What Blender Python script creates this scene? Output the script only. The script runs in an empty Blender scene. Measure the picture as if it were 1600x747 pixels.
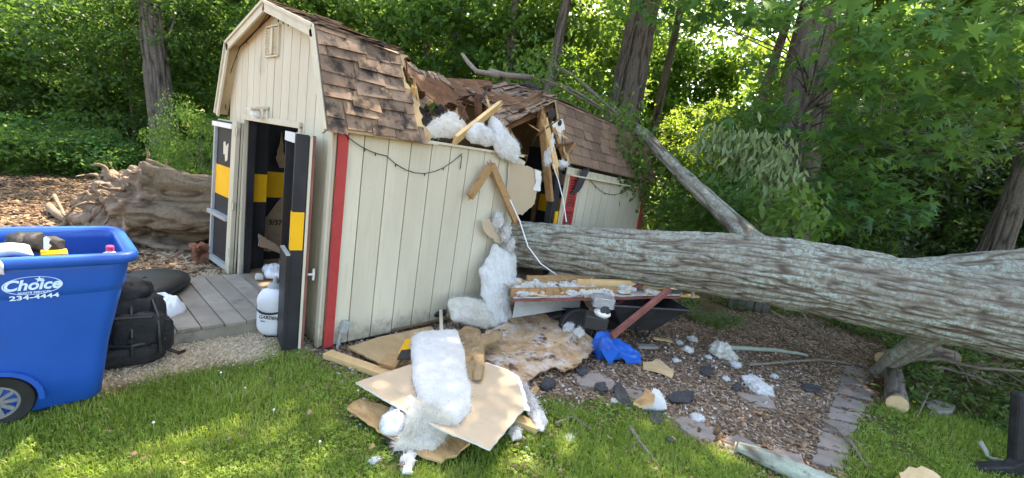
import bpy, bmesh, math, random
import numpy as np
from mathutils import Vector, Matrix, noise as mnoise
random.seed(7); rng = np.random.default_rng(7)
SC = bpy.context.scene
COL = SC.collection
V = Vector
# ------------------------------------------------------------------ camera, world, sun, exposure
CF = 695.844
CC = np.array([3.165, -1.529, 1.690])
yaw, pit, rol = 0.7260, -0.1805, 0.1486
CD = np.array([-math.sin(yaw)*math.cos(pit), math.cos(yaw)*math.cos(pit), math.sin(pit)])
_r = np.cross(CD, [0, 0, 1]); _r /= np.linalg.norm(_r); _u = np.cross(_r, CD)
CR = math.cos(rol)*_r + math.sin(rol)*_u
CU = -math.sin(rol)*_r + math.cos(rol)*_u
cam_d = bpy.data.cameras.new('camera'); cam = bpy.data.objects.new('camera', cam_d); COL.objects.link(cam)
cam_d.sensor_width = 36; cam_d.lens = CF/1600*36; cam_d.clip_start = 0.05; cam_d.clip_end = 500
cam.matrix_world = Matrix(((CR[0], CU[0], -CD[0], CC[0]), (CR[1], CU[1], -CD[1], CC[1]), (CR[2], CU[2], -CD[2], CC[2]), (0, 0, 0, 1)))
SC.camera = cam
SUN_EL, SUN_DIR = math.radians(57), V((-0.45, 0.89, 0)).normalized()     # horizontal direction towards the sun
world = bpy.data.worlds.new('World'); SC.world = world; world.use_nodes = True
wn = world.node_tree; bg = wn.nodes['Background']
sky = wn.nodes.new('ShaderNodeTexSky'); sky.sky_type = 'NISHITA'; sky.sun_disc = False
sky.sun_elevation = SUN_EL; sky.sun_rotation = math.atan2(SUN_DIR.x, SUN_DIR.y)
sky.dust_density = 2.0; sky.air_density = 1.0
wn.links.new(sky.outputs[0], bg.inputs[0]); bg.inputs[1].default_value = 0.15
sl = bpy.data.lights.new('sun', 'SUN'); sl.energy = 3.3; sl.angle = math.radians(0.53); sl.color = (1, .93, .82)
sun = bpy.data.objects.new('sun', sl); COL.objects.link(sun)
to_sun = V((SUN_DIR.x*math.cos(SUN_EL), SUN_DIR.y*math.cos(SUN_EL), math.sin(SUN_EL)))
sun.rotation_euler = to_sun.to_track_quat('Z', 'Y').to_euler(); sun.location = (0, 0, 20)
vs = SC.view_settings; vs.view_transform = 'Standard'; vs.look = 'None'; vs.gamma = 1; vs.use_curve_mapping = False
vs.exposure = 2.5
vs.use_white_balance = True; vs.white_balance_temperature = 7700; vs.white_balance_tint = 10
SC.render.engine = 'CYCLES'
cy = SC.cycles; cy.max_bounces = 7; cy.diffuse_bounces = 4; cy.glossy_bounces = 2; cy.transmission_bounces = 4; cy.transparent_max_bounces = 4
cy.use_denoising = True; cy.use_adaptive_sampling = True; cy.adaptive_threshold = 0.02
cy.sample_clamp_indirect = 6
# ------------------------------------------------------------------ helpers
def ray(px, py): return CD + CR*(px-800)/CF - CU*(py-373.5)/CF
def G(px, py, z=0.0):
    v = ray(px, py); return V(CC + v*(z-CC[2])/v[2])
def AX(px, py, x):
    v = ray(px, py); return V(CC + v*(x-CC[0])/v[0])
def AY(px, py, y):
    v = ray(px, py); return V(CC + v*(y-CC[1])/v[1])
def DEP(px, py, d): return V(CC + ray(px, py)*d)

def _h(ix, iy, iz, s):
    n = (ix*374761393 + iy*668265263 + iz*1274126177 + s*974634777) & 0xffffffff
    n = ((n ^ (n >> 13))*1274126177) & 0xffffffff
    return ((n ^ (n >> 16)) & 0xffff)/65535.0
def vnoise(P, s=0):
    P = np.asarray(P, float); i = np.floor(P).astype(np.int64); f = P-i; u = f*f*(3-2*f)
    r = 0
    for dx in (0, 1):
        wx = u[:, 0] if dx else 1-u[:, 0]
        for dy in (0, 1):
            wy = u[:, 1] if dy else 1-u[:, 1]
            for dz in (0, 1):
                wz = u[:, 2] if dz else 1-u[:, 2]
                r = r + wx*wy*wz*_h(i[:, 0]+dx, i[:, 1]+dy, i[:, 2]+dz, s)
    return r
def fbm(P, s=0, o=4):
    P = np.asarray(P, float); r = 0; a = .5; t = 0
    for k in range(o):
        r = r + a*vnoise(P*2**k, s+k); t += a; a *= .5
    return r/t

# ---------- materials
def _new(name):
    m = bpy.data.materials.new(name); m.use_nodes = True
    n = m.node_tree; n.nodes.clear()
    out = n.nodes.new('ShaderNodeOutputMaterial'); b = n.nodes.new('ShaderNodeBsdfPrincipled')
    n.links.new(b.outputs[0], out.inputs[0])
    return m, n, b, out
def c4(c): return (c[0], c[1], c[2], 1)
def noise_node(n, scale, detail=5, stretch=None, rough=.6, dist=0):
    tc = n.nodes.new('ShaderNodeTexCoord'); t = n.nodes.new('ShaderNodeTexNoise')
    t.inputs['Scale'].default_value = scale; t.inputs['Detail'].default_value = detail
    t.inputs['Roughness'].default_value = rough; t.inputs['Distortion'].default_value = dist
    if stretch:
        mp = n.nodes.new('ShaderNodeMapping'); mp.inputs['Scale'].default_value = stretch
        n.links.new(tc.outputs['Object'], mp.inputs[0]); n.links.new(mp.outputs[0], t.inputs['Vector'])
    else: n.links.new(tc.outputs['Object'], t.inputs['Vector'])
    return t
def ramp(n, src, stops):
    r = n.nodes.new('ShaderNodeValToRGB'); e = r.color_ramp.elements
    while len(e) < len(stops): e.new(.5)
    for k, (p, c) in enumerate(stops): e[k].position = p; e[k].color = c4(c)
    n.links.new(src, r.inputs[0]); return r
def mixc(n, a, b, fac, mode='MIX'):
    m = n.nodes.new('ShaderNodeMix'); m.data_type = 'RGBA'; m.blend_type = mode
    for s, v in ((m.inputs[6], a), (m.inputs[7], b)):
        if isinstance(v, tuple): s.default_value = c4(v)
        else: n.links.new(v, s)
    if isinstance(fac, float): m.inputs[0].default_value = fac
    else: n.links.new(fac, m.inputs[0])
    return m.outputs[2]
def attr(n, name):
    a = n.nodes.new('ShaderNodeAttribute'); a.attribute_name = name; return a.outputs['Fac']
def mat(name, stops, scale=6, detail=5, rough=.8, stretch=None, bump=0, bscale=None, bstretch=None, tint=None, over=None, spec=.3, metal=0, dist=0):
    """stops: noise colour ramp; tint: colour multiplied in by the 'tint' attribute 0..1; over: (colour, scale, lo, hi) patches"""
    m, n, b, out = _new(name)
    t = noise_node(n, scale, detail, stretch, dist=dist)
    c = ramp(n, t.outputs[0], stops).outputs[0]
    if over:
        for col, sc, lo, hi in over:
            t2 = noise_node(n, sc, 6, rough=.65)
            f = ramp(n, t2.outputs[0], [(lo, (0, 0, 0)), (hi, (1, 1, 1))])
            c = mixc(n, c, col, f.outputs[0])
    if tint:
        r = ramp(n, attr(n, 'tint'), [(i/(len(tint)-1), q) for i, q in enumerate(tint)])
        c = mixc(n, c, r.outputs[0], 1.0, 'MULTIPLY')
    n.links.new(c, b.inputs['Base Color'])
    b.inputs['Roughness'].default_value = rough; b.inputs['Specular IOR Level'].default_value = spec; b.inputs['Metallic'].default_value = metal
    if bump:
        t3 = noise_node(n, bscale or scale*4, 6, bstretch or stretch)
        bp = n.nodes.new('ShaderNodeBump'); bp.inputs['Strength'].default_value = bump; bp.inputs['Distance'].default_value = .01
        n.links.new(t3.outputs[0], bp.inputs['Height']); n.links.new(bp.outputs[0], b.inputs['Normal'])
    return m
def leafmat(name, cols, trans=.5, tcol=(.24, .42, .06), rough=.5):
    m, n, b, out = _new(name)
    r = ramp(n, attr(n, 'tint'), [(i/(len(cols)-1), q) for i, q in enumerate(cols)])
    oi = n.nodes.new('ShaderNodeObjectInfo')
    hs = n.nodes.new('ShaderNodeHueSaturation')
    mr = n.nodes.new('ShaderNodeMapRange'); mr.inputs[3].default_value = .47; mr.inputs[4].default_value = .52
    n.links.new(oi.outputs['Random'], mr.inputs[0]); n.links.new(mr.outputs[0], hs.inputs['Hue'])
    n.links.new(r.outputs[0], hs.inputs['Color'])
    n.links.new(hs.outputs[0], b.inputs['Base Color']); b.inputs['Roughness'].default_value = rough; b.inputs['Specular IOR Level'].default_value = .35
    tr = n.nodes.new('ShaderNodeBsdfTranslucent')
    n.links.new(mixc(n, hs.outputs[0], tcol, .62), tr.inputs[0])
    mx = n.nodes.new('ShaderNodeMixShader'); mx.inputs[0].default_value = trans
    n.links.new(b.outputs[0], mx.inputs[1]); n.links.new(tr.outputs[0], mx.inputs[2]); n.links.new(mx.outputs[0], out.inputs[0])
    return m
def fluff(name, col, col2, trans=.35):
    m, n, b, out = _new(name)
    t = noise_node(n, 9, 6); c = ramp(n, t.outputs[0], [(.3, col2), (.6, col)]).outputs[0]
    ts = noise_node(n, 55, 3); c = mixc(n, c, (.22, .17, .12), ramp(n, ts.outputs[0], [(.715, (0, 0, 0)), (.74, (.85, .85, .85))]).outputs[0])
    n.links.new(c, b.inputs['Base Color']); b.inputs['Roughness'].default_value = .95; b.inputs['Specular IOR Level'].default_value = .05
    t3 = noise_node(n, 70, 6); bp = n.nodes.new('ShaderNodeBump'); bp.inputs['Strength'].default_value = .35; bp.inputs['Distance'].default_value = .010
    n.links.new(t3.outputs[0], bp.inputs['Height']); n.links.new(bp.outputs[0], b.inputs['Normal'])
    tr = n.nodes.new('ShaderNodeBsdfTranslucent'); n.links.new(c, tr.inputs[0])
    mx = n.nodes.new('ShaderNodeMixShader'); mx.inputs[0].default_value = trans
    n.links.new(b.outputs[0], mx.inputs[1]); n.links.new(tr.outputs[0], mx.inputs[2]); n.links.new(mx.outputs[0], out.inputs[0])
    return m
M = {}
M['cream'] = mat('cream_siding_paint', [(.3, (.56, .51, .39)), (.7, (.66, .61, .48))], 3, 6, .75, (1, 1, .25), .25, 60, (1, 1, .15), over=[((.36, .33, .25), 1.7, .66, .82)], tint=[(.90, .895, .88), (1, 1, 1)])
def splash(m):
    n = m.node_tree; b = [q for q in n.nodes if q.type == 'BSDF_PRINCIPLED'][0]; src = b.inputs['Base Color'].links[0].from_socket
    tc = n.nodes.new('ShaderNodeTexCoord'); sp = n.nodes.new('ShaderNodeSeparateXYZ'); n.links.new(tc.outputs['Object'], sp.inputs[0])
    ad = n.nodes.new('ShaderNodeMath'); ad.operation = 'MULTIPLY_ADD'; t = noise_node(n, 14, 6, rough=.7); n.links.new(t.outputs[0], ad.inputs[0]); ad.inputs[1].default_value = .55; n.links.new(sp.outputs[2], ad.inputs[2])
    f = ramp(n, ad.outputs[0], [(.28, (.75, .75, .75)), (.46, (0, 0, 0))])
    t2 = noise_node(n, 5, 7, (5, 5, .35), .7); f2 = ramp(n, t2.outputs[0], [(.54, (0, 0, 0)), (.80, (.55, .55, .55))])
    t3 = noise_node(n, 42, 3, (1, 1, .6)); f3 = ramp(n, t3.outputs[0], [(.74, (0, 0, 0)), (.77, (.8, .8, .8))])
    c = mixc(n, mixc(n, mixc(n, src, (.42, .36, .25), f2.outputs[0]), (.25, .20, .14), f.outputs[0]), (.30, .25, .18), f3.outputs[0]); n.links.new(c, b.inputs['Base Color'])
splash(M['cream'])
M['creamtrim'] = mat('cream_trim_paint', [(.3, (.52, .47, .35)), (.7, (.62, .57, .44))], 5, 6, .7, None, .15, 50, over=[((.30, .26, .19), 9, .66, .78)])
M['groove'] = mat('groove_shadow_wood', [(.3, (.16, .13, .09)), (.7, (.26, .22, .16))], 8)
M['soffit'] = mat('raw_soffit_wood', [(.3, (.45, .33, .18)), (.7, (.58, .46, .28))], 6, 5, .8, (1, 1, .3))
M['red'] = mat('barn_red_paint', [(.3, (.36, .035, .035)), (.7, (.46, .055, .05))], 5, 6, .55, None, .1, 60, over=[((.5, .35, .32), 14, .68, .75)])
M['black'] = mat('black_paint', [(.3, (.012, .013, .016)), (.7, (.03, .03, .035))], 4, 6, .5, None, .1, 40, over=[((.10, .10, .10), 16, .7, .78)])
M['yellow'] = mat('safety_yellow_paint', [(.3, (.78, .40, .01)), (.7, (.86, .47, .015))], 4, 5, .5)
M['lumber'] = mat('pine_lumber', [(.25, (.52, .32, .14)), (.5, (.66, .45, .22)), (.75, (.58, .37, .17))], 5, 6, .7, (1, 1, 1), .15, 40, dist=1.2)
M['oldwood'] = mat('weathered_stud', [(.25, (.22, .12, .055)), (.5, (.40, .24, .11)), (.75, (.16, .08, .035))], 6, 7, .75, None, .3, 50, dist=1.5)
M['darkwood'] = mat('water_stained_sheathing', [(.25, (.045, .018, .008)), (.5, (.12, .05, .02)), (.75, (.22, .11, .05))], 4, 7, .75, (.6, 2, 2), .4, 30, dist=1)
M['ply'] = mat('plywood_face', [(.3, (.40, .27, .14)), (.7, (.52, .37, .20))], 4, 6, .75, (1, 3, 1), .2, 40, over=[((.25, .16, .08), 5, .58, .75)])
M['rustply'] = mat('stained_plywood', [(.28, (.22, .125, .06)), (.5, (.43, .275, .145)), (.72, (.56, .42, .27))], 5.5, 8, .8, None, .5, 30, over=[((.50, .47, .45), 9, .50, .66), ((.10, .05, .03), 7, .56, .66), ((.48, .45, .43), 32, .58, .66)], dist=.8)
M['osb'] = mat('plywood_underside', [(.3, (.22, .12, .05)), (.55, (.40, .25, .11)), (.75, (.50, .36, .2))], 9, 6, .8, (1, 2.5, 1), .3, 30)
M['kraft'] = mat('drywall_paper', [(.3, (.47, .36, .245)), (.7, (.53, .42, .29))], 2.5, 5, .85, None, .06, 50, over=[((.38, .28, .18), 2.6, .58, .76), ((.62, .58, .52), 34, .70, .73), ((.20, .14, .09), 26, .71, .75)])
M['gypsum'] = mat('gypsum_edge', [(.3, (.66, .65, .62)), (.7, (.82, .81, .78))], 12, 5, .9, None, .3, 60)
M['card'] = mat('brown_board', [(.3, (.30, .20, .12)), (.7, (.38, .27, .17))], 4, 5, .85, (1, 1, 6), .15, 40)
M['deck'] = mat('grey_weathered_planks', [(.25, (.25, .215, .17)), (.55, (.37, .325, .26)), (.8, (.45, .40, .33))], 4, 7, .85, None, .35, 30, over=[((.16, .14, .12), 2.5, .6, .75)], tint=[(.75, .74, .72), (1, 1, 1)])
SH_T = [(.62, .60, .60), (.85, .84, .84), (1, 1, 1), (1.0, .93, .85)]
M['shingle'] = mat('weathered_brown_shingles', [(.30, (.19, .13, .092)), (.55, (.315, .22, .155)), (.75, (.245, .17, .12))], 5, 6, .9, None, .4, 160, tint=SH_T, over=[((.05, .038, .031), 8, .46, .60), ((.34, .255, .195), 5, .60, .75)])
M['shingle2'] = mat('brown_shingles', [(.3, (.18, .118, .083)), (.7, (.265, .175, .125))], 5, 6, .9, None, .4, 160, tint=SH_T, over=[((.06, .045, .04), 3.0, .64, .70)])
M['felt'] = mat('black_roof_felt', [(.3, (.025, .022, .02)), (.7, (.06, .05, .045))], 8, 5, .9, None, .3, 60)
M['charcoal'] = mat('charcoal_shingle', [(.3, (.035, .035, .038)), (.7, (.075, .075, .08))], 40, 5, .9, None, .5, 150)
M['insul'] = fluff('white_fibreglass', (.90, .91, .91), (.80, .81, .80), .45)
M['insul2'] = fluff('dirty_fibreglass', (.78, .77, .75), (.5, .48, .45), .3)
M['yinsul'] = fluff('aged_fibreglass', (.88, .87, .82), (.74, .71, .63), .45)
M['blue'] = mat('blue_plastic', [(.3, (.003, .078, .38)), (.7, (.005, .095, .45))], 3, 5, .40, None, .05, 30, spec=.5, over=[((.02, .12, .45), 1.5, .6, .9), ((.10, .15, .28), 16, .68, .8)])
M['tarp'] = mat('blue_tarp', [(.3, (.004, .10, .50)), (.7, (.009, .15, .62))], 5, 4, .3, None, .25, 12, spec=.5)
M['white'] = mat('white_plastic', [(.3, (.72, .74, .78)), (.7, (.82, .84, .87))], 5, 4, .4)
M['decal'] = mat('pale_blue_print', [(.3, (.58, .78, .95)), (.7, (.66, .84, .98))], 9, 3, .5)
M['pink'] = mat('pink_cap_plastic', [(.3, (.75, .05, .12)), (.7, (.82, .08, .16))], 5, 3, .4)
M['nylon'] = mat('black_nylon', [(.3, (.012, .012, .013)), (.7, (.03, .03, .032))], 12, 6, .6, None, .5, 45)
M['rubber'] = mat('black_rubber', [(.3, (.015, .015, .016)), (.7, (.03, .03, .031))], 10, 5, .55, None, .1, 60)
M['case'] = mat('black_shell_plastic', [(.3, (.016, .017, .019)), (.7, (.028, .03, .033))], 6, 5, .42, None, .15, 120, spec=.5)
M['grey'] = mat('grey_pvc', [(.3, (.30, .32, .32)), (.7, (.38, .40, .40))], 6, 4, .5)
M['metal'] = mat('dull_grey_metal', [(.3, (.30, .31, .33)), (.7, (.48, .49, .51))], 20, 4, .45, metal=.6)
M['whitemetal'] = mat('white_enamel', [(.3, (.68, .68, .66)), (.7, (.8, .8, .78))], 8, 4, .4)
M['jacket'] = mat('tan_canvas', [(.3, (.24, .16, .085)), (.7, (.34, .24, .135))], 6, 6, .9, None, .3, 60)
M['conc'] = mat('grey_concrete_paver', [(.3, (.235, .21, .19)), (.7, (.34, .30, .27))], 7, 6, .9, None, .4, 60, over=[((.16, .15, .14), 3, .6, .75)], tint=[(.8, .78, .78), (1.05, 1, .98)])
M['inside'] = mat('inner_rafter_wood', [(.3, (.16, .09, .04)), (.7, (.30, .18, .09))], 6, 6, .8)
BK = [(.25, (.085, .068, .052)), (.5, (.19, .155, .125)), (.75, (.30, .255, .215))]
def barkmat(name, inner, ridge, lichen, cover, moss):
    m, n, b, out = _new(name)
    t = noise_node(n, 26, 6); rc = ramp(n, t.outputs[0], [(.3, tuple(q*.7 for q in ridge)), (.6, ridge), (.8, tuple(min(1, q*1.25) for q in ridge))]).outputs[0]
    t2 = noise_node(n, 24, 8, rough=.75); f2 = ramp(n, t2.outputs[0], [(cover, (0, 0, 0)), (cover+.07, (1, 1, 1))]).outputs[0]
    t4 = noise_node(n, 2.3, 4); f4 = ramp(n, t4.outputs[0], [(.30, (.15, .15, .15)), (.56, (1, 1, 1))]).outputs[0]
    h = attr(n, 'tint'); hr = ramp(n, h, [(.25, (0, 0, 0)), (.55, (1, 1, 1))]).outputs[0]
    f = mixc(n, mixc(n, f2, f4, 1.0, 'MULTIPLY'), hr, 1.0, 'MULTIPLY')
    lc = ramp(n, noise_node(n, 60, 4).outputs[0], [(.3, tuple(q*.8 for q in lichen)), (.7, lichen)]).outputs[0]
    c = mixc(n, rc, lc, f)
    if moss:
        t5 = noise_node(n, 1.6, 6); f5 = ramp(n, t5.outputs[0], [(.61, (0, 0, 0)), (.69, (1, 1, 1))]).outputs[0]; c = mixc(n, c, (.085, .085, .035), f5)
    c = mixc(n, inner, c, ramp(n, h, [(.05, (0, 0, 0)), (.42, (1, 1, 1))]).outputs[0])
    n.links.new(c, b.inputs['Base Color']); b.inputs['Roughness'].default_value = .92; b.inputs['Specular IOR Level'].default_value = .12
    t3 = noise_node(n, 75, 6); bp = n.nodes.new('ShaderNodeBump'); bp.inputs['Strength'].default_value = .8; bp.inputs['Distance'].default_value = .012
    n.links.new(t3.outputs[0], bp.inputs['Height']); n.links.new(bp.outputs[0], b.inputs['Normal'])
    return m
M['bark'] = barkmat('grey_furrowed_bark', (.09, .072, .055), (.25, .22, .175), (.37, .43, .37), .47, True)
M['rootbark'] = barkmat('olive_brown_root_bark', (.05, .036, .026), (.165, .128, .088), (.23, .24, .17), .58, True)
M['lichenlog'] = barkmat('lichen_covered_bark', (.10, .09, .07), (.25, .25, .20), (.42, .48, .40), .36, False)
M['stick'] = barkmat('grey_stick_bark', (.07, .055, .045), (.25, .21, .17), (.36, .38, .32), .62, False)
M['spoke'] = mat('grey_wheel_plastic', [(.3, (.16, .16, .165)), (.7, (.22, .22, .225))], 9, 4, .5)
M['dirtgyp'] = mat('dirty_gypsum', [(.3, (.34, .31, .29)), (.6, (.56, .53, .50))], 12, 6, .9, None, .3, 60, over=[((.22, .12, .08), 8, .58, .7)])
M['dullred'] = mat('faded_red_siding', [(.3, (.16, .055, .045)), (.7, (.26, .10, .08))], 8, 6, .8, None, .2, 50)
M['dullwhite'] = mat('dusty_white_siding', [(.3, (.34, .34, .33)), (.7, (.48, .48, .46))], 6, 6, .7)
M['treebark'] = barkmat('dark_tree_bark', (.03, .024, .019), (.135, .115, .095), (.22, .24, .20), .60, False)
M['root'] = mat('earthy_root_wood', [(.25, (.10, .068, .045)), (.5, (.21, .155, .11)), (.8, (.34, .265, .20))], 7, 7, .9, None, .9, 40)
M['cut'] = mat('fresh_cut_wood', [(.3, (.50, .34, .18)), (.7, (.62, .46, .27))], 10, 5, .8)
M['redrot'] = mat('red_rotten_wood', [(.3, (.12, .045, .028)), (.7, (.25, .11, .065))], 8, 6, .85, None, .5, 30)
M['greypicket'] = mat('grey_picket_wood', [(.3, (.07, .065, .06)), (.7, (.14, .13, .12))], 6, 6, .85, (1, 1, .3))
M['leaf_d'] = leafmat('oak_leaves', [(.016, .054, .018), (.028, .088, .024), (.047, .128, .03), (.08, .17, .036)], .5)
M['leaf_k'] = leafmat('shade_darkened_leaves', [(.006, .02, .006), (.011, .034, .009), (.02, .055, .013), (.04, .09, .02)], .18)  # near-black leaf colour: deep shade of the right woods painted in
M['leaf_m'] = leafmat('maple_leaves', [(.026, .08, .023), (.046, .125, .029), (.075, .175, .036), (.125, .225, .045)], .5)
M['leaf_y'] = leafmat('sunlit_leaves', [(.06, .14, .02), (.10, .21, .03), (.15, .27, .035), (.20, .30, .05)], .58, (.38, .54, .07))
M['leaf_s'] = leafmat('sweetgum_leaves', [(.015, .064, .026), (.032, .11, .035), (.06, .17, .045), (.14, .29, .075)], .42, (.3, .5, .08))
M['leaf_p'] = leafmat('pale_leaf_undersides', [(.13, .22, .09), (.22, .32, .15), (.30, .40, .20)], .35, (.4, .5, .15))
M['leaf_f'] = leafmat('wilting_leaves', [(.035, .08, .02), (.065, .13, .03), (.11, .19, .05), (.18, .25, .11)], .3)
M['grass'] = leafmat('lawn_grass', [(.14, .21, .035), (.22, .33, .05), (.33, .41, .08), (.46, .41, .20)], .4, (.4, .55, .06), .45)
M['clover'] = leafmat('clover_leaves', [(.11, .24, .035), (.19, .35, .05), (.29, .43, .08)], .35, (.35, .55, .05), .5)
M['chips'] = mat('wood_chip_mulch', [(.3, (.8, .8, .8)), (.7, (1, 1, 1))], 30, 3, .9, tint=[(.10, .065, .042), (.27, .175, .115), (.42, .285, .185), (.50, .43, .36), (.60, .41, .23)])
M['peb'] = mat('pea_gravel', [(.3, (.8, .8, .8)), (.7, (1, 1, 1))], 30, 3, .9, tint=[(.27, .20, .125), (.52, .41, .27), (.68, .56, .39), (.76, .67, .52)])
M['litter'] = mat('dry_leaf_litter', [(.3, (.8, .8, .8)), (.7, (1, 1, 1))], 30, 3, .9, tint=[(.08, .05, .03), (.20, .125, .07), (.31, .21, .13), (.40, .28, .18)])
M['petal'] = mat('white_petals', [(.3, (.75, .75, .72)), (.7, (.85, .85, .82))], 8)
M['dandelion'] = mat('yellow_petals', [(.3, (.8, .62, .02)), (.7, (.85, .7, .03))], 8)
# ---------- mesh building
ORG = {}                                        # object name -> absolute origin
class MB:
    def __init__(s): s.v = []; s.f = []; s.m = []; s.t = []
    def add(s, vs, fs, m=0, t=.5):
        o = len(s.v); s.v += [tuple(q) for q in vs]
        for f in fs: s.f.append(tuple(i+o for i in f)); s.m.append(m); s.t.append(t)
        return s
    def box(s, c, size, R=None, m=0, t=.5):
        x, y, z = (q/2 for q in size); c = V(c)
        vs = [V((a*x, b*y, d*z)) for d in (-1, 1) for b in (-1, 1) for a in (-1, 1)]
        if R is not None: vs = [R @ q for q in vs]
        return s.add([q+c for q in vs], [(0, 2, 3, 1), (4, 5, 7, 6), (0, 1, 5, 4), (2, 6, 7, 3), (0, 4, 6, 2), (1, 3, 7, 5)], m, t)
    def beam(s, a, b, w, h, up=(0, 0, 1), m=0, t=.5):
        a, b = V(a), V(b); d = (b-a).normalized(); sd = d.cross(V(up)).normalized(); u = sd.cross(d)
        vs = [p+sd*i*w/2+u*j*h/2 for p in (a, b) for i, j in ((-1, -1), (1, -1), (1, 1), (-1, 1))]
        return s.add(vs, [(3, 2, 1, 0), (4, 5, 6, 7), (0, 1, 5, 4), (1, 2, 6, 5), (2, 3, 7, 6), (3, 0, 4, 7)], m, t)
    def splinter(s, a, b, w, h, up=(0, 0, 1), m=0, n=9, L=.16, bar=True):
        """lumber with a torn end: several long wedges past the end b"""
        if bar: s.beam(a, b, w, h, up, m)
        a, b = V(a), V(b); d = (b-a).normalized(); sd = d.cross(V(up)).normalized(); u = sd.cross(d)
        for k in range(n):
            p = b-d*.02+sd*random.uniform(-.42, .42)*w+u*random.uniform(-.42, .42)*h
            q = p+d*random.uniform(.25, 1)*L+sd*random.uniform(-.01, .01); r = random.uniform(.004, .5*min(w, h))/2+.003
            vs = [p+sd*r, p+u*r, p-sd*r, p-u*r, q]; s.add(vs, [(0, 1, 4), (1, 2, 4), (2, 3, 4), (3, 0, 4)], m)
        return s
    def tube(s, pts, rad, seg=8, cap=True, m=0, t=.5, wob=0, seed=0):
        pts = [V(p) for p in pts]; n = len(pts)
        if not hasattr(rad, '__len__'): rad = [rad]*n
        ref = V((0, 0, 1)); rings = []
        for i, p in enumerate(pts):
            d = (pts[min(i+1, n-1)]-pts[max(i-1, 0)]).normalized()
            if abs(d.dot(ref)) > .95: ref = V((1, .2, 0))
            x = d.cross(ref).normalized(); y = x.cross(d)
            rings.append([p+(x*math.cos(2*math.pi*k/seg)+y*math.sin(2*math.pi*k/seg))*rad[i]*(1+(wob*mnoise.noise(V((k*1.7, i*.6, seed))) if wob else 0)) for k in range(seg)])
        vs = [q for r in rings for q in r]
        fs = [(i*seg+k, i*seg+(k+1) % seg, (i+1)*seg+(k+1) % seg, (i+1)*seg+k) for i in range(n-1) for k in range(seg)]
        if cap: fs += [tuple(range(seg))[::-1], tuple((n-1)*seg+k for k in range(seg))]
        return s.add(vs, fs, m, t)
    def prism(s, poly, off, m=0, me=None, mb=None, t=.5):
        """polygon of 3-D points pushed along vector off; front face at poly+off"""
        n = len(poly); off = V(off); a = [V(p) for p in poly]; b = [p+off for p in a]
        o = len(s.v); s.v += [tuple(q) for q in a+b]
        s.f.append(tuple(o+i for i in range(n))[::-1]); s.m.append(m if mb is None else mb); s.t.append(t)
        s.f.append(tuple(o+n+i for i in range(n))); s.m.append(m); s.t.append(t)
        for i in range(n):
            j = (i+1) % n; s.f.append((o+i, o+j, o+n+j, o+n+i)); s.m.append(m if me is None else me); s.t.append(t)
        return s
    def lathe(s, prof, c, seg=24, axis=(0, 0, 1), m=0, t=.5, ring=False):
        ax = V(axis).normalized(); ref = V((1, 0, 0)) if abs(ax.x) < .9 else V((0, 1, 0)); x = ax.cross(ref).normalized(); y = ax.cross(x); c = V(c)
        vs = [c+ax*h+(x*math.cos(2*math.pi*k/seg)+y*math.sin(2*math.pi*k/seg))*r for r, h in prof for k in range(seg)]
        fs = [(i*seg+k, i*seg+(k+1) % seg, (i+1)*seg+(k+1) % seg, (i+1)*seg+k) for i in range(len(prof)-1) for k in range(seg)]
        if ring: L_ = (len(prof)-1)*seg; fs += [(L_+k, L_+(k+1) % seg, (k+1) % seg, k) for k in range(seg)]
        else: fs += [tuple(range(seg))[::-1], tuple((len(prof)-1)*seg+k for k in range(seg))]
        return s.add(vs, fs, m, t)
    def arr(s, P, F, m=0, t=.5):
        return s.add(P.tolist(), F.tolist(), m, t)
    def build(s, name, mats, parent=None, smooth=False, loc=None, bevel=0):
        if not isinstance(mats, (list, tuple)): mats = [mats]
        P = np.array(s.v, float)
        if parent is not None: org = ORG[parent.name]; 
        elif loc is not None: org = V(loc)
        else: org = V(((P[:, 0].min()+P[:, 0].max())/2, (P[:, 1].min()+P[:, 1].max())/2, P[:, 2].min()))
        me = bpy.data.meshes.new(name); me.from_pydata((P-np.array(org)).tolist(), [], s.f)
        for q in mats: me.materials.append(M[q] if isinstance(q, str) else q)
        me.polygons.foreach_set('material_index', s.m)
        a = me.attributes.new('tint', 'FLOAT', 'FACE'); a.data.foreach_set('value', s.t)
        if smooth: me.polygons.foreach_set('use_smooth', [True]*len(s.f))
        me.update()
        o = bpy.data.objects.new(name, me); COL.objects.link(o)
        if parent is not None: o.parent = parent
        else: o.location = org
        ORG[o.name] = org
        if bevel:
            b = o.modifiers.new('bevel', 'BEVEL'); b.width = bevel; b.segments = 2; b.limit_method = 'ANGLE'
        return o
def mesh_np(name, P, F, mats, tint=None, parent=None, smooth=False, loc=None, mi=None):
    P = np.asarray(P, float); F = np.asarray(F, np.int32)
    if parent is not None: org = ORG[parent.name]
    elif loc is not None: org = V(loc)
    else: org = V(((P[:, 0].min()+P[:, 0].max())/2, (P[:, 1].min()+P[:, 1].max())/2, P[:, 2].min()))
    me = data_np(name, P-np.array(org), F, mats, tint, smooth)
    o = bpy.data.objects.new(name, me); COL.objects.link(o)
    if parent is not None: o.parent = parent
    else: o.location = org
    ORG[o.name] = org
    return o
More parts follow.
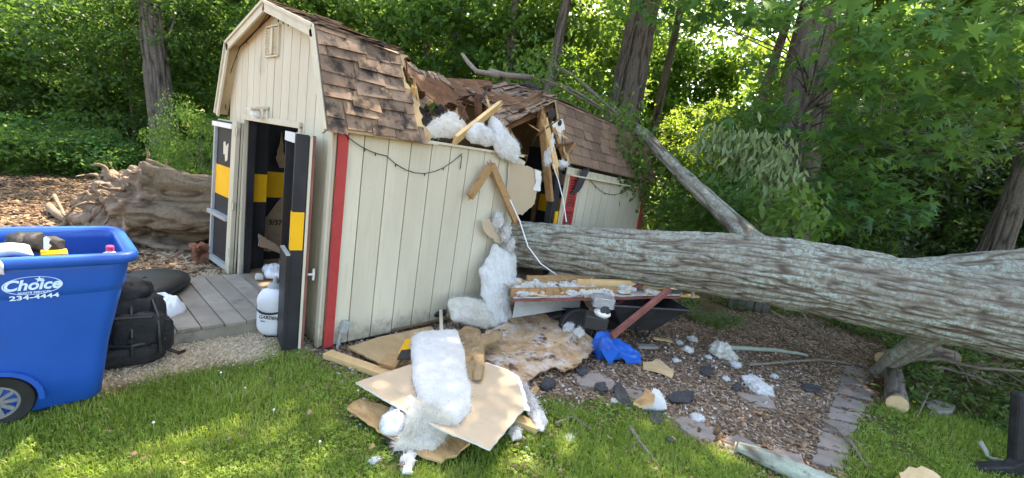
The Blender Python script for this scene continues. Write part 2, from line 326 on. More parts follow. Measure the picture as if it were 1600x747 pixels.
def data_np(name, P, F, mats, tint=None, smooth=False):
    me = bpy.data.meshes.new(name); n, k = F.shape
    me.vertices.add(len(P)); me.vertices.foreach_set('co', np.ascontiguousarray(P, np.float32).ravel())
    me.loops.add(n*k); me.loops.foreach_set('vertex_index', np.ascontiguousarray(F, np.int32).ravel())
    me.polygons.add(n); me.polygons.foreach_set('loop_start', np.arange(0, n*k, k, dtype=np.int32)); me.polygons.foreach_set('loop_total', np.full(n, k, np.int32))
    if not isinstance(mats, (list, tuple)): mats = [mats]
    for q in mats: me.materials.append(M[q])
    if tint is not None:
        a = me.attributes.new('tint', 'FLOAT', 'FACE'); a.data.foreach_set('value', np.asarray(tint, np.float32))
    if smooth: me.polygons.foreach_set('use_smooth', np.ones(n, bool))
    me.update(calc_edges=True); me.validate()
    return me
def tag(o, label, cat, group=None, kind=None):
    if label: o['label'] = label
    if cat: o['category'] = cat
    if group: o['group'] = group
    if kind: o['kind'] = kind
    return o
def empty(name, loc, label, cat, group=None):
    o = bpy.data.objects.new(name, None); COL.objects.link(o); o.location = loc; ORG[o.name] = V(loc); o.empty_display_size = .1
    return tag(o, label, cat, group)
def struct(o): o['kind'] = 'structure'; return o

def ragged(poly, step=.03, amp=.01, seed=0, keep=()):
    """poly (3-D points) with its edges subdivided and jittered; edge indices in keep stay straight"""
    r = random.Random(seed); out = []; n = len(poly)
    for i in range(n):
        a, b = V(poly[i]), V(poly[(i+1) % n]); L = (b-a).length; k = max(1, int(L/step)); c = sum((V(p) for p in poly), V())/n
        out.append(a)
        if i in keep: continue
        for j in range(1, k):
            p = a.lerp(b, j/k); d = (p-c).normalized(); out.append(p+d*r.uniform(-amp, amp)+(b-a).normalized()*r.uniform(-.3, .3)*step)
    return out
def sheet(name, poly, th, mats, parent=None, amp=.008, seed=0, keep=(), step=.03, nrm=None):
    poly = [V(p) for p in poly]
    if nrm is None:
        nrm = V()
        for i in range(len(poly)):
            a, b = poly[i], poly[(i+1) % len(poly)]; nrm += a.cross(b)
        nrm.normalize()
        if nrm.dot(V(CC)-poly[0]) < 0: nrm = -nrm; 
    area = V()
    for i in range(len(poly)): area += poly[i].cross(poly[(i+1) % len(poly)])
    if area.dot(nrm) < 0: poly = poly[::-1]
    pl = ragged(poly, step, amp, seed, keep)
    return MB().prism(pl, nrm*th, 0, 1, 2).build(name, mats, parent)
def fuzzed(P, f, seed):
    q = np.stack([fbm(P*26+31*k, seed+50+k, 4)-.5 for k in range(3)], 1)*2.2+np.stack([fbm(P*75+17*k, seed+60+k, 2)-.5 for k in range(3)], 1)*1.1
    return P+q*f
def mound(poly, H, na=64, nr=22, seed=0, namp=.4, nscale=6, power=2.2, nrm=(0, 0, 1), under=.0, warp=.02, fold=0, fs=(7, 16, 9), fuzz=0, jit=0):
    """a soft lump over a (star-shaped) outline of 3-D points: height H with noise, closed underneath"""
    poly = [V(p) for p in poly]; n = len(poly); c = sum(poly, V())/n; nrm = V(nrm).normalized()
    per = [0]
    for i in range(n): per.append(per[-1]+(poly[(i+1) % n]-poly[i]).length)
    B = []
    for k in range(na):
        s = per[-1]*k/na; i = max(j for j in range(n) if per[j] <= s); B.append(poly[i].lerp(poly[(i+1) % n], (s-per[i])/max(1e-6, per[i+1]-per[i])))
    B = np.array(B)
    for _ in range(2): B = (np.roll(B, 1, 0)+2*B+np.roll(B, -1, 0))/4
    B += (vnoise(B*9, seed+3)[:, None]-.5)*warp*2*((B-np.array(c))/np.maximum(np.linalg.norm(B-np.array(c), axis=1)[:, None], 1e-6))
    ts = np.linspace(0, 1, nr+1)[1:]
    P = [np.array(c)[None]]+[np.array(c)+(B-np.array(c))*t for t in ts]; T = np.concatenate([[0], np.repeat(ts, na)])
    P = np.concatenate(P); h = H*(1-T**power)**.5*(1-namp+2*namp*fbm(P*nscale, seed))
    if fold: h += fold*np.abs(fbm(P*np.array(fs), seed+9, 3)-.5)*(1-T**4)
    P = P+np.array(nrm)*h[:, None]
    if fuzz: P = fuzzed(P, fuzz, seed)
    if jit: P = P+np.random.default_rng(seed).normal(0, 1, P.shape)*jit*np.minimum(1, h/.03+.2)[:, None]; P[:, 2] = np.maximum(P[:, 2], .004)
    F = [(0, 1+k, 1+(k+1) % na) for k in range(na)]
    F = [(0, 1+k, 1+(k+1) % na, 1+(k+1) % na) for k in range(na)]
    tri = [(0, 1+k, 1+(k+1) % na) for k in range(na)]
    quad = [(1+r*na+k, 1+(r+1)*na+k, 1+(r+1)*na+(k+1) % na, 1+r*na+(k+1) % na) for r in range(nr-1) for k in range(na)]
    base = [tuple(1+(nr-1)*na+k for k in range(na))]
    return P, tri, quad, base
def mound_mb(mb, *a, m=0, t=.5, **k):
    P, tri, quad, base = mound(*a, **k); o = len(mb.v); mb.v += P.tolist()
    for f in tri+quad+[base[0][::-1]]: mb.f.append(tuple(i+o for i in f)); mb.m.append(m); mb.t.append(t)
    return P
def fibres(mb, P, n, L=.05, w=.0016, m=0, seed=0, droop=.3):
    r = np.random.default_rng(seed); P = np.asarray(P); c = P.mean(0)
    for i in r.integers(0, len(P), n):
        p = P[i]; d = (p-c); d = d/max(np.linalg.norm(d), 1e-6)*.6+r.normal(0, .7, 3); d /= np.linalg.norm(d); l = L*r.uniform(.4, 1.3)
        s = np.cross(d, r.normal(0, 1, 3)); s /= max(np.linalg.norm(s), 1e-6); q = p+d*l*.55; e = q+(d+np.array([0, 0, -droop])+r.normal(0, .3, 3))*l*.45
        mb.add([p-s*w, p+s*w, q+s*w*.7, q-s*w*.7, e], [(0, 1, 2, 3), (3, 2, 4)], m)
def blob(mb, c, rad, seed=0, amp=.2, ns=3, R=None, m=0, nu=28, nv=18, p=2.0, t=.5, fuzz=0):
    c = np.array(c, float); th = np.linspace(0, math.pi, nv+1); ph = np.linspace(0, 2*math.pi, nu, endpoint=False)
    T, H = np.meshgrid(th, ph, indexing='ij')
    f = lambda a: np.sign(a)*np.abs(a)**(2/p)
    Q = np.stack([f(np.sin(T))*f(np.cos(H)), f(np.sin(T))*f(np.sin(H)), f(np.cos(T))], -1).reshape(-1, 3)
    k = 1+amp*2*(fbm(Q*ns+seed*7.3, seed)-.5); Q = Q*k[:, None]*np.array(rad)
    if R is not None: Q = Q @ np.array(R).T
    Q = Q+c
    if fuzz: Q = fuzzed(Q, fuzz, seed)
    F = [(i*nu+j, (i+1)*nu+j, (i+1)*nu+(j+1) % nu, i*nu+(j+1) % nu) for i in range(nv) for j in range(nu)]
    o = len(mb.v); mb.v += Q.tolist()
    for q in F: mb.f.append(tuple(x+o for x in q)); mb.m.append(m); mb.t.append(t)
    return Q
def inpoly(X, Y, poly):
    r = np.zeros(X.shape, bool); n = len(poly)
    for i in range(n):
        x0, y0 = poly[i][:2]; x1, y1 = poly[(i+1) % n][:2]
        if y0 == y1: continue
        r ^= ((y0 > Y) != (y1 > Y)) & (X < (x1-x0)*(Y-y0)/(y1-y0)+x0)
    return r
def sdist(X, Y, poly):
    d = np.full(X.shape, 1e9); n = len(poly)
    for i in range(n):
        a = np.array(poly[i][:2]); b = np.array(poly[(i+1) % n][:2]); e = b-a; L = max(e@e, 1e-9)
        t = np.clip(((X-a[0])*e[0]+(Y-a[1])*e[1])/L, 0, 1); d = np.minimum(d, np.hypot(X-a[0]-t*e[0], Y-a[1]-t*e[1]))
    return np.where(inpoly(X, Y, poly), d, -d)
def text(name, s, size, loc, X, Y, m, parent, ext=.0012, bold=0, shear=0, align='CENTER', sx=1):
    cu = bpy.data.curves.new(name, 'FONT'); cu.body = s; cu.size = size; cu.extrude = ext; cu.offset = bold; cu.shear = shear; cu.align_x = align; cu.align_y = 'CENTER'
    cu.materials.append(M[m]); o = bpy.data.objects.new(name, cu); COL.objects.link(o)
    X = V(X).normalized(); Y = V(Y).normalized(); Z = X.cross(Y); org = ORG[parent.name]
    bpy.context.view_layer.update(); me = bpy.data.meshes.new_from_object(o.evaluated_get(bpy.context.evaluated_depsgraph_get())); me.name = name
    bpy.data.objects.remove(o); bpy.data.curves.remove(cu); o = bpy.data.objects.new(name, me); COL.objects.link(o)
    o.parent = parent; ORG[o.name] = org
    p = V(loc)-org
    o.matrix_local = Matrix(((X.x*sx, Y.x, Z.x, p.x), (X.y*sx, Y.y, Z.y, p.y), (X.z*sx, Y.z, Z.z, p.z), (0, 0, 0, 1)))
    return o
exec_order = None
# ------------------------------------------------------------------ ground
LAWN = [G(*q) for q in ((-120, 860), (-140, 640), (20, 650), (150, 636), (200, 606), (262, 590), (330, 574), (390, 566), (432, 548), (470, 556), (505, 575), (560, 590), (640, 640), (800, 640), (850, 622), (900, 618), (985, 632), (1035, 655), (1085, 690), (1150, 712), (1240, 760), (1300, 860), (700, 1000))]
LAWN2 = [G(*q) for q in ((1330, 860), (1310, 745), (1345, 640), (1400, 630), (1440, 640), (1520, 650), (1620, 650), (1800, 740), (1800, 860))]
GRAV = [G(*q) for q in ((100, 420), (150, 385), (250, 392), (330, 395), (390, 425), (470, 500), (480, 545), (400, 566), (330, 574), (262, 590), (180, 600), (60, 640), (-200, 640), (-200, 420))]
MULCH = [G(*q) for q in ((470, 556), (640, 640), (850, 622), (985, 632), (1085, 690), (1240, 760), (1310, 745), (1345, 640), (1370, 580), (1400, 540), (1330, 500), (1180, 490), (1050, 490), (900, 480), (760, 490), (600, 520))]
def gheight(X, Y):
    P = np.stack([X*.55, Y*.55, np.zeros_like(X)], -1).reshape(-1, 3)
    h = (fbm(P, 5, 3)-.5).reshape(X.shape)*.10
    r = np.hypot(X-.5, Y-1); w = np.clip((r-3)/4, 0, 1)
    far = np.clip((np.hypot(X, Y)-9)/14, 0, 1)
    return h*(.15+.85*w)-.006+far*(fbm(P*.25, 8, 3).reshape(X.shape)-.45)*.5*(Y < 19)
def axis(lo, hi, flo, fhi, fine):
    a = list(np.arange(flo, fhi, fine)); s = fine; x = flo
    while x > lo: s *= 1.22; x -= s; a.insert(0, x)
    s = fine; x = a[-1]
    while x < hi: s *= 1.22; x += s; a.append(x)
    return np.array(a)
gx = axis(-140, 140, -5, 5.5, .05); gy = axis(-60, 200, -3, 6.5, .05)
X, Y = np.meshgrid(gx, gy, indexing='ij')
Zg = gheight(X, Y)
nz = (fbm(np.stack([X*3, Y*3, X*0], -1).reshape(-1, 3), 21, 4).reshape(X.shape)-.5)
gm = np.clip(.5+(np.maximum(sdist(X, Y, LAWN), sdist(X, Y, LAWN2))+nz*.25)/.10, 0, 1)
vm = np.clip(.5+(sdist(X, Y, GRAV)+nz*.3)/.12, 0, 1)
mm = np.clip(.5+(sdist(X, Y, MULCH)+nz*.3)/.12, 0, 1)
far = np.clip((Y-13)/3, 0, 1)*np.clip((X+2.5)/1.5, 0, 1)*np.clip((38-Y)/6, 0, 1)*np.clip((16-X)/5, 0, 1)
nx, ny = X.shape; idx = np.arange(nx*ny).reshape(nx, ny)
F = np.stack([idx[:-1, :-1], idx[1:, :-1], idx[1:, 1:], idx[:-1, 1:]], -1).reshape(-1, 4)
m_, n_, b_, o_ = _new('ground_soil')
t1 = noise_node(n_, 5, 7); t2 = noise_node(n_, 38, 5)
forest = ramp(n_, t2.outputs[0], [(.3, (.07, .045, .028)), (.5, (.15, .098, .062)), (.7, (.24, .165, .11))]).outputs[0]
lawn = ramp(n_, t2.outputs[0], [(.3, (.06, .055, .022)), (.55, (.09, .12, .03)), (.75, (.15, .17, .05))]).outputs[0]
grav = ramp(n_, t2.outputs[0], [(.3, (.30, .225, .14)), (.5, (.50, .40, .26)), (.7, (.60, .49, .34))]).outputs[0]
mul = ramp(n_, t2.outputs[0], [(.3, (.07, .05, .038)), (.5, (.17, .12, .088)), (.7, (.26, .21, .17))]).outputs[0]
c_ = mixc(n_, forest, grav, attr(n_, 'gravel')); c_ = mixc(n_, c_, mul, attr(n_, 'mulch')); c_ = mixc(n_, c_, lawn, attr(n_, 'lawn'))
c_ = mixc(n_, c_, (.13, .20, .03), attr(n_, 'meadow'))
n_.links.new(c_, b_.inputs['Base Color']); b_.inputs['Roughness'].default_value = .95; b_.inputs['Specular IOR Level'].default_value = .1
bp = n_.nodes.new('ShaderNodeBump'); bp.inputs['Strength'].default_value = .8; bp.inputs['Distance'].default_value = .03
n_.links.new(t2.outputs[0], bp.inputs['Height']); n_.links.new(bp.outputs[0], b_.inputs['Normal'])
M['ground'] = m_
gme = data_np('ground', np.stack([X, Y, Zg], -1).reshape(-1, 3), F, 'ground', None, True)
for nm, a in (('lawn', gm), ('gravel', vm), ('mulch', mm), ('meadow', far)):
    at = gme.attributes.new(nm, 'FLOAT', 'POINT'); at.data.foreach_set('value', a.astype(np.float32).ravel())
go = bpy.data.objects.new('ground', gme); COL.objects.link(go); struct(go)
def scatter(poly, n, seed, feather=.06):
    r = np.random.default_rng(seed); p = np.array([q[:2] for q in poly]); lo, hi = p.min(0)-.05, p.max(0)+.05
    Q = r.uniform(lo, hi, (n, 2)); d = sdist(Q[:, 0], Q[:, 1], poly)+(vnoise(np.c_[Q*6, Q[:, :1]*0], 3)-.5)*.16
    return Q[d+r.normal(0, feather, len(Q)) > 0]
def leafshape(P0, D, N, L, W, kind):
    """P0 base, D direction, N normal, L length, W width arrays -> verts, faces"""
    S = np.cross(D, N); n = len(P0); L = L[:, None]; W = W[:, None]
    if kind == 'oval':
        cur = N*L*-.10
        P = np.stack([P0, P0+D*L*.35+S*W*.5+N*W*.10, P0+D*L*.72+S*W*.36+N*W*.08+cur*.4, P0+D*L+cur, P0+D*L*.72-S*W*.36+N*W*.08+cur*.4, P0+D*L*.35-S*W*.5+N*W*.10], 1).reshape(-1, 3)
        o = np.arange(n)[:, None]*6
        return P, np.concatenate([o+np.array([[0, 1, 2, 3]]), o+np.array([[0, 3, 4, 5]])], 1).reshape(-1, 4), 2
    if kind == 'long':
        cur = N*L*-.18
        P = np.stack([P0, P0+D*L*.45+S*W*.5, P0+D*L+cur, P0+D*L*.45-S*W*.5+N*W*.2], 1).reshape(-1, 3)
        o = np.arange(n)[:, None]*4
        return P, o+np.array([[0, 1, 2, 3]]), 1
    if kind == 'star':
        A = [(-.20, 0), (.02, .34), (-.02, .50), (.22, .20), (.62, .46), (.36, .14), (1.0, 0), (.36, -.14), (.62, -.46), (.22, -.20), (-.02, -.50), (.02, -.34)]
        A[2] = (.10, .62); A[10] = (.10, -.62); A[1] = (0, .16); A[11] = (0, -.16); A[0] = (-.06, 0)
        ring = [P0+D*L*a+S*L*b-N*L*.12*(a*a+b*b) for a, b in A]; ctr = P0+D*L*.22
        P = np.stack([ctr]+ring, 1).reshape(-1, 3); o = np.arange(n)[:, None]*13
        # quads around the centre: (c, i, i+1, i+2)
        f = [o+np.array([[0, 1+i, 1+i+1, 1+(i+2) % 12]]) for i in range(0, 12, 2)]
        return P, np.concatenate(f, 1).reshape(-1, 4), 6
    if kind == 'clover':
        P = []; 
        for a in (0, 2.094, 4.189):
            d = D*math.cos(a)+S*math.sin(a); s = -D*math.sin(a)+S*math.cos(a)
            P += [P0, P0+d*L*.6+s*L*.42+N*L*.1, P0+d*L*.95, P0+d*L*.6-s*L*.42+N*L*.1]
        P = np.stack(P, 1).reshape(-1, 3); o = np.arange(n)[:, None]*12
        return P, np.concatenate([o+np.array([[0, 1, 2, 3]])+4*k for k in range(3)], 1).reshape(-1, 4), 3
def unit(A): return A/np.maximum(np.linalg.norm(A, axis=1)[:, None], 1e-9)
def leaves(C, r, size, kind, seed, up=.8, spread=1.0, wid=.55, droop=.25):
    """leaves at points C facing roughly outward/upward"""
    g = np.random.default_rng(seed); n = len(C)
    N = unit(np.c_[g.normal(0, .55, (n, 2)), np.full(n, up)+g.normal(0, .35, n)])
    D = unit(np.cross(N, g.normal(0, 1, (n, 3)))); D[:, 2] -= droop; D = unit(D); N = unit(N-D*(N*D).sum(1)[:, None])
    L = size*g.uniform(.5, 1.4, n)
    return leafshape(C, D, N, L, L*wid, kind)
# grass and clover
def grass(poly, n, name, label, hmin, hmax, seed):
    Q = scatter(poly, n, seed); r = np.random.default_rng(seed+1); Q = Q[fbm(np.c_[Q*2.1, Q[:, :1]*0], 91, 4)+r.normal(0, .04, len(Q)) > .37]; n = len(Q)
    dens = vnoise(np.c_[Q*2.2, Q[:, :1]*0], 31)
    z = gheight(Q[:, 0], Q[:, 1]); P0 = np.c_[Q, z-.004]; a = r.uniform(0, 6.283, n); lean = np.c_[np.cos(a), np.sin(a), a*0]
    H = r.uniform(hmin, hmax, n)*(.55+.8*dens); w = r.uniform(.0012, .0026, n)[:, None]; S = np.c_[-np.sin(a), np.cos(a), a*0]
    k = r.uniform(.15, .95, n)[:, None]; U = np.array([0, 0, 1.])
    p1 = P0+U*H[:, None]*.6+lean*H[:, None]*.25*k; p2 = P0+U*H[:, None]*(1-.35*k)+lean*H[:, None]*.8*k
    P = np.stack([P0-S*w, P0+S*w, p1-S*w*.8, p1+S*w*.8, p2], 1).reshape(-1, 3); o = np.arange(n)[:, None]*5
    F = np.concatenate([o+np.array([[0, 1, 3]]), o+np.array([[0, 3, 2]]), o+np.array([[2, 3, 4]])], 1).reshape(-1, 3)
    pat = np.clip(fbm(np.c_[Q*3, Q[:, :1]*0], 77)*1.6-.35, 0, 1)
    t = np.clip(.1+.55*pat+r.normal(0, .12, n)+(r.random(n) < .07)*.6, 0, 1)
    tag(mesh_np(name, P, F, 'grass', np.repeat(t, 3)), label, 'grass', kind='stuff')
grass(LAWN, 210000, 'grass', 'short mown lawn grass in front of the shed and bin', .025, .075, 11)
grass(LAWN2, 60000, 'grass', 'short lawn grass to the right of the stepping stones', .03, .085, 12)
Q = scatter(LAWN, 40000, 14, .03); cl = fbm(np.c_[Q*2.6, Q[:, :1]*0], 55); Q = Q[cl > .46]
C = np.c_[Q, gheight(Q[:, 0], Q[:, 1])+rng.uniform(.008, .032, len(Q))]
P, F, k = leaves(C, 0, .0098, 'clover', 15, up=1.6)
pt = np.clip(fbm(C*3, 78)*1.7-.4+rng.normal(0, .15, len(C)), 0, 1)
tag(mesh_np('clover', P, F, 'clover', np.repeat(pt, k)), 'low clover leaves spread through the lawn in front of the shed', 'clover', kind='stuff')
Q = scatter(LAWN2, 9000, 16, .03); C = np.c_[Q, gheight(Q[:, 0], Q[:, 1])+rng.uniform(.012, .06, len(Q))]
P, F, k = leaves(C, 0, .011, 'clover', 17, up=1.6)
tag(mesh_np('clover', P, F, 'clover', np.repeat(rng.uniform(0, .8, len(C)), k)), 'clover leaves mixed in the lawn right of the stepping stones', 'clover', kind='stuff')
def chips(poly, n, name, m, label, cat, L, W, H, seed, lift=.012, feather=.08):
    Q = scatter(poly, n, seed, feather); r = np.random.default_rng(seed+1); n = len(Q)
    C = np.c_[Q, gheight(Q[:, 0], Q[:, 1])+r.uniform(.0, lift, n)]
    a = r.uniform(0, 6.283, n); tl = r.normal(0, .3, (n, 2))
    D = unit(np.c_[np.cos(a), np.sin(a), tl[:, 0]]); S = unit(np.c_[-np.sin(a), np.cos(a), tl[:, 1]]); N = unit(np.cross(D, S))
    l = (r.uniform(*L, n)/2)[:, None]; w = (r.uniform(*W, n)/2)[:, None]; h = (r.uniform(*H, n)/2)[:, None]
    vs = [C+D*l*i*(1 if j > 0 else .8)+S*w*j*(1 if i > 0 else .75)+N*h*kk for kk in (-1, 1) for j in (-1, 1) for i in (-1, 1)]
    P = np.stack(vs, 1).reshape(-1, 3); o = np.arange(n)[:, None]*8
    F = np.concatenate([o+np.array([q]) for q in ([4, 5, 7, 6], [0, 1, 5, 4], [2, 6, 7, 3], [0, 4, 6, 2], [1, 3, 7, 5])], 1).reshape(-1, 4)
    t = np.clip(r.beta(1.6, 1.6, n)*.8+.25*(fbm(C*2.5, seed)-.5)*2, 0, 1)
    return tag(mesh_np(name, P, F, m, np.repeat(t, 5)), label, cat, kind='stuff')
chips(MULCH, 34000, 'wood_chips', 'chips', 'brown wood chip mulch and torn scraps around the debris', 'mulch', (.012, .05), (.006, .018), (.002, .008), 20)
chips(GRAV, 42000, 'gravel', 'peb', 'pale pea gravel around the wooden ramp', 'gravel', (.008, .02), (.007, .015), (.005, .011), 24, .006)
LIT = [V(q) for q in ((-12, -5, 0), (-1.8, -2.2, 0), (-1.5, -.9, 0), (-2.6, .0, 0), (-3, 1.5, 0), (-8.5, 3, 0), (-12, 1, 0))]
chips(LIT, 26000, 'leaf_litter', 'litter', 'dry brown leaf litter on the ground before the left woods', 'leaf litter', (.03, .09), (.02, .05), (.002, .006), 28, .03)
SEED2 = [G(*q) for q in ((100, 420), (150, 385), (250, 392), (330, 395), (390, 425), (440, 470), (330, 470), (180, 470))]
chips(SEED2, 700, 'twig_scraps', 'litter', 'dark bark and twig scraps strewn over the pale gravel', 'scraps', (.02, .07), (.008, .02), (.004, .012), 33, .012)

chips(MULCH, 2600, 'bark_flakes', 'litter', 'larger torn bark flakes and dead leaves over the wood chip mulch', 'bark flakes', (.03, .09), (.015, .04), (.003, .008), 41, .02)
PILE = [G(*q) for q in ((500, 560), (560, 640), (640, 725), (800, 715), (870, 650), (1060, 660), (1230, 640), (1240, 560), (1050, 520), (900, 500), (700, 500))]
chips(PILE, 650, 'insulation_flecks', 'insul', 'tiny white insulation flecks strewn over the ground around the debris', 'insulation flecks', (.008, .03), (.006, .02), (.004, .012), 43, .02)
chips(LAWN, 420, 'dead_leaves', 'litter', 'few dead leaves and bark crumbs lying in the front lawn', 'dead leaves', (.02, .05), (.012, .03), (.002, .005), 45, .05)

UNDER = [G(*q) for q in ((1345, 600), (1370, 545), (1340, 505), (1420, 505), (1600, 535), (1720, 575), (1720, 680), (1560, 665), (1480, 640), (1400, 625))]
chips(UNDER, 5200, 'brown_litter', 'litter', 'brown dead leaves and bark bits under the right part of the trunk', 'leaf litter', (.02, .08), (.012, .035), (.002, .006), 47, .10)
# ------------------------------------------------------------------ shed
SHED = empty('garden_shed', (-1.22, 2.44, 0), 'cream barn roofed garden shed crushed in the middle by the fallen trunk', 'shed')
WL, WH = 4.88, 1.714
def wall_boards(mb, org, u, n, cuts, u0, u1, top, bot, step=.203, th=.016, shear=None, gap=.009):
    """vertical siding boards between u0 and u1 on the plane org + u*a + z*b, proud along n"""
    org, u, n = V(org), V(u), V(n); Z = V((0, 0, 1))
    edges = sorted(set([u0, u1]+[round(k*step, 4) for k in range(-40, 60) if u0 < k*step < u1]+[q for q in cuts if u0 < q < u1]))
    P = lambda a, b, d=0: org+u*(a+(shear(a, b) if shear else 0))+Z*b+n*d
    for a, b in zip(edges[:-1], edges[1:]):
        g0 = 0 if a in cuts or a == u0 else gap/2; g1 = 0 if b in cuts or b == u1 else gap/2
        a2, b2 = a+g0, b-g1
        mid = (a2+b2)/2
        pl = [P(a2, bot(mid)), P(b2, bot(mid)), P(b2, top(b2)), P(a2, top(a2))]
        if (pl[1]-pl[0]).cross(pl[3]-pl[0]).dot(n) < 0: pl = pl[::-1]
        mb.prism(pl, n*th, 0, 0, 1, random.random())
        pl = [P(a, bot(mid), -.006), P(b, bot(mid), -.006), P(b, top(b)-.002, -.006), P(a, top(a)-.002, -.006)]
        if (pl[1]-pl[0]).cross(pl[3]-pl[0]).dot(n) < 0: pl = pl[::-1]
        mb.prism(pl, n*.005, 1, 1, 1)
AP, HB, WB, OH = 2.664, 2.387, 1.022, .105
def gtop(a):                     # a = distance from the corner towards -x
    x = abs(a-1.22)
    if x > 1.105: return 1.90+(1.22-x)*(2.30-1.90)/.115 if x <= 1.22 else 1.9
    return min(HB+(WB-x)*(AP-HB)/WB, HB-(x-WB)*2.29)-.05 if x > WB else HB+(WB-x)*(AP-HB)/WB-.05
def gtop(a):
    x = abs(a-1.22)
    z = HB+(WB-x)*(AP-HB)/WB if x <= WB else HB-(x-WB)*2.285
    return z-.045
DL, DR, DT, DB = 1.90, .60, 1.665, .065     # door opening (distance from the corner) and its top and sill
mb = MB()
cuts = [DL, DR, 1.22, 1.22-WB, 1.22+WB]
wall_boards(mb, (0, 0, 0), (-1, 0, 0), (0, -1, 0), cuts, 0, 2.44, gtop, lambda a: DT if DR < a < DL else .03, step=.174)
struct_ = mb.build('front_wall', ['cream', 'groove'], SHED)
# side wall: its far end leans along the wall and ends torn
shear = lambda a, b: .022*a*(b/1.7)
tornw = lambda z: 1.93+.07*math.sin(z*7)+.05*math.sin(z*17)-.10*(z < .5)
mb = MB()
wall_boards(mb, (0, 0, 0), (0, 1, 0), (1, 0, 0), [], .045, 1.86, lambda a: WH-.01, lambda a: .03+.03*(a > .6), shear=shear)
pl = [V((0, 1.865+.04, 1.70)), V((0, 1.865, .05)), V((0, 1.95, .05)), V((0, 1.99, .5)), V((0, 1.94, .9)), V((0, 2.02, 1.2)), V((0, 1.97, 1.45)), V((0, 2.05, 1.66))]
mb.prism(pl, (.016, 0, 0), 0, 0, 1)
mb.build('side_wall', ['cream', 'groove'], SHED)
# far stretch of the side wall, settled a little
ftop = lambda a: 1.675-.095*(a-2.75)/2.1
mb = MB(); wall_boards(mb, (0, 0, 0), (0, 1, 0), (1, 0, 0), [], 2.80, WL, ftop, lambda a: .03, step=.174, shear=lambda a, b: .01*b)
mb.build('side_wall', ['cream', 'groove'], SHED)
# back, left walls
mb = MB(); wall_boards(mb, (-2.44, 0, 0), (0, 1, 0), (-1, 0, 0), [], 0, 1.5, lambda a: WH-.01, lambda a: .03); wall_boards(mb, (-2.44, 0, 0), (0, 1, 0), (-1, 0, 0), [], 2.9, WL, lambda a: WH-.06, lambda a: .03)
mb.build('side_wall', ['cream', 'groove'], SHED)
mb = MB(); wall_boards(mb, (0, WL, 0), (-1, 0, 0), (0, 1, 0), [1.22, 1.22-WB, 1.22+WB], 0, 2.44, lambda a: gtop(a)-.10, lambda a: .03)
mb.build('back_wall', ['cream', 'groove'], SHED)
# trims
MB().box((.028, .037, .865), (.026, .072, 1.68)).build('corner_trim', 'red', SHED, bevel=.003)
MB().box((.028, WL+.005, .75), (.026, .07, 1.38)).build('corner_trim', 'red', SHED, bevel=.003)
MB().box((-.032, -.026, .85), (.06, .018, 1.66)).build('corner_board', 'cream', SHED, bevel=.003)
FL = MB().box((-1.22, 2.44, .04), (2.40, 4.84, .05)).build('floor', 'card', SHED)
# roof geometry
sagf = lambda y: -.03*max(0, y)**2
def E1(y): return V((.105, y, 1.69+.0*y))
def B1(y): return V((-.2, y, HB-.018*max(0, y)))
def A1(y): return V((-1.22, y, AP-.07*max(0, y-.1)**1.6))
def EL(y): return V((-2.545, y, 1.69))
def BL(y): return V((-2.24, y, HB-.018*max(0, y)))
def slope(lo, hi): return lambda y, t: lo(y).lerp(hi(y), t)
def shingles(mb, S, y0, y1f, L, side, tab=.30, exp=.128, seed=0, jit=.004, miss=.0, lift=.012, y0f=None, curl=.3, tlo=0, thi=1):
    """overlapping tabs laid in courses; y1f(t) = torn end"""
    r = random.Random(seed); nc = int(math.ceil(L*(thi-tlo)/exp))
    for i in range(nc):
        t0 = tlo+i*exp/L; t1 = min(thi, t0+1.35*exp/L); ys = (y0f(t0) if y0f else y0)-(tab*r.random()); w0 = 0
        while True:
            w = tab*r.uniform(.8, 1.15); a = max(ys, y0f(t0) if y0f else y0); b = min(ys+w-.006, y1f(t0)+r.uniform(-.02, .03)); ys += w
            if a >= y1f(t0): break
            if b-a < .03 or r.random() < miss: continue
            n = ((S(a+.1, t1)-S(a, t1)).cross(S(a, t1)-S(a, t0))).normalized()*side
            dl = r.uniform(-jit, jit)/L*3; l0 = lift+r.uniform(0, .006)+(r.random() < curl)*r.uniform(0, .016); l1 = .004+r.uniform(0, .002)
            c = [S(a, t0+dl)+n*l0, S(b, t0+dl+r.uniform(-jit, jit)*2/L)+n*(l0+(r.random() < curl)*r.uniform(0, .02)), S(b, t1)+n*l1, S(a, t1)+n*l1]
            vs = c+[q-n*.006 for q in c]
            t = r.random(); mb.add(vs, [(0, 1, 2, 3), (7, 6, 5, 4), (0, 4, 5, 1), (1, 5, 6, 2), (2, 6, 7, 3), (3, 7, 4, 0)], 0, t)
    # orientation is irrelevant for opaque shingles
def deck(mb, S, y0, y1f, n=14, th=.014, m=1, side=1, y0f=None, amp=.02, seed=0, tlo=0., thi=1.):
    r = random.Random(seed); L = []
    R_ = []
    for k in range(n+1):
        t = tlo+(thi-tlo)*k/n; R_.append(S(y1f(t)+r.uniform(-amp, amp), t)); L.append(S((y0f(t)+r.uniform(-amp, amp)) if y0f else y0, t))
    poly = L+R_[::-1]; nn = (S(y0+.5, .5)-S(y0, .5)).cross(S(y0, 1)-S(y0, 0)).normalized()*side
    for k in range(n):
        q = [L[k], R_[k], R_[k+1], L[k+1]]; vs = q+[p-nn*th for p in q]
        mb.add(vs, [(0, 1, 2, 3), (7, 6, 5, 4), (0, 4, 5, 1), (1, 5, 6, 2), (2, 6, 7, 3), (3, 7, 4, 0)], m)
def lerp_tab(tab): return lambda t: float(np.interp(t, [q[0] for q in tab], [q[1] for q in tab]))
S1 = slope(E1, B1); L1 = .761
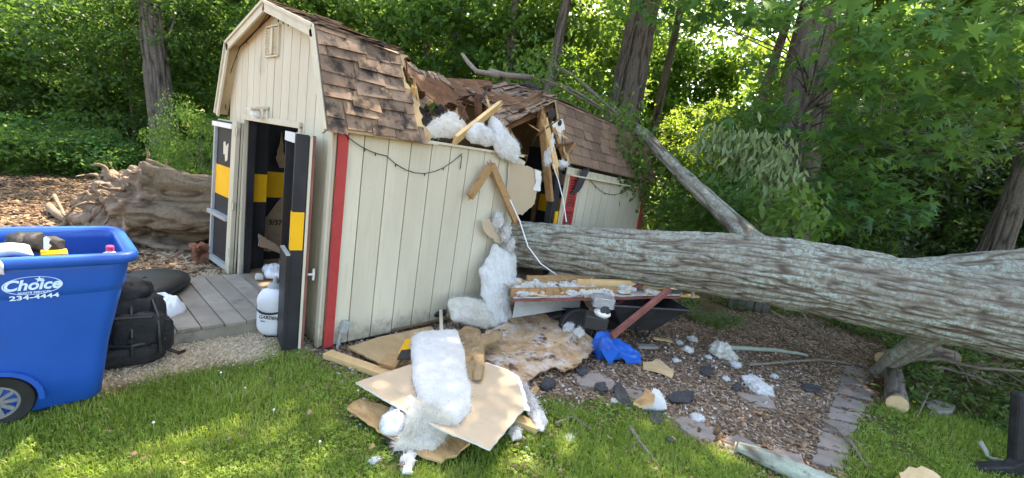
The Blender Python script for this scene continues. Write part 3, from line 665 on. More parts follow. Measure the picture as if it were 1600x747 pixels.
torn_s = lerp_tab([(0, .70), (.10, .66), (.22, .60), (.45, .60), (.62, .55), (.78, .52), (.9, .56), (1, .62)])
torn_d = lambda t: torn_s(t)+float(np.interp(t, [0, .1, .3, .6, .8, 1], [.01, .12, .10, .07, .04, .02]))
mb = MB(); deck(mb, S1, -.115, torn_d, 22, .014, 1, 1, amp=.018, seed=3)
shingles(mb, S1, -.12, torn_s, L1, 1, .235, .105, 4, .008, .0, .013, curl=.6)
mb.build('lower_roof_slope', ['shingle', 'ply'], SHED)
S2 = slope(B1, A1); L2 = 1.06
tor2 = lerp_tab([(0, .60), (.3, .70), (.6, 1.0), (1, 1.22)])
mb = MB(); deck(mb, S2, -.115, tor2, 14, .014, 1, 1, seed=5); shingles(mb, S2, -.12, lambda t: tor2(t)-.03, L2, 1, .235, .105, 6, .008, .0)
mb.build('upper_roof_slope', ['shingle', 'darkwood'], SHED)
SL1, SL2 = slope(EL, BL), slope(BL, A1)
tl = lambda t: 1.5
mb = MB(); deck(mb, SL1, -.115, tl, 8, .014, 1, -1); shingles(mb, SL1, -.12, tl, L1, -1, .30, .128, 7)
mb.build('lower_roof_slope', ['shingle', 'darkwood'], SHED)
mb = MB(); deck(mb, SL2, -.115, lambda t: 1.35, 8, .014, 1, -1); shingles(mb, SL2, -.12, lambda t: 1.3, L2, -1, .30, .128, 8)
mb.build('upper_roof_slope', ['shingle', 'darkwood'], SHED)
# far part of the roof
def E2(y): return V((.105, y, 1.72-.045*(y-2.7)))
def B2(y): return V((-.195, y, 2.40-.055*(y-2.7)))
def A2(y): return V((-1.22, y, 2.64-.04*(y-2.7)-.05*max(0, 3.3-y)))
def EL2(y): return V((-2.545, y, 1.64))
def BL2(y): return V((-2.24, y, 2.33))
FE = WL+.09
S3 = slope(E2, B2); st3 = lerp_tab([(0, 2.72), (.15, 2.66), (.4, 2.70), (.7, 2.64), (1, 2.66)])
mb = MB(); deck(mb, S3, 2.7, lambda t: FE, 12, .014, 1, 1, y0f=lambda t: st3(t)-.02, amp=.012, seed=9); shingles(mb, S3, 2.7, lambda t: FE+.015, .745, 1, .205, .118, 10, .002, .0, .010, y0f=st3, curl=.1)
mb.build('lower_roof_slope', ['shingle2', 'ply'], SHED)
S4 = slope(B2, A2)
mb = MB(); deck(mb, S4, 2.7, lambda t: FE, 12, .014, 1, 1, y0f=lambda t: 2.72+.1*t); shingles(mb, S4, 2.7, lambda t: FE, 1.05, 1, .25, .118, 12, .003, .01)
mb.build('upper_roof_slope', ['shingle2', 'ply'], SHED)
S5, S6 = slope(EL2, BL2), slope(BL2, A2)
mb = MB(); deck(mb, S5, 2.8, lambda t: FE, 6, .014, 1, -1); shingles(mb, S5, 2.8, lambda t: FE, .76, -1, .3, .128, 13); mb.build('lower_roof_slope', ['shingle2', 'ply'], SHED)
mb = MB(); deck(mb, S6, 2.8, lambda t: FE, 6, .014, 1, -1); shingles(mb, S6, 2.8, lambda t: FE, 1.05, -1, .3, .128, 14); mb.build('upper_roof_slope', ['shingle2', 'ply'], SHED)
# rake boards at the front gable: fascia, soffit, drip edge
mb = MB(); sf = MB(); dr = MB()
prof = [EL(0), BL(0), A1(0), B1(0), E1(0)]
for a, b in zip(prof[:-1], prof[1:]):
    d = (b-a).normalized(); n = V((d.z, 0, -d.x)); n = -n if n.z > 0 else n      # inward
    yv = V((0, 1, 0)); e = d*.0
    q = [V((p.x, -.128, p.z)) for p in (a, b)]
    mb.prism([q[0]+n*.012, q[1]+n*.012, q[1]+n*.085, q[0]+n*.085], (0, .018, 0))
    s = [a+n*.014, b+n*.014, b+n*.022, a+n*.022]
    sf.prism([V((p.x, -.109, p.z)) for p in s], (0, .094, 0))
    dr.prism([V((p.x, -.142, p.z)) for p in (a-n*.004, b-n*.004, b+n*.020, a+n*.020)], (0, .012, 0))
mb.build('rake_board', 'creamtrim', SHED); sf.build('soffit', 'soffit', SHED); dr.build('drip_edge', 'creamtrim', SHED)
MB().box((.053, .36, 1.705), (.075, .94, .018)).build('eave_soffit', 'creamtrim', SHED)
mb = MB(); mb.beam((.026, -.02, 1.716), (.026, 1.98, 1.712), .05, .02); mb.build('top_plate', 'creamtrim', SHED)
MB().box((.05, 3.85, 1.545), (.09, 2.08, .018), Matrix.Rotation(-.036, 3, 'X')).build('eave_soffit', 'creamtrim', SHED)
# gable vent
vc = AY(427, 65, -.02); V1 = MB()
for z in (-.125, .125): V1.box((vc.x, -.026, vc.z+z), (.30, .022, .014))
for x in (-.15, .15): V1.box((vc.x+x, -.026, vc.z), (.014, .022, .25))
vent = V1.build('gable_vent', 'creamtrim', SHED)
lv = MB()
for k in range(9): lv.box((vc.x, -.026, vc.z-.098+k*.0245), (.288, .004, .026), Matrix.Rotation(.7, 3, 'X'))
lv.box((vc.x, -.036, vc.z), (.05, .008, .22)); lv.build('louvre', 'creamtrim', vent)
# porch lamp above the door
lc = AY(414, 178, -.03)
pl_ = MB(); pl_.box((lc.x+.01, -.028, lc.z), (.07, .02, .10)); lamp = pl_.build('wall_lamp', 'whitemetal', SHED, bevel=.004)
MB().prism([lc+V((-.07, -.0, .045)), lc+V((.07, -.0, .045)), lc+V((.06, -.14, .015)), lc+V((-.06, -.14, .015))], (0, .01, .02)).build('lamp_hood', 'creamtrim', lamp)
MB().lathe([(.03, -.05), (.045, -.02), (.04, .02), (.02, .05)], lc+V((0, -.075, -.005)), 14).build('lamp_lens', 'whitemetal', lamp)
# door frame and doors
mb = MB(); mb.box((-DL-.03, -.026, .86), (.06, .02, 1.64)); mb.box((-DR+.02, -.026, .86), (.04, .02, 1.64)); mb.box((-(DL+DR)/2, -.030, DT+.022), (1.38, .028, .05))
mb.box((-(DL+DR)/2, .03, DT+.008), (1.30, .09, .018)); mb.build('door_frame', 'creamtrim', SHED, bevel=.003)
for x in (-DL-.012, -DR+.012): MB().box((x, .03, .86), (.02, .09, 1.6)).build('door_jamb', 'black', SHED)
MB().box((-(DL+DR)/2, -.01, .058), (1.30, .11, .018)).build('threshold', 'deck', SHED)
def door(name, hinge, d, n, W, H, z0, label=None, skew=0):
    """open door leaf: hinge point, horizontal direction d, inner-face normal n"""
    d, n = V(d).normalized(), V(n).normalized(); h = V(hinge); Z = V((0, 0, 1))
    P = lambda a, z, q=0: h+d*(a-skew*(z-z0))+Z*z+n*q
    def slab(mb, a0, a1, z0_, z1, q0, q1, m=0): 
        pl = [P(a0, z0_, q0), P(a1, z0_, q0), P(a1, z1, q0), P(a0, z1, q0)]
        if (pl[1]-pl[0]).cross(pl[3]-pl[0]).dot(n) < 0: pl = pl[::-1]
        mb.prism(pl, n*(q1-q0), m)
    mb = MB(); slab(mb, 0, W, z0, z0+H, 0, .016); dr_ = mb.build(name, 'cream', SHED)
    if label: dr_['label'] = label
    return dr_, P, slab
d1, P1, sl1 = door('door', (-DL-.075, -.046, 0), (-1, -.06, 0), (-.06, -1, 0), .66, 1.585, .045, 'left door folded back, black inside with a yellow stripe', skew=.05)
mb = MB(); sl1(mb, .006, .654, .05, 1.62, .017, .024); mb.build('inner_panel', 'black', d1)
mb = MB(); sl1(mb, 0, .11, .045, 1.63, .026, .062); mb.build('hinge_stile', 'cream', d1)
mb = MB(); sl1(mb, .111, .654, .06, .12, .025, .06); sl1(mb, .111, .654, .60, .64, .025, .085); sl1(mb, .615, .656, .121, .599, .025, .05); sl1(mb, .615, .656, .641, 1.55, .025, .05); mb.build('rail', 'grey', d1)
mb = MB(); sl1(mb, .111, .654, 1.552, 1.60, .025, .07); mb.build('rail', 'whitemetal', d1)
mb = MB(); sl1(mb, .112, .613, .83, 1.15, .0255, .028); mb.build('stripe', 'yellow', d1)
mb = MB(); mb.prism([P1(a, z, .0255) for a, z in ((.30, 1.22), (.36, 1.20), (.38, 1.28), (.42, 1.27), (.43, 1.40), (.38, 1.41), (.36, 1.36), (.33, 1.38), (.29, 1.40))], (-.0, -.002, 0)); mb.build('paint_chip', 'creamtrim', d1)
for z in (.25, .75, 1.5):
    mb = MB(); sl1(mb, -.03, .03, z, z+.075, .063, .067); mb.tube([P1(0, z-.005, .07), P1(0, z+.08, .07)], .007, 8); mb.build('hinge', 'creamtrim', d1)
d2, P2, sl2 = door('door', (-.57, -.035, 0), (.54, -.115, 0), (-.115, -.54, 0), .545, 1.60, .03, 'right door swung open, seen almost edge on', skew=.02)
mb = MB(); sl2(mb, .006, .54, .04, 1.62, .017, .023); mb.build('inner_panel', 'black', d2)
mb = MB(); sl2(mb, .49, .545, .03, 1.63, .024, .105); sl2(mb, .02, .488, .56, .60, .024, .10); sl2(mb, .02, .488, .03, .10, .024, .08); sl2(mb, 0, .03, .101, .559, .024, .09); sl2(mb, 0, .03, .601, 1.55, .024, .09); mb.build('rail', 'black', d2)
mb = MB(); sl2(mb, .30, .553, .035, .76, .106, .128); mb.build('lower_box', 'black', d2); mb = MB(); sl2(mb, .29, .556, .761, .775, .106, .132); mb.build('ledge', 'grey', d2)
mb = MB(); sl2(mb, .02, .50, 1.56, 1.63, .0765, .10); mb.build('rail', 'whitemetal', d2)
mb = MB(); sl2(mb, .489, .5475, .80, 1.08, .026, .1075); sl2(mb, .1, .488, .80, 1.08, .0235, .027); mb.build('stripe', 'yellow', d2)
mb = MB(); sl2(mb, .546, .552, .03, 1.62, -.002, .016); mb.build('edge_strip', 'creamtrim', d2)
mb = MB(); sl2(mb, .52, .555, .03, 1.63, -.020, -.003); mb.build('outer_trim', 'dullred', d2)
hp = P2(.50, .60, -.02); nn = V((.115, .54, 0)).normalized(); mb = MB(); mb.tube([hp, hp+nn*.05], .009, 10); mb.tube([hp+nn*.05+V((0, 0, -.045)), hp+nn*.052, hp+nn*.05+V((0, 0, .045))], .010, 10); mb.build('handle', 'whitemetal', d2, smooth=False)
# interior lining: black with a yellow stripe, torn brown board behind
mb = MB()
mb.box((-2.405, 1.5, .92), (.012, 2.95, 1.70)); mb.box((-2.405, 3.9, .9), (.012, 1.8, 1.6)); mb.box((-1.2, WL-.05, 1.0), (2.36, .012, 1.86))
mb.box((-.022, 1.0, .88), (.012, 1.8, 1.62)); mb.box((-.022, 3.85, .8), (.012, 1.95, 1.45)); mb.box((-2.15, .03, .87), (.44, .012, 1.6)); mb.box((-.32, .03, .87), (.52, .012, 1.6)); mb.box((-1.22, .03, 1.95), (2.2, .012, .52))
LIN = mb.build('inner_lining', 'black', SHED)
mb = MB(); mb.box((-2.397, 1.5, .966), (.003, 2.9, .30)); mb.box((-2.397, 3.9, .966), (.003, 1.75, .30)); mb.box((-1.2, WL-.058, .966), (2.3, .003, .30)); mb.build('stripe', 'yellow', LIN)
mb = MB(); mb.box((-2.06, .15, .87), (.012, .20, 1.6)); fin = mb.build('lining_flap', 'black', SHED)
mb = MB(); mb.box((-2.05, .15, .966), (.004, .196, .30)); mb.build('stripe', 'yellow', fin)
a, b, c, d = (AX(*q, -2.37) for q in ((443, 305), (446, 392), (408, 392), (404, 352)))
sheet('torn_board', [a, b, c, d], .01, ['card', 'gypsum', 'card'], SHED, .012, 3)
tb = [o for o in SHED.children if o.name.startswith('torn_board')][0]
text('lettering', '3/37', .085, AX(430, 348, -2.356), (0, 1, 0), (0, .05, 1), 'black', tb, .001, .002)
a = [AX(*q, -2.35) for q in ((440, 205), (446, 262), (437, 262), (431, 245), (437, 225))]
sheet('torn_board', a, .01, ['card', 'gypsum', 'card'], SHED, .012, 5)
a = [AX(*q, -1.95) for q in ((404, 365), (440, 388), (438, 396), (403, 384))]
sheet('torn_board', a, .01, ['card', 'gypsum', 'card'], SHED, .01, 6)
# framing left standing: rafters, ceiling joist, studs
def rafter(a, b, w=.04, h=.09, up=(0, 1, 0), nm='rafter'): MB().beam(a, b, w, h, up).build(nm, 'inside', SHED)
for y in (.05, .45):
    rafter(E1(y).lerp(B1(y), .2)+V((-.06, 0, -.03)), B1(y)+V((-.05, 0, -.07))); rafter(B1(y)+V((-.06, 0, -.08)), A1(y)+V((.02, 0, -.09))); rafter(EL(y).lerp(BL(y), .2)+V((.06, 0, -.03)), BL(y)+V((.05, 0, -.07))); rafter(BL(y)+V((.06, 0, -.08)), A1(y)+V((-.02, 0, -.09)))
for y in (3.0, 3.5, 4.0, 4.5):
    rafter(E2(y).lerp(B2(y), .2)+V((-.06, 0, -.03)), B2(y)+V((-.05, 0, -.07))); rafter(B2(y)+V((-.06, 0, -.08)), A2(y)+V((.02, 0, -.09)))
for y in (2.95, 3.45): rafter((-2.35, y, 1.52), (-.06, y, 1.50), .04, .12, (0, 0, 1), 'ceiling_joist')
for x in (-1.6, -.9): rafter((x, 4.3, .06), (x, 4.3, 1.5), .04, .09, (1, 0, 0), 'stud')
MB().beam((-.04, 2.84, .1), (-.05, 2.72, 1.6), .05, .09, (0, 1, 0)).beam((-.06, 2.70, .5), (-.06, 2.68, 1.55), .08, .03, (0, 1, 0)).build('stud', 'black', SHED)
MB().box((-.015, 2.78, .98), (.02, .05, .3)).build('stud', 'yellow', SHED)
# red shutter left of the far wall
mb = MB(); c0 = V((.034, 2.945, 1.17)); 
for dy in (-.085, .085): mb.box(c0+V((0, dy, 0)), (.026, .030, .80))
for dz in (-.385, 0, .385): mb.box(c0+V((0, 0, dz)), (.026, .14, .045))
sh = mb.build('shutter', 'red', SHED); MB().box(c0+V((-.010, 0, 0)), (.004, .16, .78)).build('back_panel', 'dullred', sh); lv = MB()
for k in range(22):
    z = -.355+k*.0338
    if abs(z) > .03: lv.box(c0+V((-.004, 0, z)), (.006, .14, .026), Matrix.Rotation(.75, 3, 'Y'))
lv.build('louvre', 'red', sh)
mb = MB(); mb.box((.03, 2.838, 1.16), (.03, .03, .86)); mb.build('window_jamb', 'creamtrim', SHED)
# conduit and box near the corner
mb = MB(); p0, p1, p2 = AX(527, 545, .05), AX(531, 525, .05), AX(537, 505, .05); mb.tube([V((p0.x, p0.y, -.02)), p0, p1, p2], .012, 10)
for k in range(5): q = p0.lerp(p2, .2+k*.14); mb.lathe([(.016, -.004), (.016, .004)], q, 10, (p2-p0))
cn = mb.build('conduit', 'grey', SHED, smooth=False)
R = Matrix.Rotation(-.30, 3, 'X'); MB().box(AX(536, 517, .055)+V((0, .01, .03)), (.05, .062, .10), R).build('conduit_box', 'grey', cn, bevel=.012)
# collapsed middle of the roof: broken sheathing seen from below, and the shingled slab
pa = [AX(629, 98, -.85), AX(652, 117, -.80), AX(690, 128, -.75), AX(713, 147, -.7), AX(731, 186, -.35), AX(722, 192, -.33), AX(690, 172, -.45), AX(655, 140, -.62), AX(634, 122, -.75)]
sheet('broken_sheathing', pa, .018, ['darkwood', 'oldwood', 'felt'], SHED, .012, 8, step=.04)
mb = MB(); q = [AX(630, 96, -.88), AX(652, 112, -.84), AX(691, 124, -.79), AX(716, 147, -.74)]
for a, b in zip(q[:-1], q[1:]):
    for k in range(6): t = k/6; p = a.lerp(b, t); mb.box(p+V((-.02, 0, .005+random.uniform(-.012, .015))), (.14, .075, .012), Matrix.Rotation(random.uniform(-.5, .5), 3, 'X') @ Matrix.Rotation(.5+random.uniform(-.3, .3), 3, 'Y'))
mb.build('torn_shingle_edge', 'shingle', SHED)
mb = MB(); mb.splinter(AX(648, 140, -.72), AX(728, 186, -.40), .09, .035, (0, 0, 1), 0, 10, .1); mb.beam(AX(634, 108, -.9), AX(700, 140, -.8), .04, .06)
mb.build('broken_rafter', 'darkwood', SHED)
pm = [AX(694, 122, -1.25), AX(760, 122, -1.30), AX(842, 137, -1.05), AX(872, 160, -.22), AX(842, 176, -.12), AX(787, 200, -.02), AX(762, 196, -.18), AX(735, 160, -.55), AX(712, 150, -.85)]
o_, r_, u_ = AX(787, 200, -.02), AX(872, 160, -.22), AX(720, 128, -1.15); u2_ = AX(843, 138, -1.05)
SM = lambda y, t: (o_.lerp(r_, y)).lerp((u_).lerp(u2_, y), t)+V((0, 0, .05*math.sin(y*7+t*4)*t))
mb = MB(); deck(mb, SM, 0, lambda t: 1.0, 10, .016, 1, 1, y0f=lambda t: 0.0, amp=.03, seed=2)
LM = (SM(.5, 1)-SM(.5, 0)).length; WM = (SM(1, .5)-SM(0, .5)).length
SMs = lambda y, t: SM(y/WM, t)
shingles(mb, SMs, -.03, lambda t: WM+.02, LM, 1, .26, .125, 17, .005, .02, .012, curl=.35)
mb.build('caved_roof_slab', ['shingle', 'darkwood'], SHED)
mb = MB(); blob(mb, AX(829, 138, -1.0), (.12, .16, .06), 4, .35, 3); mb.build('curled_felt', 'felt', SHED)
mb = MB(); mb.beam(AX(786, 203, -.05), AX(871, 165, -.25), .03, .03); mb.build('broken_fascia', 'darkwood', SHED)
mb = MB(); S7 = lambda y, t: AX(694, 124, -1.2).lerp(AX(716, 152, -.8), t).lerp(AX(770, 128, -1.25).lerp(AX(760, 170, -.5), t), y); deck(mb, S7, 0, lambda t: 1, 6, .02, 1); shingles(mb, lambda y, t: S7(y/.6, t)+V((0, 0, .02)), 0, lambda t: .6, .6, 1, .2, .1, 19, .01, .03, curl=.7); mb.build('caved_roof_slab', ['shingle', 'darkwood'], SHED)
mb = MB(); mb.splinter((.0-.05, 2.66, 1.25), AX(846, 178, -.08), .04, .09, (1, 0, 0)); mb.build('broken_rafter', 'oldwood', SHED); mb = MB(); mb.splinter(AX(884, 252, .02), AX(864, 200, -.06), .05, .03, (1, 0, 0)); mb.build('broken_rafter', 'oldwood', SHED); mb = MB(); mb.splinter(AX(850, 185, -.06), AX(869, 262, .03), .08, .035, (1, 0, 0)); mb.build('broken_rafter', 'lumber', SHED)
pw = [AX(*q, -.06) for q in ((862, 190), (878, 186), (884, 215), (889, 245), (880, 250), (874, 232), (867, 225))]
sheet('torn_drywall', pw, .012, ['gypsum', 'gypsum', 'kraft'], SHED, .012, 4)
for q in ((866, 216, .04), (869, 229, .03), (862, 178, .06), (875, 192, .03)): mb = MB(); blob(mb, AX(q[0], q[1], -.035), (.015, q[2], q[2]*1.1), 3, .4, 3, nu=12, nv=8); mb.build('felt_scrap', 'felt', SHED)
mb = MB(); Pn = blob(mb, AX(858, 235, -.03), (.05, .05, .17), 5, .5, 4); fibres(mb, Pn, 200, .05); Pn = blob(mb, AX(879, 256, .03), (.06, .08, .04), 6, .5, 4); fibres(mb, Pn, 150, .05); mb.build('insulation_tuft', 'insul', SHED)
r9 = random.Random(77)
for k in range(24):
    px, py = r9.choice(((640, 150, 30, 40), (690, 190, 30, 20), (740, 150, 22, 26), (700, 150, 40, 30), (835, 165, 22, 16), (650, 190, 16, 14)))[:2]; x = r9.uniform(-.75, -.1) if px < 800 else r9.uniform(-.35, -.05)
    p = AX(px+r9.uniform(-24, 24), py+r9.uniform(-20, 20), x); R = Matrix.Rotation(r9.uniform(0, 3.1), 3, 'Z') @ Matrix.Rotation(r9.uniform(-1, 1), 3, 'X') @ Matrix.Rotation(r9.uniform(-.9, .9), 3, 'Y')
    w, h = r9.uniform(.04, .12), r9.uniform(.04, .09); q = [p+R @ V((a*w, b*h, 0)) for a, b in ((-1, -1), (1, -.9), (.9, 1), (-.8, .8))]; m = r9.choice(['shingle', 'felt', 'felt', 'darkwood'])
    MB().prism(ragged(q, .04, .012, k), R @ V((0, 0, .008))).build('torn_shingle', m, SHED)
for k in range(22):
    px, py, x = r9.choice(((655, 175, -.2), (700, 200, -.1), (735, 195, -.2), (770, 190, -.1), (845, 200, -.1), (880, 240, 0), (640, 130, -.7), (820, 230, -.2))); a = AX(px+r9.uniform(-18, 18), py+r9.uniform(-12, 12), x)
    MB().splinter(a, a+V((r9.uniform(-.2, .2), r9.uniform(-.2, .25), r9.uniform(-.1, .25))), r9.uniform(.012, .04), r9.uniform(.008, .02), (.3, .2, .9), 0, 5, .1).build('splinter', r9.choice(['oldwood', 'lumber', 'darkwood']), SHED)
# ---- loose things on and against the shed
def string_light(pts, label, n=7):
    mb = MB(); P = []
    for a, b, sag in pts:
        for k in range(9): t = k/8; P.append(V(a).lerp(V(b), t)-V((0, 0, sag*4*t*(1-t))))
    P = [p for i, p in enumerate(P) if i == 0 or (p-P[i-1]).length > 1e-4]
    mb.tube(P, .0035, 5); o = mb.build('string_lights', 'nylon', None, loc=P[0]); tag(o, label, 'string lights')
    for k in range(n):
        p = P[int((k+.6)*(len(P)-1)/n)]; b = MB(); b.lathe([(.002, 0), (.005, -.006), (.004, -.018), (.001, -.024)], p, 8); b.build('bulb', 'nylon', o)
string_light([(AX(535, 207, .045), AX(603, 243, .03), .03), (AX(603, 243, .03), AX(722, 240, .035), .16), (AX(722, 240, .035), AX(719, 265, .03), 0)], 'dark string of little lights sagging across the near side wall', 9)
string_light([(AX(923, 282, .035), AX(985, 293, .035), .14)], 'short dark light string sagging on the far side wall', 4)
string_light([(AY(421, 22, -.05), AY(485, 45, -.05), .02), ], 'dark light string tacked under the right rake of the gable', 6)
string_light([(AY(418, 22, -.05), AY(376, 72, -.05), .03), (AY(376, 72, -.05), AY(351, 145, -.05), -.03), (AY(351, 145, -.05), AY(353, 172, -.05), 0)], 'dark light string hanging down the left side of the gable', 6)
# hanging shingle strip on the far wall
a, b = AX(912, 262, .09), AX(898, 303, .06); mb = MB(); w = V((0, .075, .015))
cur = [AX(918, 262, .05), AX(915, 266, .09), AX(909, 280, .085), AX(903, 294, .065), AX(897, 302, .05)]
vs = []
for p in cur: vs += [p-w, p+w, p+w+V((.008, 0, 0)), p-w+V((.008, 0, 0))]
for i in range(4):
    o4 = i*4; pass
mb.add(vs, [(i*4+a_, i*4+(a_+1) % 4, i*4+4+(a_+1) % 4, i*4+4+a_) for i in range(4) for a_ in range(4)]+[(0, 1, 2, 3), (19, 18, 17, 16)])
tag(mb.build('shingle_strip', 'charcoal'), 'curled charcoal shingle strip hanging over the red shutter', 'shingle')
# studs snapped in a V on the wall, board on the roof, post
o = MB().splinter(AX(764, 262, .10), AX(734, 308, .09), .075, .038, (1, 0, 0), 0, 12, .07).splinter(AX(734, 308, .09), AX(764, 262, .10), .075, .038, (1, 0, 0), 0, 14, .10, False).build('broken_stud', 'oldwood'); tag(o, 'shorter broken stud leaning left on the near wall top', 'broken stud')
o = MB().splinter(AX(768, 258, .06), AX(806, 345, .14), .075, .038, (1, 0, 0), 0, 18, .20).splinter(AX(806, 345, .14), AX(768, 258, .06), .075, .038, (1, 0, 0), 0, 14, .10, False).build('broken_stud', 'oldwood'); tag(o, 'longer splintered stud hanging down beside the torn wall end', 'broken stud')
o = MB().splinter(AX(710, 220, .07), AX(778, 166, -.12), .03, .115, (.6, -.5, .5), 0, 16, .15).build('snapped_board', 'lumber'); tag(o, 'pale splintered board sticking out of the broken roof', 'board')
mb = MB().splinter(AX(748, 205, -.3), AX(747, 150, -.45), .06, .05, (1, 0, 0), 0, 8, .08); tag(mb.build('broken_post', 'darkwood'), 'dark upright post stub standing in the roof hole', 'post')
# drywall sheet hanging in the breach
pd = [AX(*q, .04) for q in ((795, 250), (818, 258), (843, 268), (842, 290), (838, 298), (834, 318), (825, 326), (815, 336), (806, 334), (797, 330), (790, 318))]
tag(sheet('drywall_piece', pd, .012, ['kraft', 'gypsum', 'gypsum'], None, .008, 11), 'torn tan drywall piece hanging in the breach above the trunk', 'drywall')
pd = [AX(*q, .06) for q in ((835, 264), (845, 268), (844, 298), (838, 298), (832, 296), (837, 285))]
mb = MB(); mb.prism(ragged(pd, .03, .012, 4), (.008, 0, 0)); o = mb.build('paper_flap', 'gypsum'); tag(o, 'white paper flap torn loose at the right of the hanging drywall', 'paper')
# white cords
o = MB().tube([AX(864, 256, .05), AX(872, 280, .12), AX(880, 312, .2), AX(885, 347, .3)], .006, 6).build('white_rope', 'white'); tag(o, 'short white cord hanging before the red shutter', 'rope')
o = MB().tube([AX(797, 312, .2), AX(812, 345, .26), AX(825, 385, .36), AX(845, 412, .46), AX(870, 430, .5)], .007, 6).build('white_rope', 'white'); tag(o, 'long white cord draped down over the end of the trunk', 'rope')
# insulation on the broken wall top and hanging down
def drape(name, pxx, H, m, label, nrm, seed, nf=900, L=.05, fs=(6, 15, 2.2), fold=.16, namp=.3, sub=()):
    mb = MB(); P = mound_mb(mb, [AX(*q) for q in pxx], H, seed=seed, nrm=nrm, namp=namp, nscale=5, power=2.6, na=150, nr=64, warp=.04, fold=fold, fs=fs, fuzz=.011); fibres(mb, P, nf*2, L, .0010, seed=seed)
    for pxx2, H2, sd in sub: P = mound_mb(mb, [AX(*q) for q in pxx2], H2, seed=sd, nrm=nrm, namp=.45, nscale=9, power=2, na=110, nr=40, warp=.04, fold=.06, fuzz=.011); fibres(mb, P, nf//2, L, .0010, seed=sd)
    o = mb.build(name, m, smooth=True); tag(o, label, 'insulation'); return o
def tuftobj(name, items, m, label, cat='insulation', nf=500, L=.06):
    mb = MB()
    for c, r, s in items:
        Pn = blob(mb, c, r, s, .55, 3.2, nu=64, nv=40, fuzz=min(.014, max(r)*.16)); fibres(mb, Pn, (nf//len(items)+40)*2, L, .0009, seed=s)
    o = mb.build(name, m, smooth=True); tag(o, label, cat); return o
drape('insulation_clump', [(728, 212, .03), (735, 200, -.02), (752, 198, -.03), (768, 208, .03), (770, 225, .05), (755, 229, .05), (738, 226, .05)], .10, 'insul', 'white insulation clump on the wall top under the splintered board', (.7, -.5, .5), 7, 400, .04, (9, 11, 9), .08, .4)
drape('insulation_clump', [(762, 196, -.06), (768, 184, -.10), (776, 188, -.08), (781, 206, .0), (796, 218, .05), (812, 228, .08), (814, 242, .10), (800, 252, .10), (784, 250, .09), (772, 236, .07), (768, 215, .02)], .10, 'insul', 'white insulation clump spilling over the torn wall top into the breach', (.75, -.5, .35), 8, 600, .05, (9, 11, 9), .10, .45)
drape('insulation_clump', [(664, 214, .04), (668, 200, -.05), (682, 188, -.2), (700, 180, -.3), (716, 184, -.25), (728, 196, -.12), (726, 212, .0), (712, 218, .03), (690, 217, .03)], .08, 'yinsul', 'pale insulation clump lying in the open roof beside the eave', (.6, -.5, .6), 9, 500, .05, (8, 10, 8), .10, .45)
# hanging batt
drape('insulation_batt', [(749, 424, .13), (756, 400, .11), (774, 384, .10), (795, 387, .13), (806, 400, .16), (808, 424, .19), (800, 446, .22), (789, 456, .25), (796, 480, .33), (800, 503, .38), (790, 513, .40), (768, 508, .38), (759, 482, .32), (752, 452, .22)], .15, 'insul', 'long white insulation batt hanging down to the ground at the torn wall end', (.80, -.55, .2), 3)
drape('insulation_clump', [(696, 486, .24), (703, 469, .18), (728, 463, .17), (756, 468, .22), (782, 482, .32), (797, 502, .40), (782, 515, .42), (752, 512, .40), (726, 508, .36), (706, 501, .31)], .10, 'yinsul', 'shredded insulation heap at the wall base beside the hanging batt', (.7, -.5, .4), 5, 1300, .06, (9, 12, 10), .12, .5)
tuftobj('insulation_clump', [(AX(778, 345, .10), (.05, .06, .09), 19), (AX(790, 365, .14), (.05, .05, .10), 20), (AX(798, 385, .2), (.04, .04, .08), 21)], 'insul2', 'grey shredded insulation stuck on the splintered stud end', nf=500)
pt = [AX(*q, .10) for q in ((752, 345), (765, 343), (775, 365), (795, 378), (798, 390), (775, 378), (758, 364))]
tag(sheet('torn_paper', pt, .008, ['kraft', 'gypsum', 'kraft'], None, .012, 5), 'ragged tan paper scrap poking out below the snapped studs', 'paper')
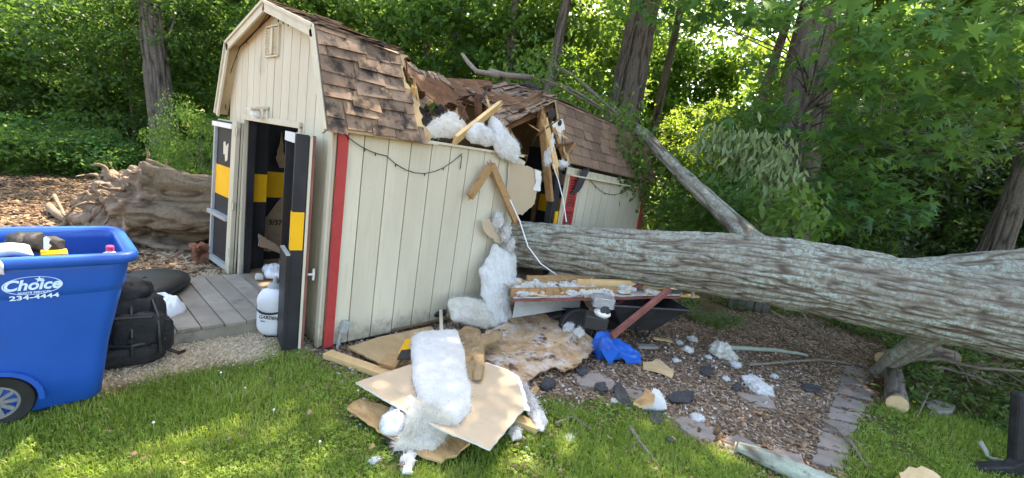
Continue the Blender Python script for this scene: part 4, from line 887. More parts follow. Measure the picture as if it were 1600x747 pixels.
# ------------------------------------------------------------------ fallen tree
FT = empty('fallen_tree', (0, 2.2, 0), 'huge fallen tree with lichened bark lying across the crushed shed', 'fallen tree')
def bark_tube(name, pts, rad, res_a, res_l, amp, m, parent, seed=0, fr=11, fl=2.2, flute=0, fork=None, cap=True):
    pts = np.array(pts, float); seg = np.linalg.norm(np.diff(pts, axis=0), axis=1); s = np.r_[0, np.cumsum(seg)]
    n = max(4, int(s[-1]/res_l)); ss = np.linspace(0, s[-1], n)
    def interp(y):
        # smooth (Catmull-like) by averaging linear interpolations
        k = np.linspace(-.12, .12, 5)*s[-1]/len(s)*2; return sum(np.interp(np.clip(ss+q, 0, s[-1]), s, y) for q in k)/5
    C = np.stack([interp(pts[:, i]) for i in range(3)], 1); R = interp(np.array(rad))
    D = unit(np.gradient(C, axis=0)); up = np.array([0, 0, 1.]) if abs(D[0, 2]) < .8 else np.array([1., 0, 0])
    X_ = unit(np.cross(D, up)); Y_ = np.cross(X_, D)
    a = np.linspace(0, 2*np.pi, res_a, endpoint=False); ca, sa = np.cos(a), np.sin(a)
    A, L = np.meshgrid(a, ss, indexing='xy')
    rr = R[:, None]
    Q = np.stack([np.cos(A)*fr*rr, np.sin(A)*fr*rr, L*fl], -1).reshape(-1, 3)
    wv = np.c_[fbm(Q*.35, seed+40, 2), fbm(Q*.35+9, seed+41, 2), np.zeros(len(Q))]
    Q2 = Q+wv*1.3
    rdg = np.abs(2*vnoise(Q2, seed)-1); rdg2 = np.abs(2*vnoise(Q2*2.1+5, seed+1)-1)
    d = (np.clip(rdg*1.7, 0, 1)*.7+np.clip(rdg2*1.6, 0, 1)*.3)
    lump = (fbm(np.stack([np.cos(A)*1.6, np.sin(A)*1.6, L*.8], -1).reshape(-1, 3), seed+5, 3)-.5)
    rad_ = R[:, None]*(1+.18*lump.reshape(A.shape))+amp*(d.reshape(A.shape)-.6)
    if flute: rad_ = rad_*(1+flute(L)*np.cos(5*A+1.0+L*.3)+flute(L)*.6*np.cos(3*A+2))
    P = (C[:, None, :]+X_[:, None, :]*(np.cos(A)*rad_)[..., None]+Y_[:, None, :]*(np.sin(A)*rad_)[..., None]).reshape(-1, 3)
    idx = np.arange(len(P)).reshape(n, res_a)
    F = np.stack([idx[:-1], np.roll(idx, -1, 1)[:-1], np.roll(idx, -1, 1)[1:], idx[1:]], -1).reshape(-1, 4)
    for ring, rev in ((0, 1), (-1, 0)):
        k = len(P); P = np.r_[P, [C[ring]]]; w = idx[ring]; f = np.stack([np.full(res_a, k), w, np.roll(w, -1), np.roll(w, -1)], 1)
        f = np.stack([w[0::2], w[1::2], np.roll(w, -2)[0::2], np.full(res_a//2, k)], 1); F = np.r_[F, f if not rev else f[:, ::-1]]
    hh = np.r_[np.clip(d, 0, 1), [.5, .5]]
    return mesh_np(name, P, F, m, hh[F].mean(1), parent, True)
bark_tube('root_butt', [(-3.85, -.36, .46), (-3.45, -.05, .49), (-2.95, .45, .55), (-2.30, 1.15, .60)], [.46, .41, .35, .30], 220, .011, .06, 'rootbark', FT, 5, 15, 2.4, flute=lambda L: .24*np.clip(1-L/1.7, 0, 1))
bark_tube('trunk', [(-2.36, 1.10, .60), (-1.5, 1.6, .68), (0, 2.25, .76), (.82, 2.66, .83), (1.62, 3.06, .93), (2.2, 3.35, .975), (2.7, 3.6, .985), (3.15, 3.83, .97), (3.6, 4.05, .975), (4.3, 4.35, .98), (5.2, 4.65, 1.0)],
          [.30, .28, .248, .272, .30, .325, .335, .34, .35, .355, .33], 320, .010, .033, 'bark', FT, 3, 25, 3.2)
bark_tube('limb', [(3.1, 4.1, 1.06), (3.7, 4.55, 1.24), (4.4, 5.2, 1.45), (5.3, 5.9, 1.65)], [.20, .23, .23, .22], 180, .012, .022, 'bark', FT, 6, 25, 3.4)
bark_tube('limb', [(2.06, 3.42, 1.10), (1.80, 3.70, 1.27), (1.33, 4.02, 1.50), (.63, 4.38, 1.86), (.0, 4.62, 2.27), (-.42, 4.78, 2.46)], [.18, .115, .10, .09, .08, .06], 64, .02, .016, 'bark', FT, 9, 14, 2.5)
bark_tube('limb', [(3.55, 4.2, .74), (3.40, 4.35, .45), (3.28, 4.5, .2), (3.2, 4.6, -.05)], [.12, .10, .09, .085], 48, .02, .014, 'bark', FT, 12, 14, 2.5)
# root plate: core lump with flaring and broken roots, soil
RC = V((-4.0, -.50, .42)); mb = MB(); rr_ = random.Random(5)
Pn = blob(mb, RC, (.42, .50, .45), 21, .55, 3.4, nu=150, nv=100); mb.build('root_plate', 'root', FT, smooth=True)
mb = MB()
def root(mb, p, d, L, r, bend, seed):
    q = random.Random(seed); P = [V(p)]; d = V(d).normalized(); n = 14
    for k in range(n): d = (d+V((q.uniform(-1, 1), q.uniform(-1, 1), q.uniform(-1, .8)))*bend).normalized(); P.append(P[-1]+d*L/n)
    P = [V((a.x, a.y, max(a.z, .02))) for a in P]
    mb.tube(P, [r*(1-.8*k/n)*(1+.25*q.uniform(-1, 1))+.003 for k in range(n+1)], 10, wob=.6, seed=seed); return P
specs = [((.1, .0, .25), (.1, -.5, .7), .22, .13), ((.35, .2, .33), (.9, .2, .7), .25, .06), ((-.3, -.3, .0), (-1, -.55, -.05), .55, .13), ((-.25, -.35, -.15), (-1, -.5, -.15), .6, .11), ((-.1, -.35, -.25), (-.5, -1, -.15), .5, .13), ((.1, -.4, -.3), (.2, -1, -.2), .3, .12), ((-.35, .1, .15), (-1, .3, .1), .4, .10), ((-.2, -.1, .2), (-.9, -.5, .1), .4, .14), ((-.35, -.2, -.25), (-1, -.1, -.1), .6, .07), ((-.3, -.4, -.28), (-.9, -.8, 0), .5, .06)]
for k, (o, d, L, r) in enumerate(specs): root(mb, RC+V(o), d, L, r, .30, 60+k)
for k in range(90):
    d = V((rr_.uniform(-1, .6), rr_.uniform(-1, .4), rr_.uniform(-.6, .9))).normalized(); root(mb, RC+V((d.x*.36, d.y*.46, d.z*.40)), d+V((0, 0, -.35)), rr_.uniform(.12, .5), rr_.uniform(.006, .026), .55, 100+k)
mb.build('roots', 'root', FT, smooth=True)
mb = MB()
Pq = mound_mb(mb, [G(*q) for q in ((150, 352), (190, 374), (250, 392), (310, 392), (345, 372), (300, 345), (200, 338))], .16, seed=5, namp=.8, nscale=5, warp=.05)
mb.build('soil_clump', 'root', FT, smooth=True)
# ------------------------------------------------------------------ helper: stick and log things
def stick(pts, r, m, label, cat='branch', name='fallen_branch', seed=0, twigs=0, ends=None):
    mb = MB(); pts = [V(p) for p in pts]; P = []
    for a, b in zip(pts[:-1], pts[1:]):
        for k in range(5): P.append(a.lerp(b, k/5)+V((mnoise.noise(a*3+V((k, seed, 0))), mnoise.noise(a*3+V((0, k, seed))), mnoise.noise(a*4+V((seed, 0, k)))*.5))*r*.9)
    P.append(pts[-1]); n = len(P); rr = r if hasattr(r, '__len__') else [r*(1-.55*k/n) for k in range(n)]
    mb.tube(P, rr, 10, wob=.3, seed=seed); q = random.Random(seed)
    for k in range(twigs):
        i = q.randrange(n//4, n-1); d = (P[min(i+1, n-1)]-P[i-1]).normalized(); s = V((q.uniform(-1, 1), q.uniform(-1, 1), q.uniform(-.1, .8))).normalized(); L = q.uniform(.1, .35)
        p1 = P[i]+(d+s).normalized()*L*.6; p2 = p1+(d*.8+s*.6+V((q.uniform(-.4, .4), q.uniform(-.4, .4), -.2))).normalized()*L*.5; mb.tube([P[i], p1, p2], [rr[i]*.5, rr[i]*.35, .002], 6)
    o = mb.build(name, m, smooth=True); tag(o, label, cat); return o
def cutlog(pts, rad, m, label, seed=0, cat='log', name='cut_log', res=72):
    root_ = empty(name, (pts[0][0], pts[0][1], 0), label, cat)
    bark_tube('bark', pts, rad, res, .012, .012, m, root_, seed, 16, 3)
    for p, d, r in ((V(pts[0]), (V(pts[0])-V(pts[1])).normalized(), rad[0]), (V(pts[-1]), (V(pts[-1])-V(pts[-2])).normalized(), rad[-1])):
        mb = MB(); mb.lathe([(r*.93, 0), (r*.93, .006), (r*.5, .009), (.001, .010)], p+d*.002, 28, d); mb.build('cut_face', 'cut', root_)
    return root_
# ------------------------------------------------------------------ collapsed wall panel under the trunk
CP = empty('collapsed_wall_panel', (.9, 2.6, 0), 'collapsed shed wall panel lying flat under the trunk, topped with scraps', 'wall panel')
zp = lambda p, z: G(p[0], p[1], z)
fl_, fr_ = G(798, 472, .40), G(1062, 466, .54); bl_, br_ = V((.35, 2.35, .44)), V((1.35, 3.65, .55))
pan = ragged([fl_, fr_, br_, bl_], .06, .012, 4)
MB().prism(pan, (0, 0, .018), 0).build('siding', 'dullred', CP)
MB().prism([p+V((0, 0, .02)) for p in ragged([fl_.lerp(bl_, .05), fr_.lerp(br_, .05), br_, bl_], .05, .012, 9)], (0, 0, .012), 0).build('inner_sheet', 'dirtgyp', CP)
mb = MB(); dirf = (fr_-fl_).normalized(); sid = V((-dirf.y, dirf.x, 0))
o0 = V((0, 0, .033)); mb.splinter(fl_+sid*.10+o0+V((0, 0, .02))+dirf*.02, fl_.lerp(fr_, .62)+sid*.10+o0+V((0, 0, .02)), .04, .085, (0, 0, 1), 0, 12, .2); mb.build('stud', 'oldwood', CP)
mb = MB(); mb.splinter(fl_.lerp(fr_, .42)+sid*.26+o0+V((0, 0, .05)), fl_.lerp(fr_, .98)+sid*.22+o0+V((0, 0, .045)), .05, .09, (0, 0, 1), 0, 8, .08); mb.build('stud', 'lumber', CP)
mb = MB(); mb.splinter(fl_.lerp(fr_, .15)+sid*.42+o0+V((0, 0, .04)), fl_.lerp(fr_, .8)+sid*.42+o0+V((0, 0, .04)), .05, .09, (0, 0, 1), 0, 8, .08); mb.build('stud', 'oldwood', CP)
mb = MB()
for k in range(90):
    t, s = random.random()*.86, random.uniform(.03, .5); p = fl_.lerp(fr_, t)+sid*s+o0
    if k % 3 == 0: mb.box(p+V((0, 0, .02)), (random.uniform(.04, .16), random.uniform(.02, .05), .012), Matrix.Rotation(random.uniform(0, 3), 3, 'Z') @ Matrix.Rotation(random.uniform(-.4, .4), 3, 'X'), 1)
    else: Pn = blob(mb, p+V((0, 0, .02)), (random.uniform(.03, .09), random.uniform(.03, .09), random.uniform(.015, .04)), k, .55, 4, nu=26, nv=16, m=2 if k % 2 else 0, fuzz=.012); fibres(mb, Pn, 30, .04, .0009, m=0)
mb.build('torn_scraps', ['insul2', 'lumber', 'yinsul'], CP)
o = MB().beam(G(1010, 458, .55), G(1090, 463, .50), .05, .022).build('wood_strip', 'lumber'); tag(o, 'clean pale wood strip sticking out past the collapsed panel', 'wood strip')
mb = MB(); p = G(1083, 457, .58); mb.tube([p+V((0, 0, -.06)), p+V((0, 0, .08))], .018, 12); tag(mb.build('pipe_stub', 'grey'), 'short grey pipe stub under the trunk beside the wood strip', 'pipe')
# white lap siding slipped beneath
mb = MB(); a, b = G(800, 496, .20), G(905, 480, .26); d = (b-a)
for k in range(3): q = V((-.03, .04, .075))*k; mb.prism([a+q, b+q, b+q+V((-.03, .04, .085)), a+q+V((-.03, .04, .085))], V((.015, -.012, .004)))
o = mb.build('siding_piece', 'dullwhite'); tag(o, 'white lap siding piece lying under the collapsed panel', 'siding')
# charcoal shingles sliding out below
mb = MB()
for k, (px, py, z, w) in enumerate(((860, 490, .16, .26), (895, 480, .22, .28), (925, 500, .14, .26), (950, 505, .12, .22), (905, 505, .08, .28), (880, 476, .26, .24))):
    mb.box(G(px, py, z), (w, .30, .008), Matrix.Rotation(.6+.2*k, 3, 'Z') @ Matrix.Rotation(-.45+.1*k, 3, 'Y'), t=random.random())
tag(mb.build('shingle_heap', 'charcoal'), 'slumped charcoal roof shingles under the collapsed wall panel', 'shingles')
# ------------------------------------------------------------------ wheelbarrow
WB_ = empty('wheelbarrow', (1.28, 2.75, 0), 'black wheelbarrow crushed under the collapsed panel, red brown handle', 'wheelbarrow')
mb = MB(); u = V((.50, .866, 0)); w_ = V((-.866, .5, 0)); o0 = V((1.20, 2.42, .21))
lo = [o0+u*a+w_*b for a, b in ((.0, -.12), (.34, -.15), (.34, .20), (.0, .18))]; hi = [o0+u*a+w_*b+V((0, 0, .27)) for a, b in ((-.22, -.22), (.62, -.26), (.62, .32), (-.22, .28))]
up_ = [h+V((0, 0, .0)) for h in hi]; rim = [h+(h-(o0+u*.2)).normalized()*.03 for h in hi]
mb.add(lo+hi, [(3, 2, 1, 0)]+[(i, (i+1) % 4, 4+(i+1) % 4, 4+i) for i in range(4)]); inn = [p+V((0, 0, .012)) for p in lo]; mb.add(inn+[p.lerp(o0+u*.2+V((0, 0, .27)), .03) for p in hi], [(0, 1, 2, 3)]+[(4+i, 4+(i+1) % 4, (i+1) % 4, i) for i in range(4)])
mb.build('tray', 'rubber', WB_, bevel=.015)
MB().tube([*hi, hi[0]], .012, 8).build('tray_rim', 'case', WB_)
a_, b_ = DEP(955, 526, 4.02), DEP(1046, 452, 4.32); mb = MB(); mb.beam(a_, b_, .045, .05); mb.build('handle', 'dullred', WB_, bevel=.004)
mb = MB(); mb.beam(a_+w_*.40+u*.05, b_+w_*.36, .045, .05); mb.build('handle', 'dullred', WB_, bevel=.004)
for s, dx in ((-.16, 0), (.24, .03)):
    p = o0+u*.36+w_*s; mb = MB(); f1 = V((G(1011, 528).x, G(1011, 528).y, .0))+w_*(s+.16); mb.tube([p+V((0, 0, .16)), f1+V((0, 0, .03)), f1+u*-.05, f1+u*-.16+V((0, 0, .06)), p+u*-.22+V((0, 0, .04))], .014, 10); mb.build('leg', 'case', WB_, smooth=True)
mb = MB(); wc = o0+u*-.42+w_*.02+V((0, 0, -.03)); mb.lathe([(.10, -.035), (.165, -.04), (.18, -.02), (.18, .02), (.165, .04), (.10, .035)], wc, 28, w_); mb.build('wheel', 'rubber', WB_, smooth=False)
# engine block thing
EN = empty('small_engine', DEP(942, 500, 3.98), 'grey and white small engine under the collapsed panel left of the wheelbarrow', 'engine')
e0 = DEP(942, 474, 3.98); Rz = Matrix.Rotation(.65, 3, 'Z')
mb = MB(); mb.box(e0+V((0, 0, .02)), (.17, .15, .09), Rz)
for k in range(5): mb.box(e0+V((0, 0, -.015+k*.018)), (.19, .16, .006), Rz)
mb.build('engine_block', 'metal', EN, bevel=.004)
mb = MB(); blob(mb, e0+V((.03, -.03, -.075)), (.075, .07, .045), 2, .15, 2, nu=24, nv=14); mb.build('fuel_tank', 'whitemetal', EN, smooth=True)
mb = MB(); fr = V((.75, -.62, .2)).normalized(); mb.lathe([(.042, 0), (.045, .02), (.03, .03), (.001, .032)], e0+V((.055, -.045, -.045)), 20, fr); 
for k in range(5): a = k*1.2566; mb.box(e0+V((.055, -.045, -.045))+fr*.035+V((.02*math.cos(a)*.6, .02*math.cos(a)*.7, .02*math.sin(a))), (.008, .008, .008))
mb.build('recoil_starter', 'case', EN)
MB().box(e0+V((-.02, -.03, -.17)), (.2, .16, .12), Rz).build('engine_base', 'case', EN, bevel=.01)
MB().tube([e0+V((-.12, -.02, .03)), e0+V((-.02, -.09, .04))], .02, 12).build('muffler', 'metal', EN)
# ------------------------------------------------------------------ tarp and ground debris
def soft(name, pxs, z, H, m, label, cat, seed=0, fold=0, namp=.4, nscale=6, fib=0, L=.05, power=2.2, zs=None, na=72, nr=24, fs=(7, 16, 9), warp=.02, smooth=True, jit=0, fuzz=0):
    mb = MB(); pl = [G(q[0], q[1], (zs[i] if zs else z)) for i, q in enumerate(pxs)]
    P = mound_mb(mb, pl, H, seed=seed, namp=namp, nscale=nscale, power=power, fold=fold, na=na, nr=nr, warp=warp, fs=fs, jit=jit, fuzz=fuzz)
    if fib: fibres(mb, P[:int(len(P)*.97)], fib, L, seed=seed)
    o = mb.build(name, m, smooth=True); tag(o, label, cat); return o
def crumple(name, pz, m, label, cat, cuts=4, amp=.012, seed=0):
    from mathutils.geometry import delaunay_2d_cdt
    P = [G(*q) for q in pz]; vs, es, fs, *_ = delaunay_2d_cdt([V((p.x, p.y)) for p in P], [], [], 0, 1e-6)
    zz = [min(P, key=lambda p: (p.x-v.x)**2+(p.y-v.y)**2).z for v in vs]; bm = bmesh.new(); bv = [bm.verts.new((v.x, v.y, z)) for v, z in zip(vs, zz)]
    for f in fs: bm.faces.new([bv[i] for i in f])
    bmesh.ops.subdivide_edges(bm, edges=bm.edges[:], cuts=cuts, use_grid_fill=True); bmesh.ops.triangulate(bm, faces=bm.faces[:])
    r = random.Random(seed); bm.verts.index_update(); mb = MB()
    for v in bm.verts: mb.v.append((v.co.x+r.uniform(-1, 1)*amp*.5, v.co.y+r.uniform(-1, 1)*amp*.5, max(.004, v.co.z+r.uniform(-1, 1)*amp+.03*mnoise.noise(v.co*9))))
    for f in bm.faces: mb.f.append(tuple(v.index for v in f.verts)); mb.m.append(0); mb.t.append(.5)
    bm.free(); o = mb.build(name, m); tag(o, label, cat); return o
crumple('blue_tarp', [(916, 549, 0), (932, 563, 0), (955, 571, 0), (980, 570, 0), (1002, 568, 0), (1001, 555, .03), (985, 541, .09), (962, 528, .14), (945, 513, .22), (932, 520, .19), (924, 536, .08), (940, 530, .25), (950, 545, .15), (968, 548, .15), (930, 550, .06), (985, 557, .05), (948, 560, .03), (972, 560, .07), (958, 538, .13), (938, 545, .16)], 'tarp', 'crumpled blue tarp on the ground below the wheelbarrow', 'tarp', 3, .010, 3)
def block(px0, px1, z, w, h, m, name, label, cat, up=(0, 0, 1), z1=None):
    o = MB().beam(G(*px0, z), G(*px1, z if z1 is None else z1), w, h, up).build(name, m, bevel=.002); tag(o, label, cat); return o
block((511, 553), (842, 669), .03, .09, .04, 'lumber', 'lumber_board', 'long pale pine board running under the tan drywall sheet', 'board')
# plywood against the wall
tag(sheet('plywood_sheet', [G(543, 545, .03), G(588, 530, .05), G(672, 512, .06), G(688, 528, .05), G(660, 560, .04), G(628, 588, .03)], .014, ['ply', 'oldwood', 'ply'], None, .006, 3), 'brown weathered plywood sheet lying against the near wall base', 'plywood')
tag(MB().box(G(611, 565, .09), (.13, .11, .035), Matrix.Rotation(.5, 3, 'Z') @ Matrix.Rotation(.35, 3, 'X')).build('wood_block', 'oldwood', bevel=.003), 'small orange brown wood block on the plywood by the batt', 'wood block')
mb = MB(); a = [G(*q, .12) for q in ((622, 553), (634, 531), (655, 529), (650, 548), (640, 560))]; mb.prism(a, (0, 0, .008)); yb = mb.build('painted_scrap', 'yellow'); tag(yb, 'yellow painted scrap with a black edge tucked beside the batt', 'scrap')
mb = MB(); a = [G(*q, .132) for q in ((620, 562), (627, 548), (645, 546), (640, 562))]; mb.prism(a, (0, 0, .006)); mb.build('black_edge', 'black', yb)
block((690, 522), (689, 486), .10, .035, .03, 'creamtrim', 'white_stake', 'short white wood stake standing up behind the batt', 'stake', (1, 0, 0), .16)
o = MB().lathe([(.030, 0), (.034, .005), (.034, .20), (.028, .20)], G(664, 492, .10), 20, (G(697, 489, .12)-G(664, 492, .10))).build('black_pipe', 'rubber'); tag(o, 'short black pipe at the wall base beside the stake', 'pipe')
# large stained plywood sheet, right edge curling up
def warped(name, pxz, th, mats, label, cat, seed=0, n=26):
    pts = [G(p[0], p[1], p[2]) for p in pxz]; c = sum(pts, V())/len(pts); mb = MB()
    pl = ragged(pts, .04, .018, seed); na = len(pl); nr = 16; Q = [c]; 
    for r in range(1, nr+1):
        for p in pl:
            q = c.lerp(p, r/nr); q = q+V((0, 0, .012*mnoise.noise(q*5)+.02*mnoise.noise(q*2.2))); Q.append(q)
    F = [(0, 1+k, 1+(k+1) % na) for k in range(na)]+[(1+r*na+k, 1+(r+1)*na+k, 1+(r+1)*na+(k+1) % na, 1+r*na+(k+1) % na) for r in range(nr-1) for k in range(na)]
    B = [q-V((0, 0, th)) for q in Q]; nq = len(Q)
    mb.add(Q+B, F, 0); mb.f += [tuple(i+nq for i in f[::-1]) for f in F]; mb.m += [2]*len(F); mb.t += [.5]*len(F)
    for k in range(na):
        i, j = 1+(nr-1)*na+k, 1+(nr-1)*na+(k+1) % na; mb.f.append((i, i+nq, j+nq, j)); mb.m.append(1); mb.t.append(.5)
    o = mb.build(name, mats); tag(o, label, cat); return o
warped('stained_plywood', [(735, 530, .05), (775, 512, .08), (812, 492, .14), (845, 488, .17), (880, 505, .17), (910, 518, .16), (936, 532, .10), (920, 556, .08), (900, 572, .08), (882, 580, .07), (868, 573, .06), (845, 580, .05), (822, 598, .04), (790, 596, .04), (745, 590, .03)], .012, ['rustply', 'oldwood', 'osb'], 'large rust stained plywood sheet dusted with insulation by the blue tarp', 'plywood', 5)
# pile in the foreground: stained board, drywall sheet, batt
warped('broken_plywood', [(543, 634, .06), (562, 622, .09), (620, 640, .10), (680, 660, .10), (735, 690, .08), (720, 702, .06), (690, 722, .04), (668, 716, .04), (620, 688, .04), (575, 662, .05)], .016, ['osb', 'lumber', 'osb'], 'broken plywood piece sticking out under the tan drywall sheet', 'plywood', 6)
soft('white_bag', ((592, 655), (597, 680), (620, 682), (642, 668), (640, 645), (615, 638)), .08, .06, 'white', 'crumpled white plastic bag poking out under the batt', 'plastic bag', 8, fold=.14, namp=.6, na=36, nr=9, fs=(12, 12, 12), smooth=False, jit=.006)
tag(sheet('shingle_piece', [G(*q, .025) for q in ((598, 682), (620, 690), (632, 712), (612, 700))], .008, ['charcoal']*3, None, .006, 2), 'charcoal shingle piece in the grass under the broken plywood', 'shingle')
dz = lambda px: .15+.03*(px-690)/130
dw = [G(a, b, z) for a, b, z in ((556, 600, .16), (600, 585, .16), (640, 572, .17), (700, 566, .18), (757, 569, .17), (790, 580, .15), (806, 590, .14), (815, 618, .13), (819, 640, .12), (790, 675, .13), (765, 705, .14), (735, 692, .15), (700, 678, .16), (655, 655, .17), (610, 632, .17))]
dwo = sheet('drywall_sheet', dw, .013, ['kraft', 'gypsum', 'gypsum'], None, .004, 7, nrm=V((.03, -.06, 1)).normalized()); tag(dwo, 'large tan drywall sheet with white broken edges lying on the grass', 'drywall')
ed = [dw[4], dw[5], dw[6], dw[7], dw[8]]; cc = sum(dw, V())/len(dw); out = [p+(p-cc).normalized()*.035 for p in ed]; inn_ = [p.lerp(cc, .03) for p in ed]
mb = MB()
for k in range(4):
    q = [inn_[k], out[k], out[k+1], inn_[k+1]]; mb.prism(ragged([p+V((0, 0, -.006)) for p in q], .02, .012, k, keep=(0, 2)), (0, 0, .005))
mb.build('torn_edge', 'gypsum', dwo)
def batt(name, L, R, th, m, label, seed=0, nu=90, nv=48, lump=.3, nf=4500, fl=.03, up=6, fuzz=.009, streak=0):
    L = np.array([G(*q) for q in L]); R = np.array([G(*q) for q in R]); u = np.linspace(0, 1, nu); v = np.linspace(0, 1, nv); k = np.linspace(0, 1, len(L))
    ip = lambda A: np.stack([np.interp(u, k, A[:, c]) for c in range(3)], 1); A, B = ip(L), ip(R); U, Vv = np.meshgrid(u, v, indexing='ij')
    e = (fbm(np.c_[u*7, u*0, u*0+seed], seed, 3)-.5)[:, None]*.05; C = A[:, None]*(1-Vv[..., None])+B[:, None]*Vv[..., None]; C = C+(B-A)[:, None]*e[..., None]
    e2 = (fbm(np.c_[v*5, v*0, v*0+seed+3], seed+1, 3)-.5)*.05; C = C+((A[-1]-A[0])[None, None]*e2[None, :, None])
    P = C.reshape(-1, 3); w = (1-np.abs(2*Vv-1)**up)**.42*(1-np.abs(2*U-1)**(up*2))**.42; h = th*w.ravel()*(1-lump/2+lump*fbm(P*9, seed, 4))
    if streak: h = h+w.ravel()*streak*np.abs(fbm(np.c_[Vv.ravel()*9, U.ravel()*1.5, U.ravel()*0], seed+8, 3)-.5)
    T = P.copy(); T[:, 2] += h; T = fuzzed(T, fuzz, seed); Bt = P.copy(); n = nu*nv; ix = np.arange(n).reshape(nu, nv)
    q = np.stack([ix[:-1, :-1], ix[1:, :-1], ix[1:, 1:], ix[:-1, 1:]], -1).reshape(-1, 4)
    rim = np.r_[ix[0], ix[1:, -1], ix[-1, -2::-1], ix[-2:0:-1, 0]]; rs = np.stack([rim, np.roll(rim, -1), np.roll(rim, -1)+n, rim+n], 1)
    mb = MB(); mb.arr(np.r_[T, Bt], np.r_[q, q[:, ::-1]+n, rs]); fibres(mb, T, nf, fl, .0009, seed=seed); o = mb.build(name, m, smooth=True); tag(o, label, 'insulation'); return o
batt('insulation_batt', [(643, 530, .19), (642, 560, .19), (645, 590, .19), (650, 615, .19), (657, 640, .18), (664, 656, .17)], [(714, 520, .19), (724, 552, .19), (729, 590, .18), (736, 620, .18), (736, 645, .17), (718, 664, .17)], .085, 'insul', 'thick white insulation batt lying on the tan drywall sheet', 5, lump=.34)
batt('insulation_batt', [(638, 632, .19), (636, 650, .17), (632, 670, .12), (624, 690, .06), (614, 704, .03)], [(690, 648, .20), (704, 664, .17), (698, 682, .10), (688, 700, .04), (676, 712, .025)], .05, 'yinsul', 'torn stringy batt end folded down onto the grass under the thick batt', 9, 80, 60, .4, 3200, .05, 5, .009, .06)
soft('insulation_scrap', ((630, 722), (640, 708), (646, 712), (642, 738), (628, 742)), .02, .03, 'insul', 'small stringy insulation scrap on the grass below the folded batt', 'insulation', 4, fuzz=.02, fib=150, L=.03)
# insulation shreds along the right edge of the drywall
soft('insulation_shred', ((806, 590), (822, 600), (836, 630), (855, 660), (850, 674), (838, 668), (822, 645), (810, 620)), .05, .04, 'insul2', 'grey insulation shreds along the right edge of the drywall sheet', 'insulation', 6, fuzz=.014, na=120, nr=30, fib=500, L=.05, namp=.6, nscale=12)
soft('insulation_shred', ((790, 676), (800, 665), (815, 672), (818, 688), (800, 692)), .02, .03, 'insul2', 'small grey insulation shred under the drywall corner by the board end', 'insulation', 7, fib=160, L=.03)
tag(sheet('wood_splinter', [G(*q, .06) for q in ((808, 625), (838, 605), (842, 612), (815, 634))], .02, ['oldwood']*3, None, .006, 2), 'brown wood splinter poking out right of the drywall sheet', 'splinter')
soft('felt_piece', ((842, 604), (850, 596), (868, 600), (866, 608), (850, 612)), .01, .05, 'charcoal', 'curled dark felt piece on the grass edge right of the drywall sheet', 'roof felt', 8, fold=.05)
# tan jacket
JK = empty('tan_jacket', G(745, 575, .1), 'crumpled tan canvas jacket draped behind the thick batt', 'jacket')
mb = MB(); mound_mb(mb, [G(a, b, z) for a, b, z in ((712, 520, .16), (730, 508, .20), (750, 515, .19), (757, 540, .19), (757, 572, .19), (755, 596, .18), (735, 596, .18), (724, 570, .2))], .02, seed=4, fold=.13, namp=.6, nscale=7, fs=(13, 13, 13), na=100, nr=40); mb.build('body', 'jacket', JK, smooth=True)
mb = MB(); mound_mb(mb, [G(a, b, z) for a, b, z in ((735, 545, .19), (750, 527, .19), (775, 518, .17), (786, 520, .16), (784, 530, .15), (762, 538, .18), (748, 550, .19))], .025, seed=6, fold=.10, namp=.5, nscale=7, fs=(14, 14, 14), na=100, nr=40); mb.build('sleeve', 'jacket', JK, smooth=True)
mb = MB(); mound_mb(mb, [G(a, b, z) for a, b, z in ((738, 556, .22), (756, 553, .21), (757, 578, .2), (752, 596, .2), (738, 596, .2))], .02, seed=7, fold=.07, namp=.3, fs=(10, 10, 10)); mb.build('pocket', 'jacket', JK, smooth=True)
# clumps in front of the stained plywood
for k, (px, py, r, lab) in enumerate(((888, 513, .05, 'small fluffy insulation clump on the stained plywood by the dark shingles'), (905, 520, .04, 'tiny fluffy insulation clump at the right corner of the stained plywood'))):
    tuftobj('insulation_clump', [(G(px, py, .17), (r, r*1.3, r), 40+k)], 'insul', lab, nf=200, L=.03)
tuftobj('insulation_clump', [(G(1126, 548, .05), (.10, .12, .085), 50), (G(1138, 556, .04), (.08, .06, .05), 51)], 'yinsul', 'large white insulation chunk standing on the mulch right of the tarp', nf=300, L=.03)
tuftobj('insulation_clump', [(G(1175, 596, .03), (.07, .09, .045), 52), (G(1190, 608, .03), (.09, .08, .05), 53)], 'insul', 'white insulation clump beside the flat dark stone on the mulch', nf=300, L=.035)
SMALL = [(1082, 530, .05, 'white insulation tuft on the mulch behind the pale plank'), (1062, 536, .035, 'small insulation tuft left of the large chunk behind the plank'), (1075, 546, .05, 'flat insulation tuft on the mulch near the pale plank'), (1107, 558, .03, 'tiny tuft directly left of the large insulation chunk'), (1150, 570, .05, 'flat tuft just right of the large insulation chunk'), (1135, 592, .03, 'small tuft left of the clump by the flat dark stone'), (1090, 653, .045, 'white insulation tuft on the edge of the lawn by the border stones'), (962, 627, .03, 'small tuft near the dark shingle pieces at the lawn edge'), (980, 636, .02, 'tiny tuft in the grass edge near the shingle pieces'), (890, 685, .03, 'white insulation tuft alone on the grass right of the drywall'), (585, 720, .022, 'tiny white tuft on the grass left of the broken plywood'), (1056, 563, .03, 'tuft on the mulch beside the splintered wood scrap'), (1210, 588, .03, 'small tuft on the mulch up from the black oval shingle')]
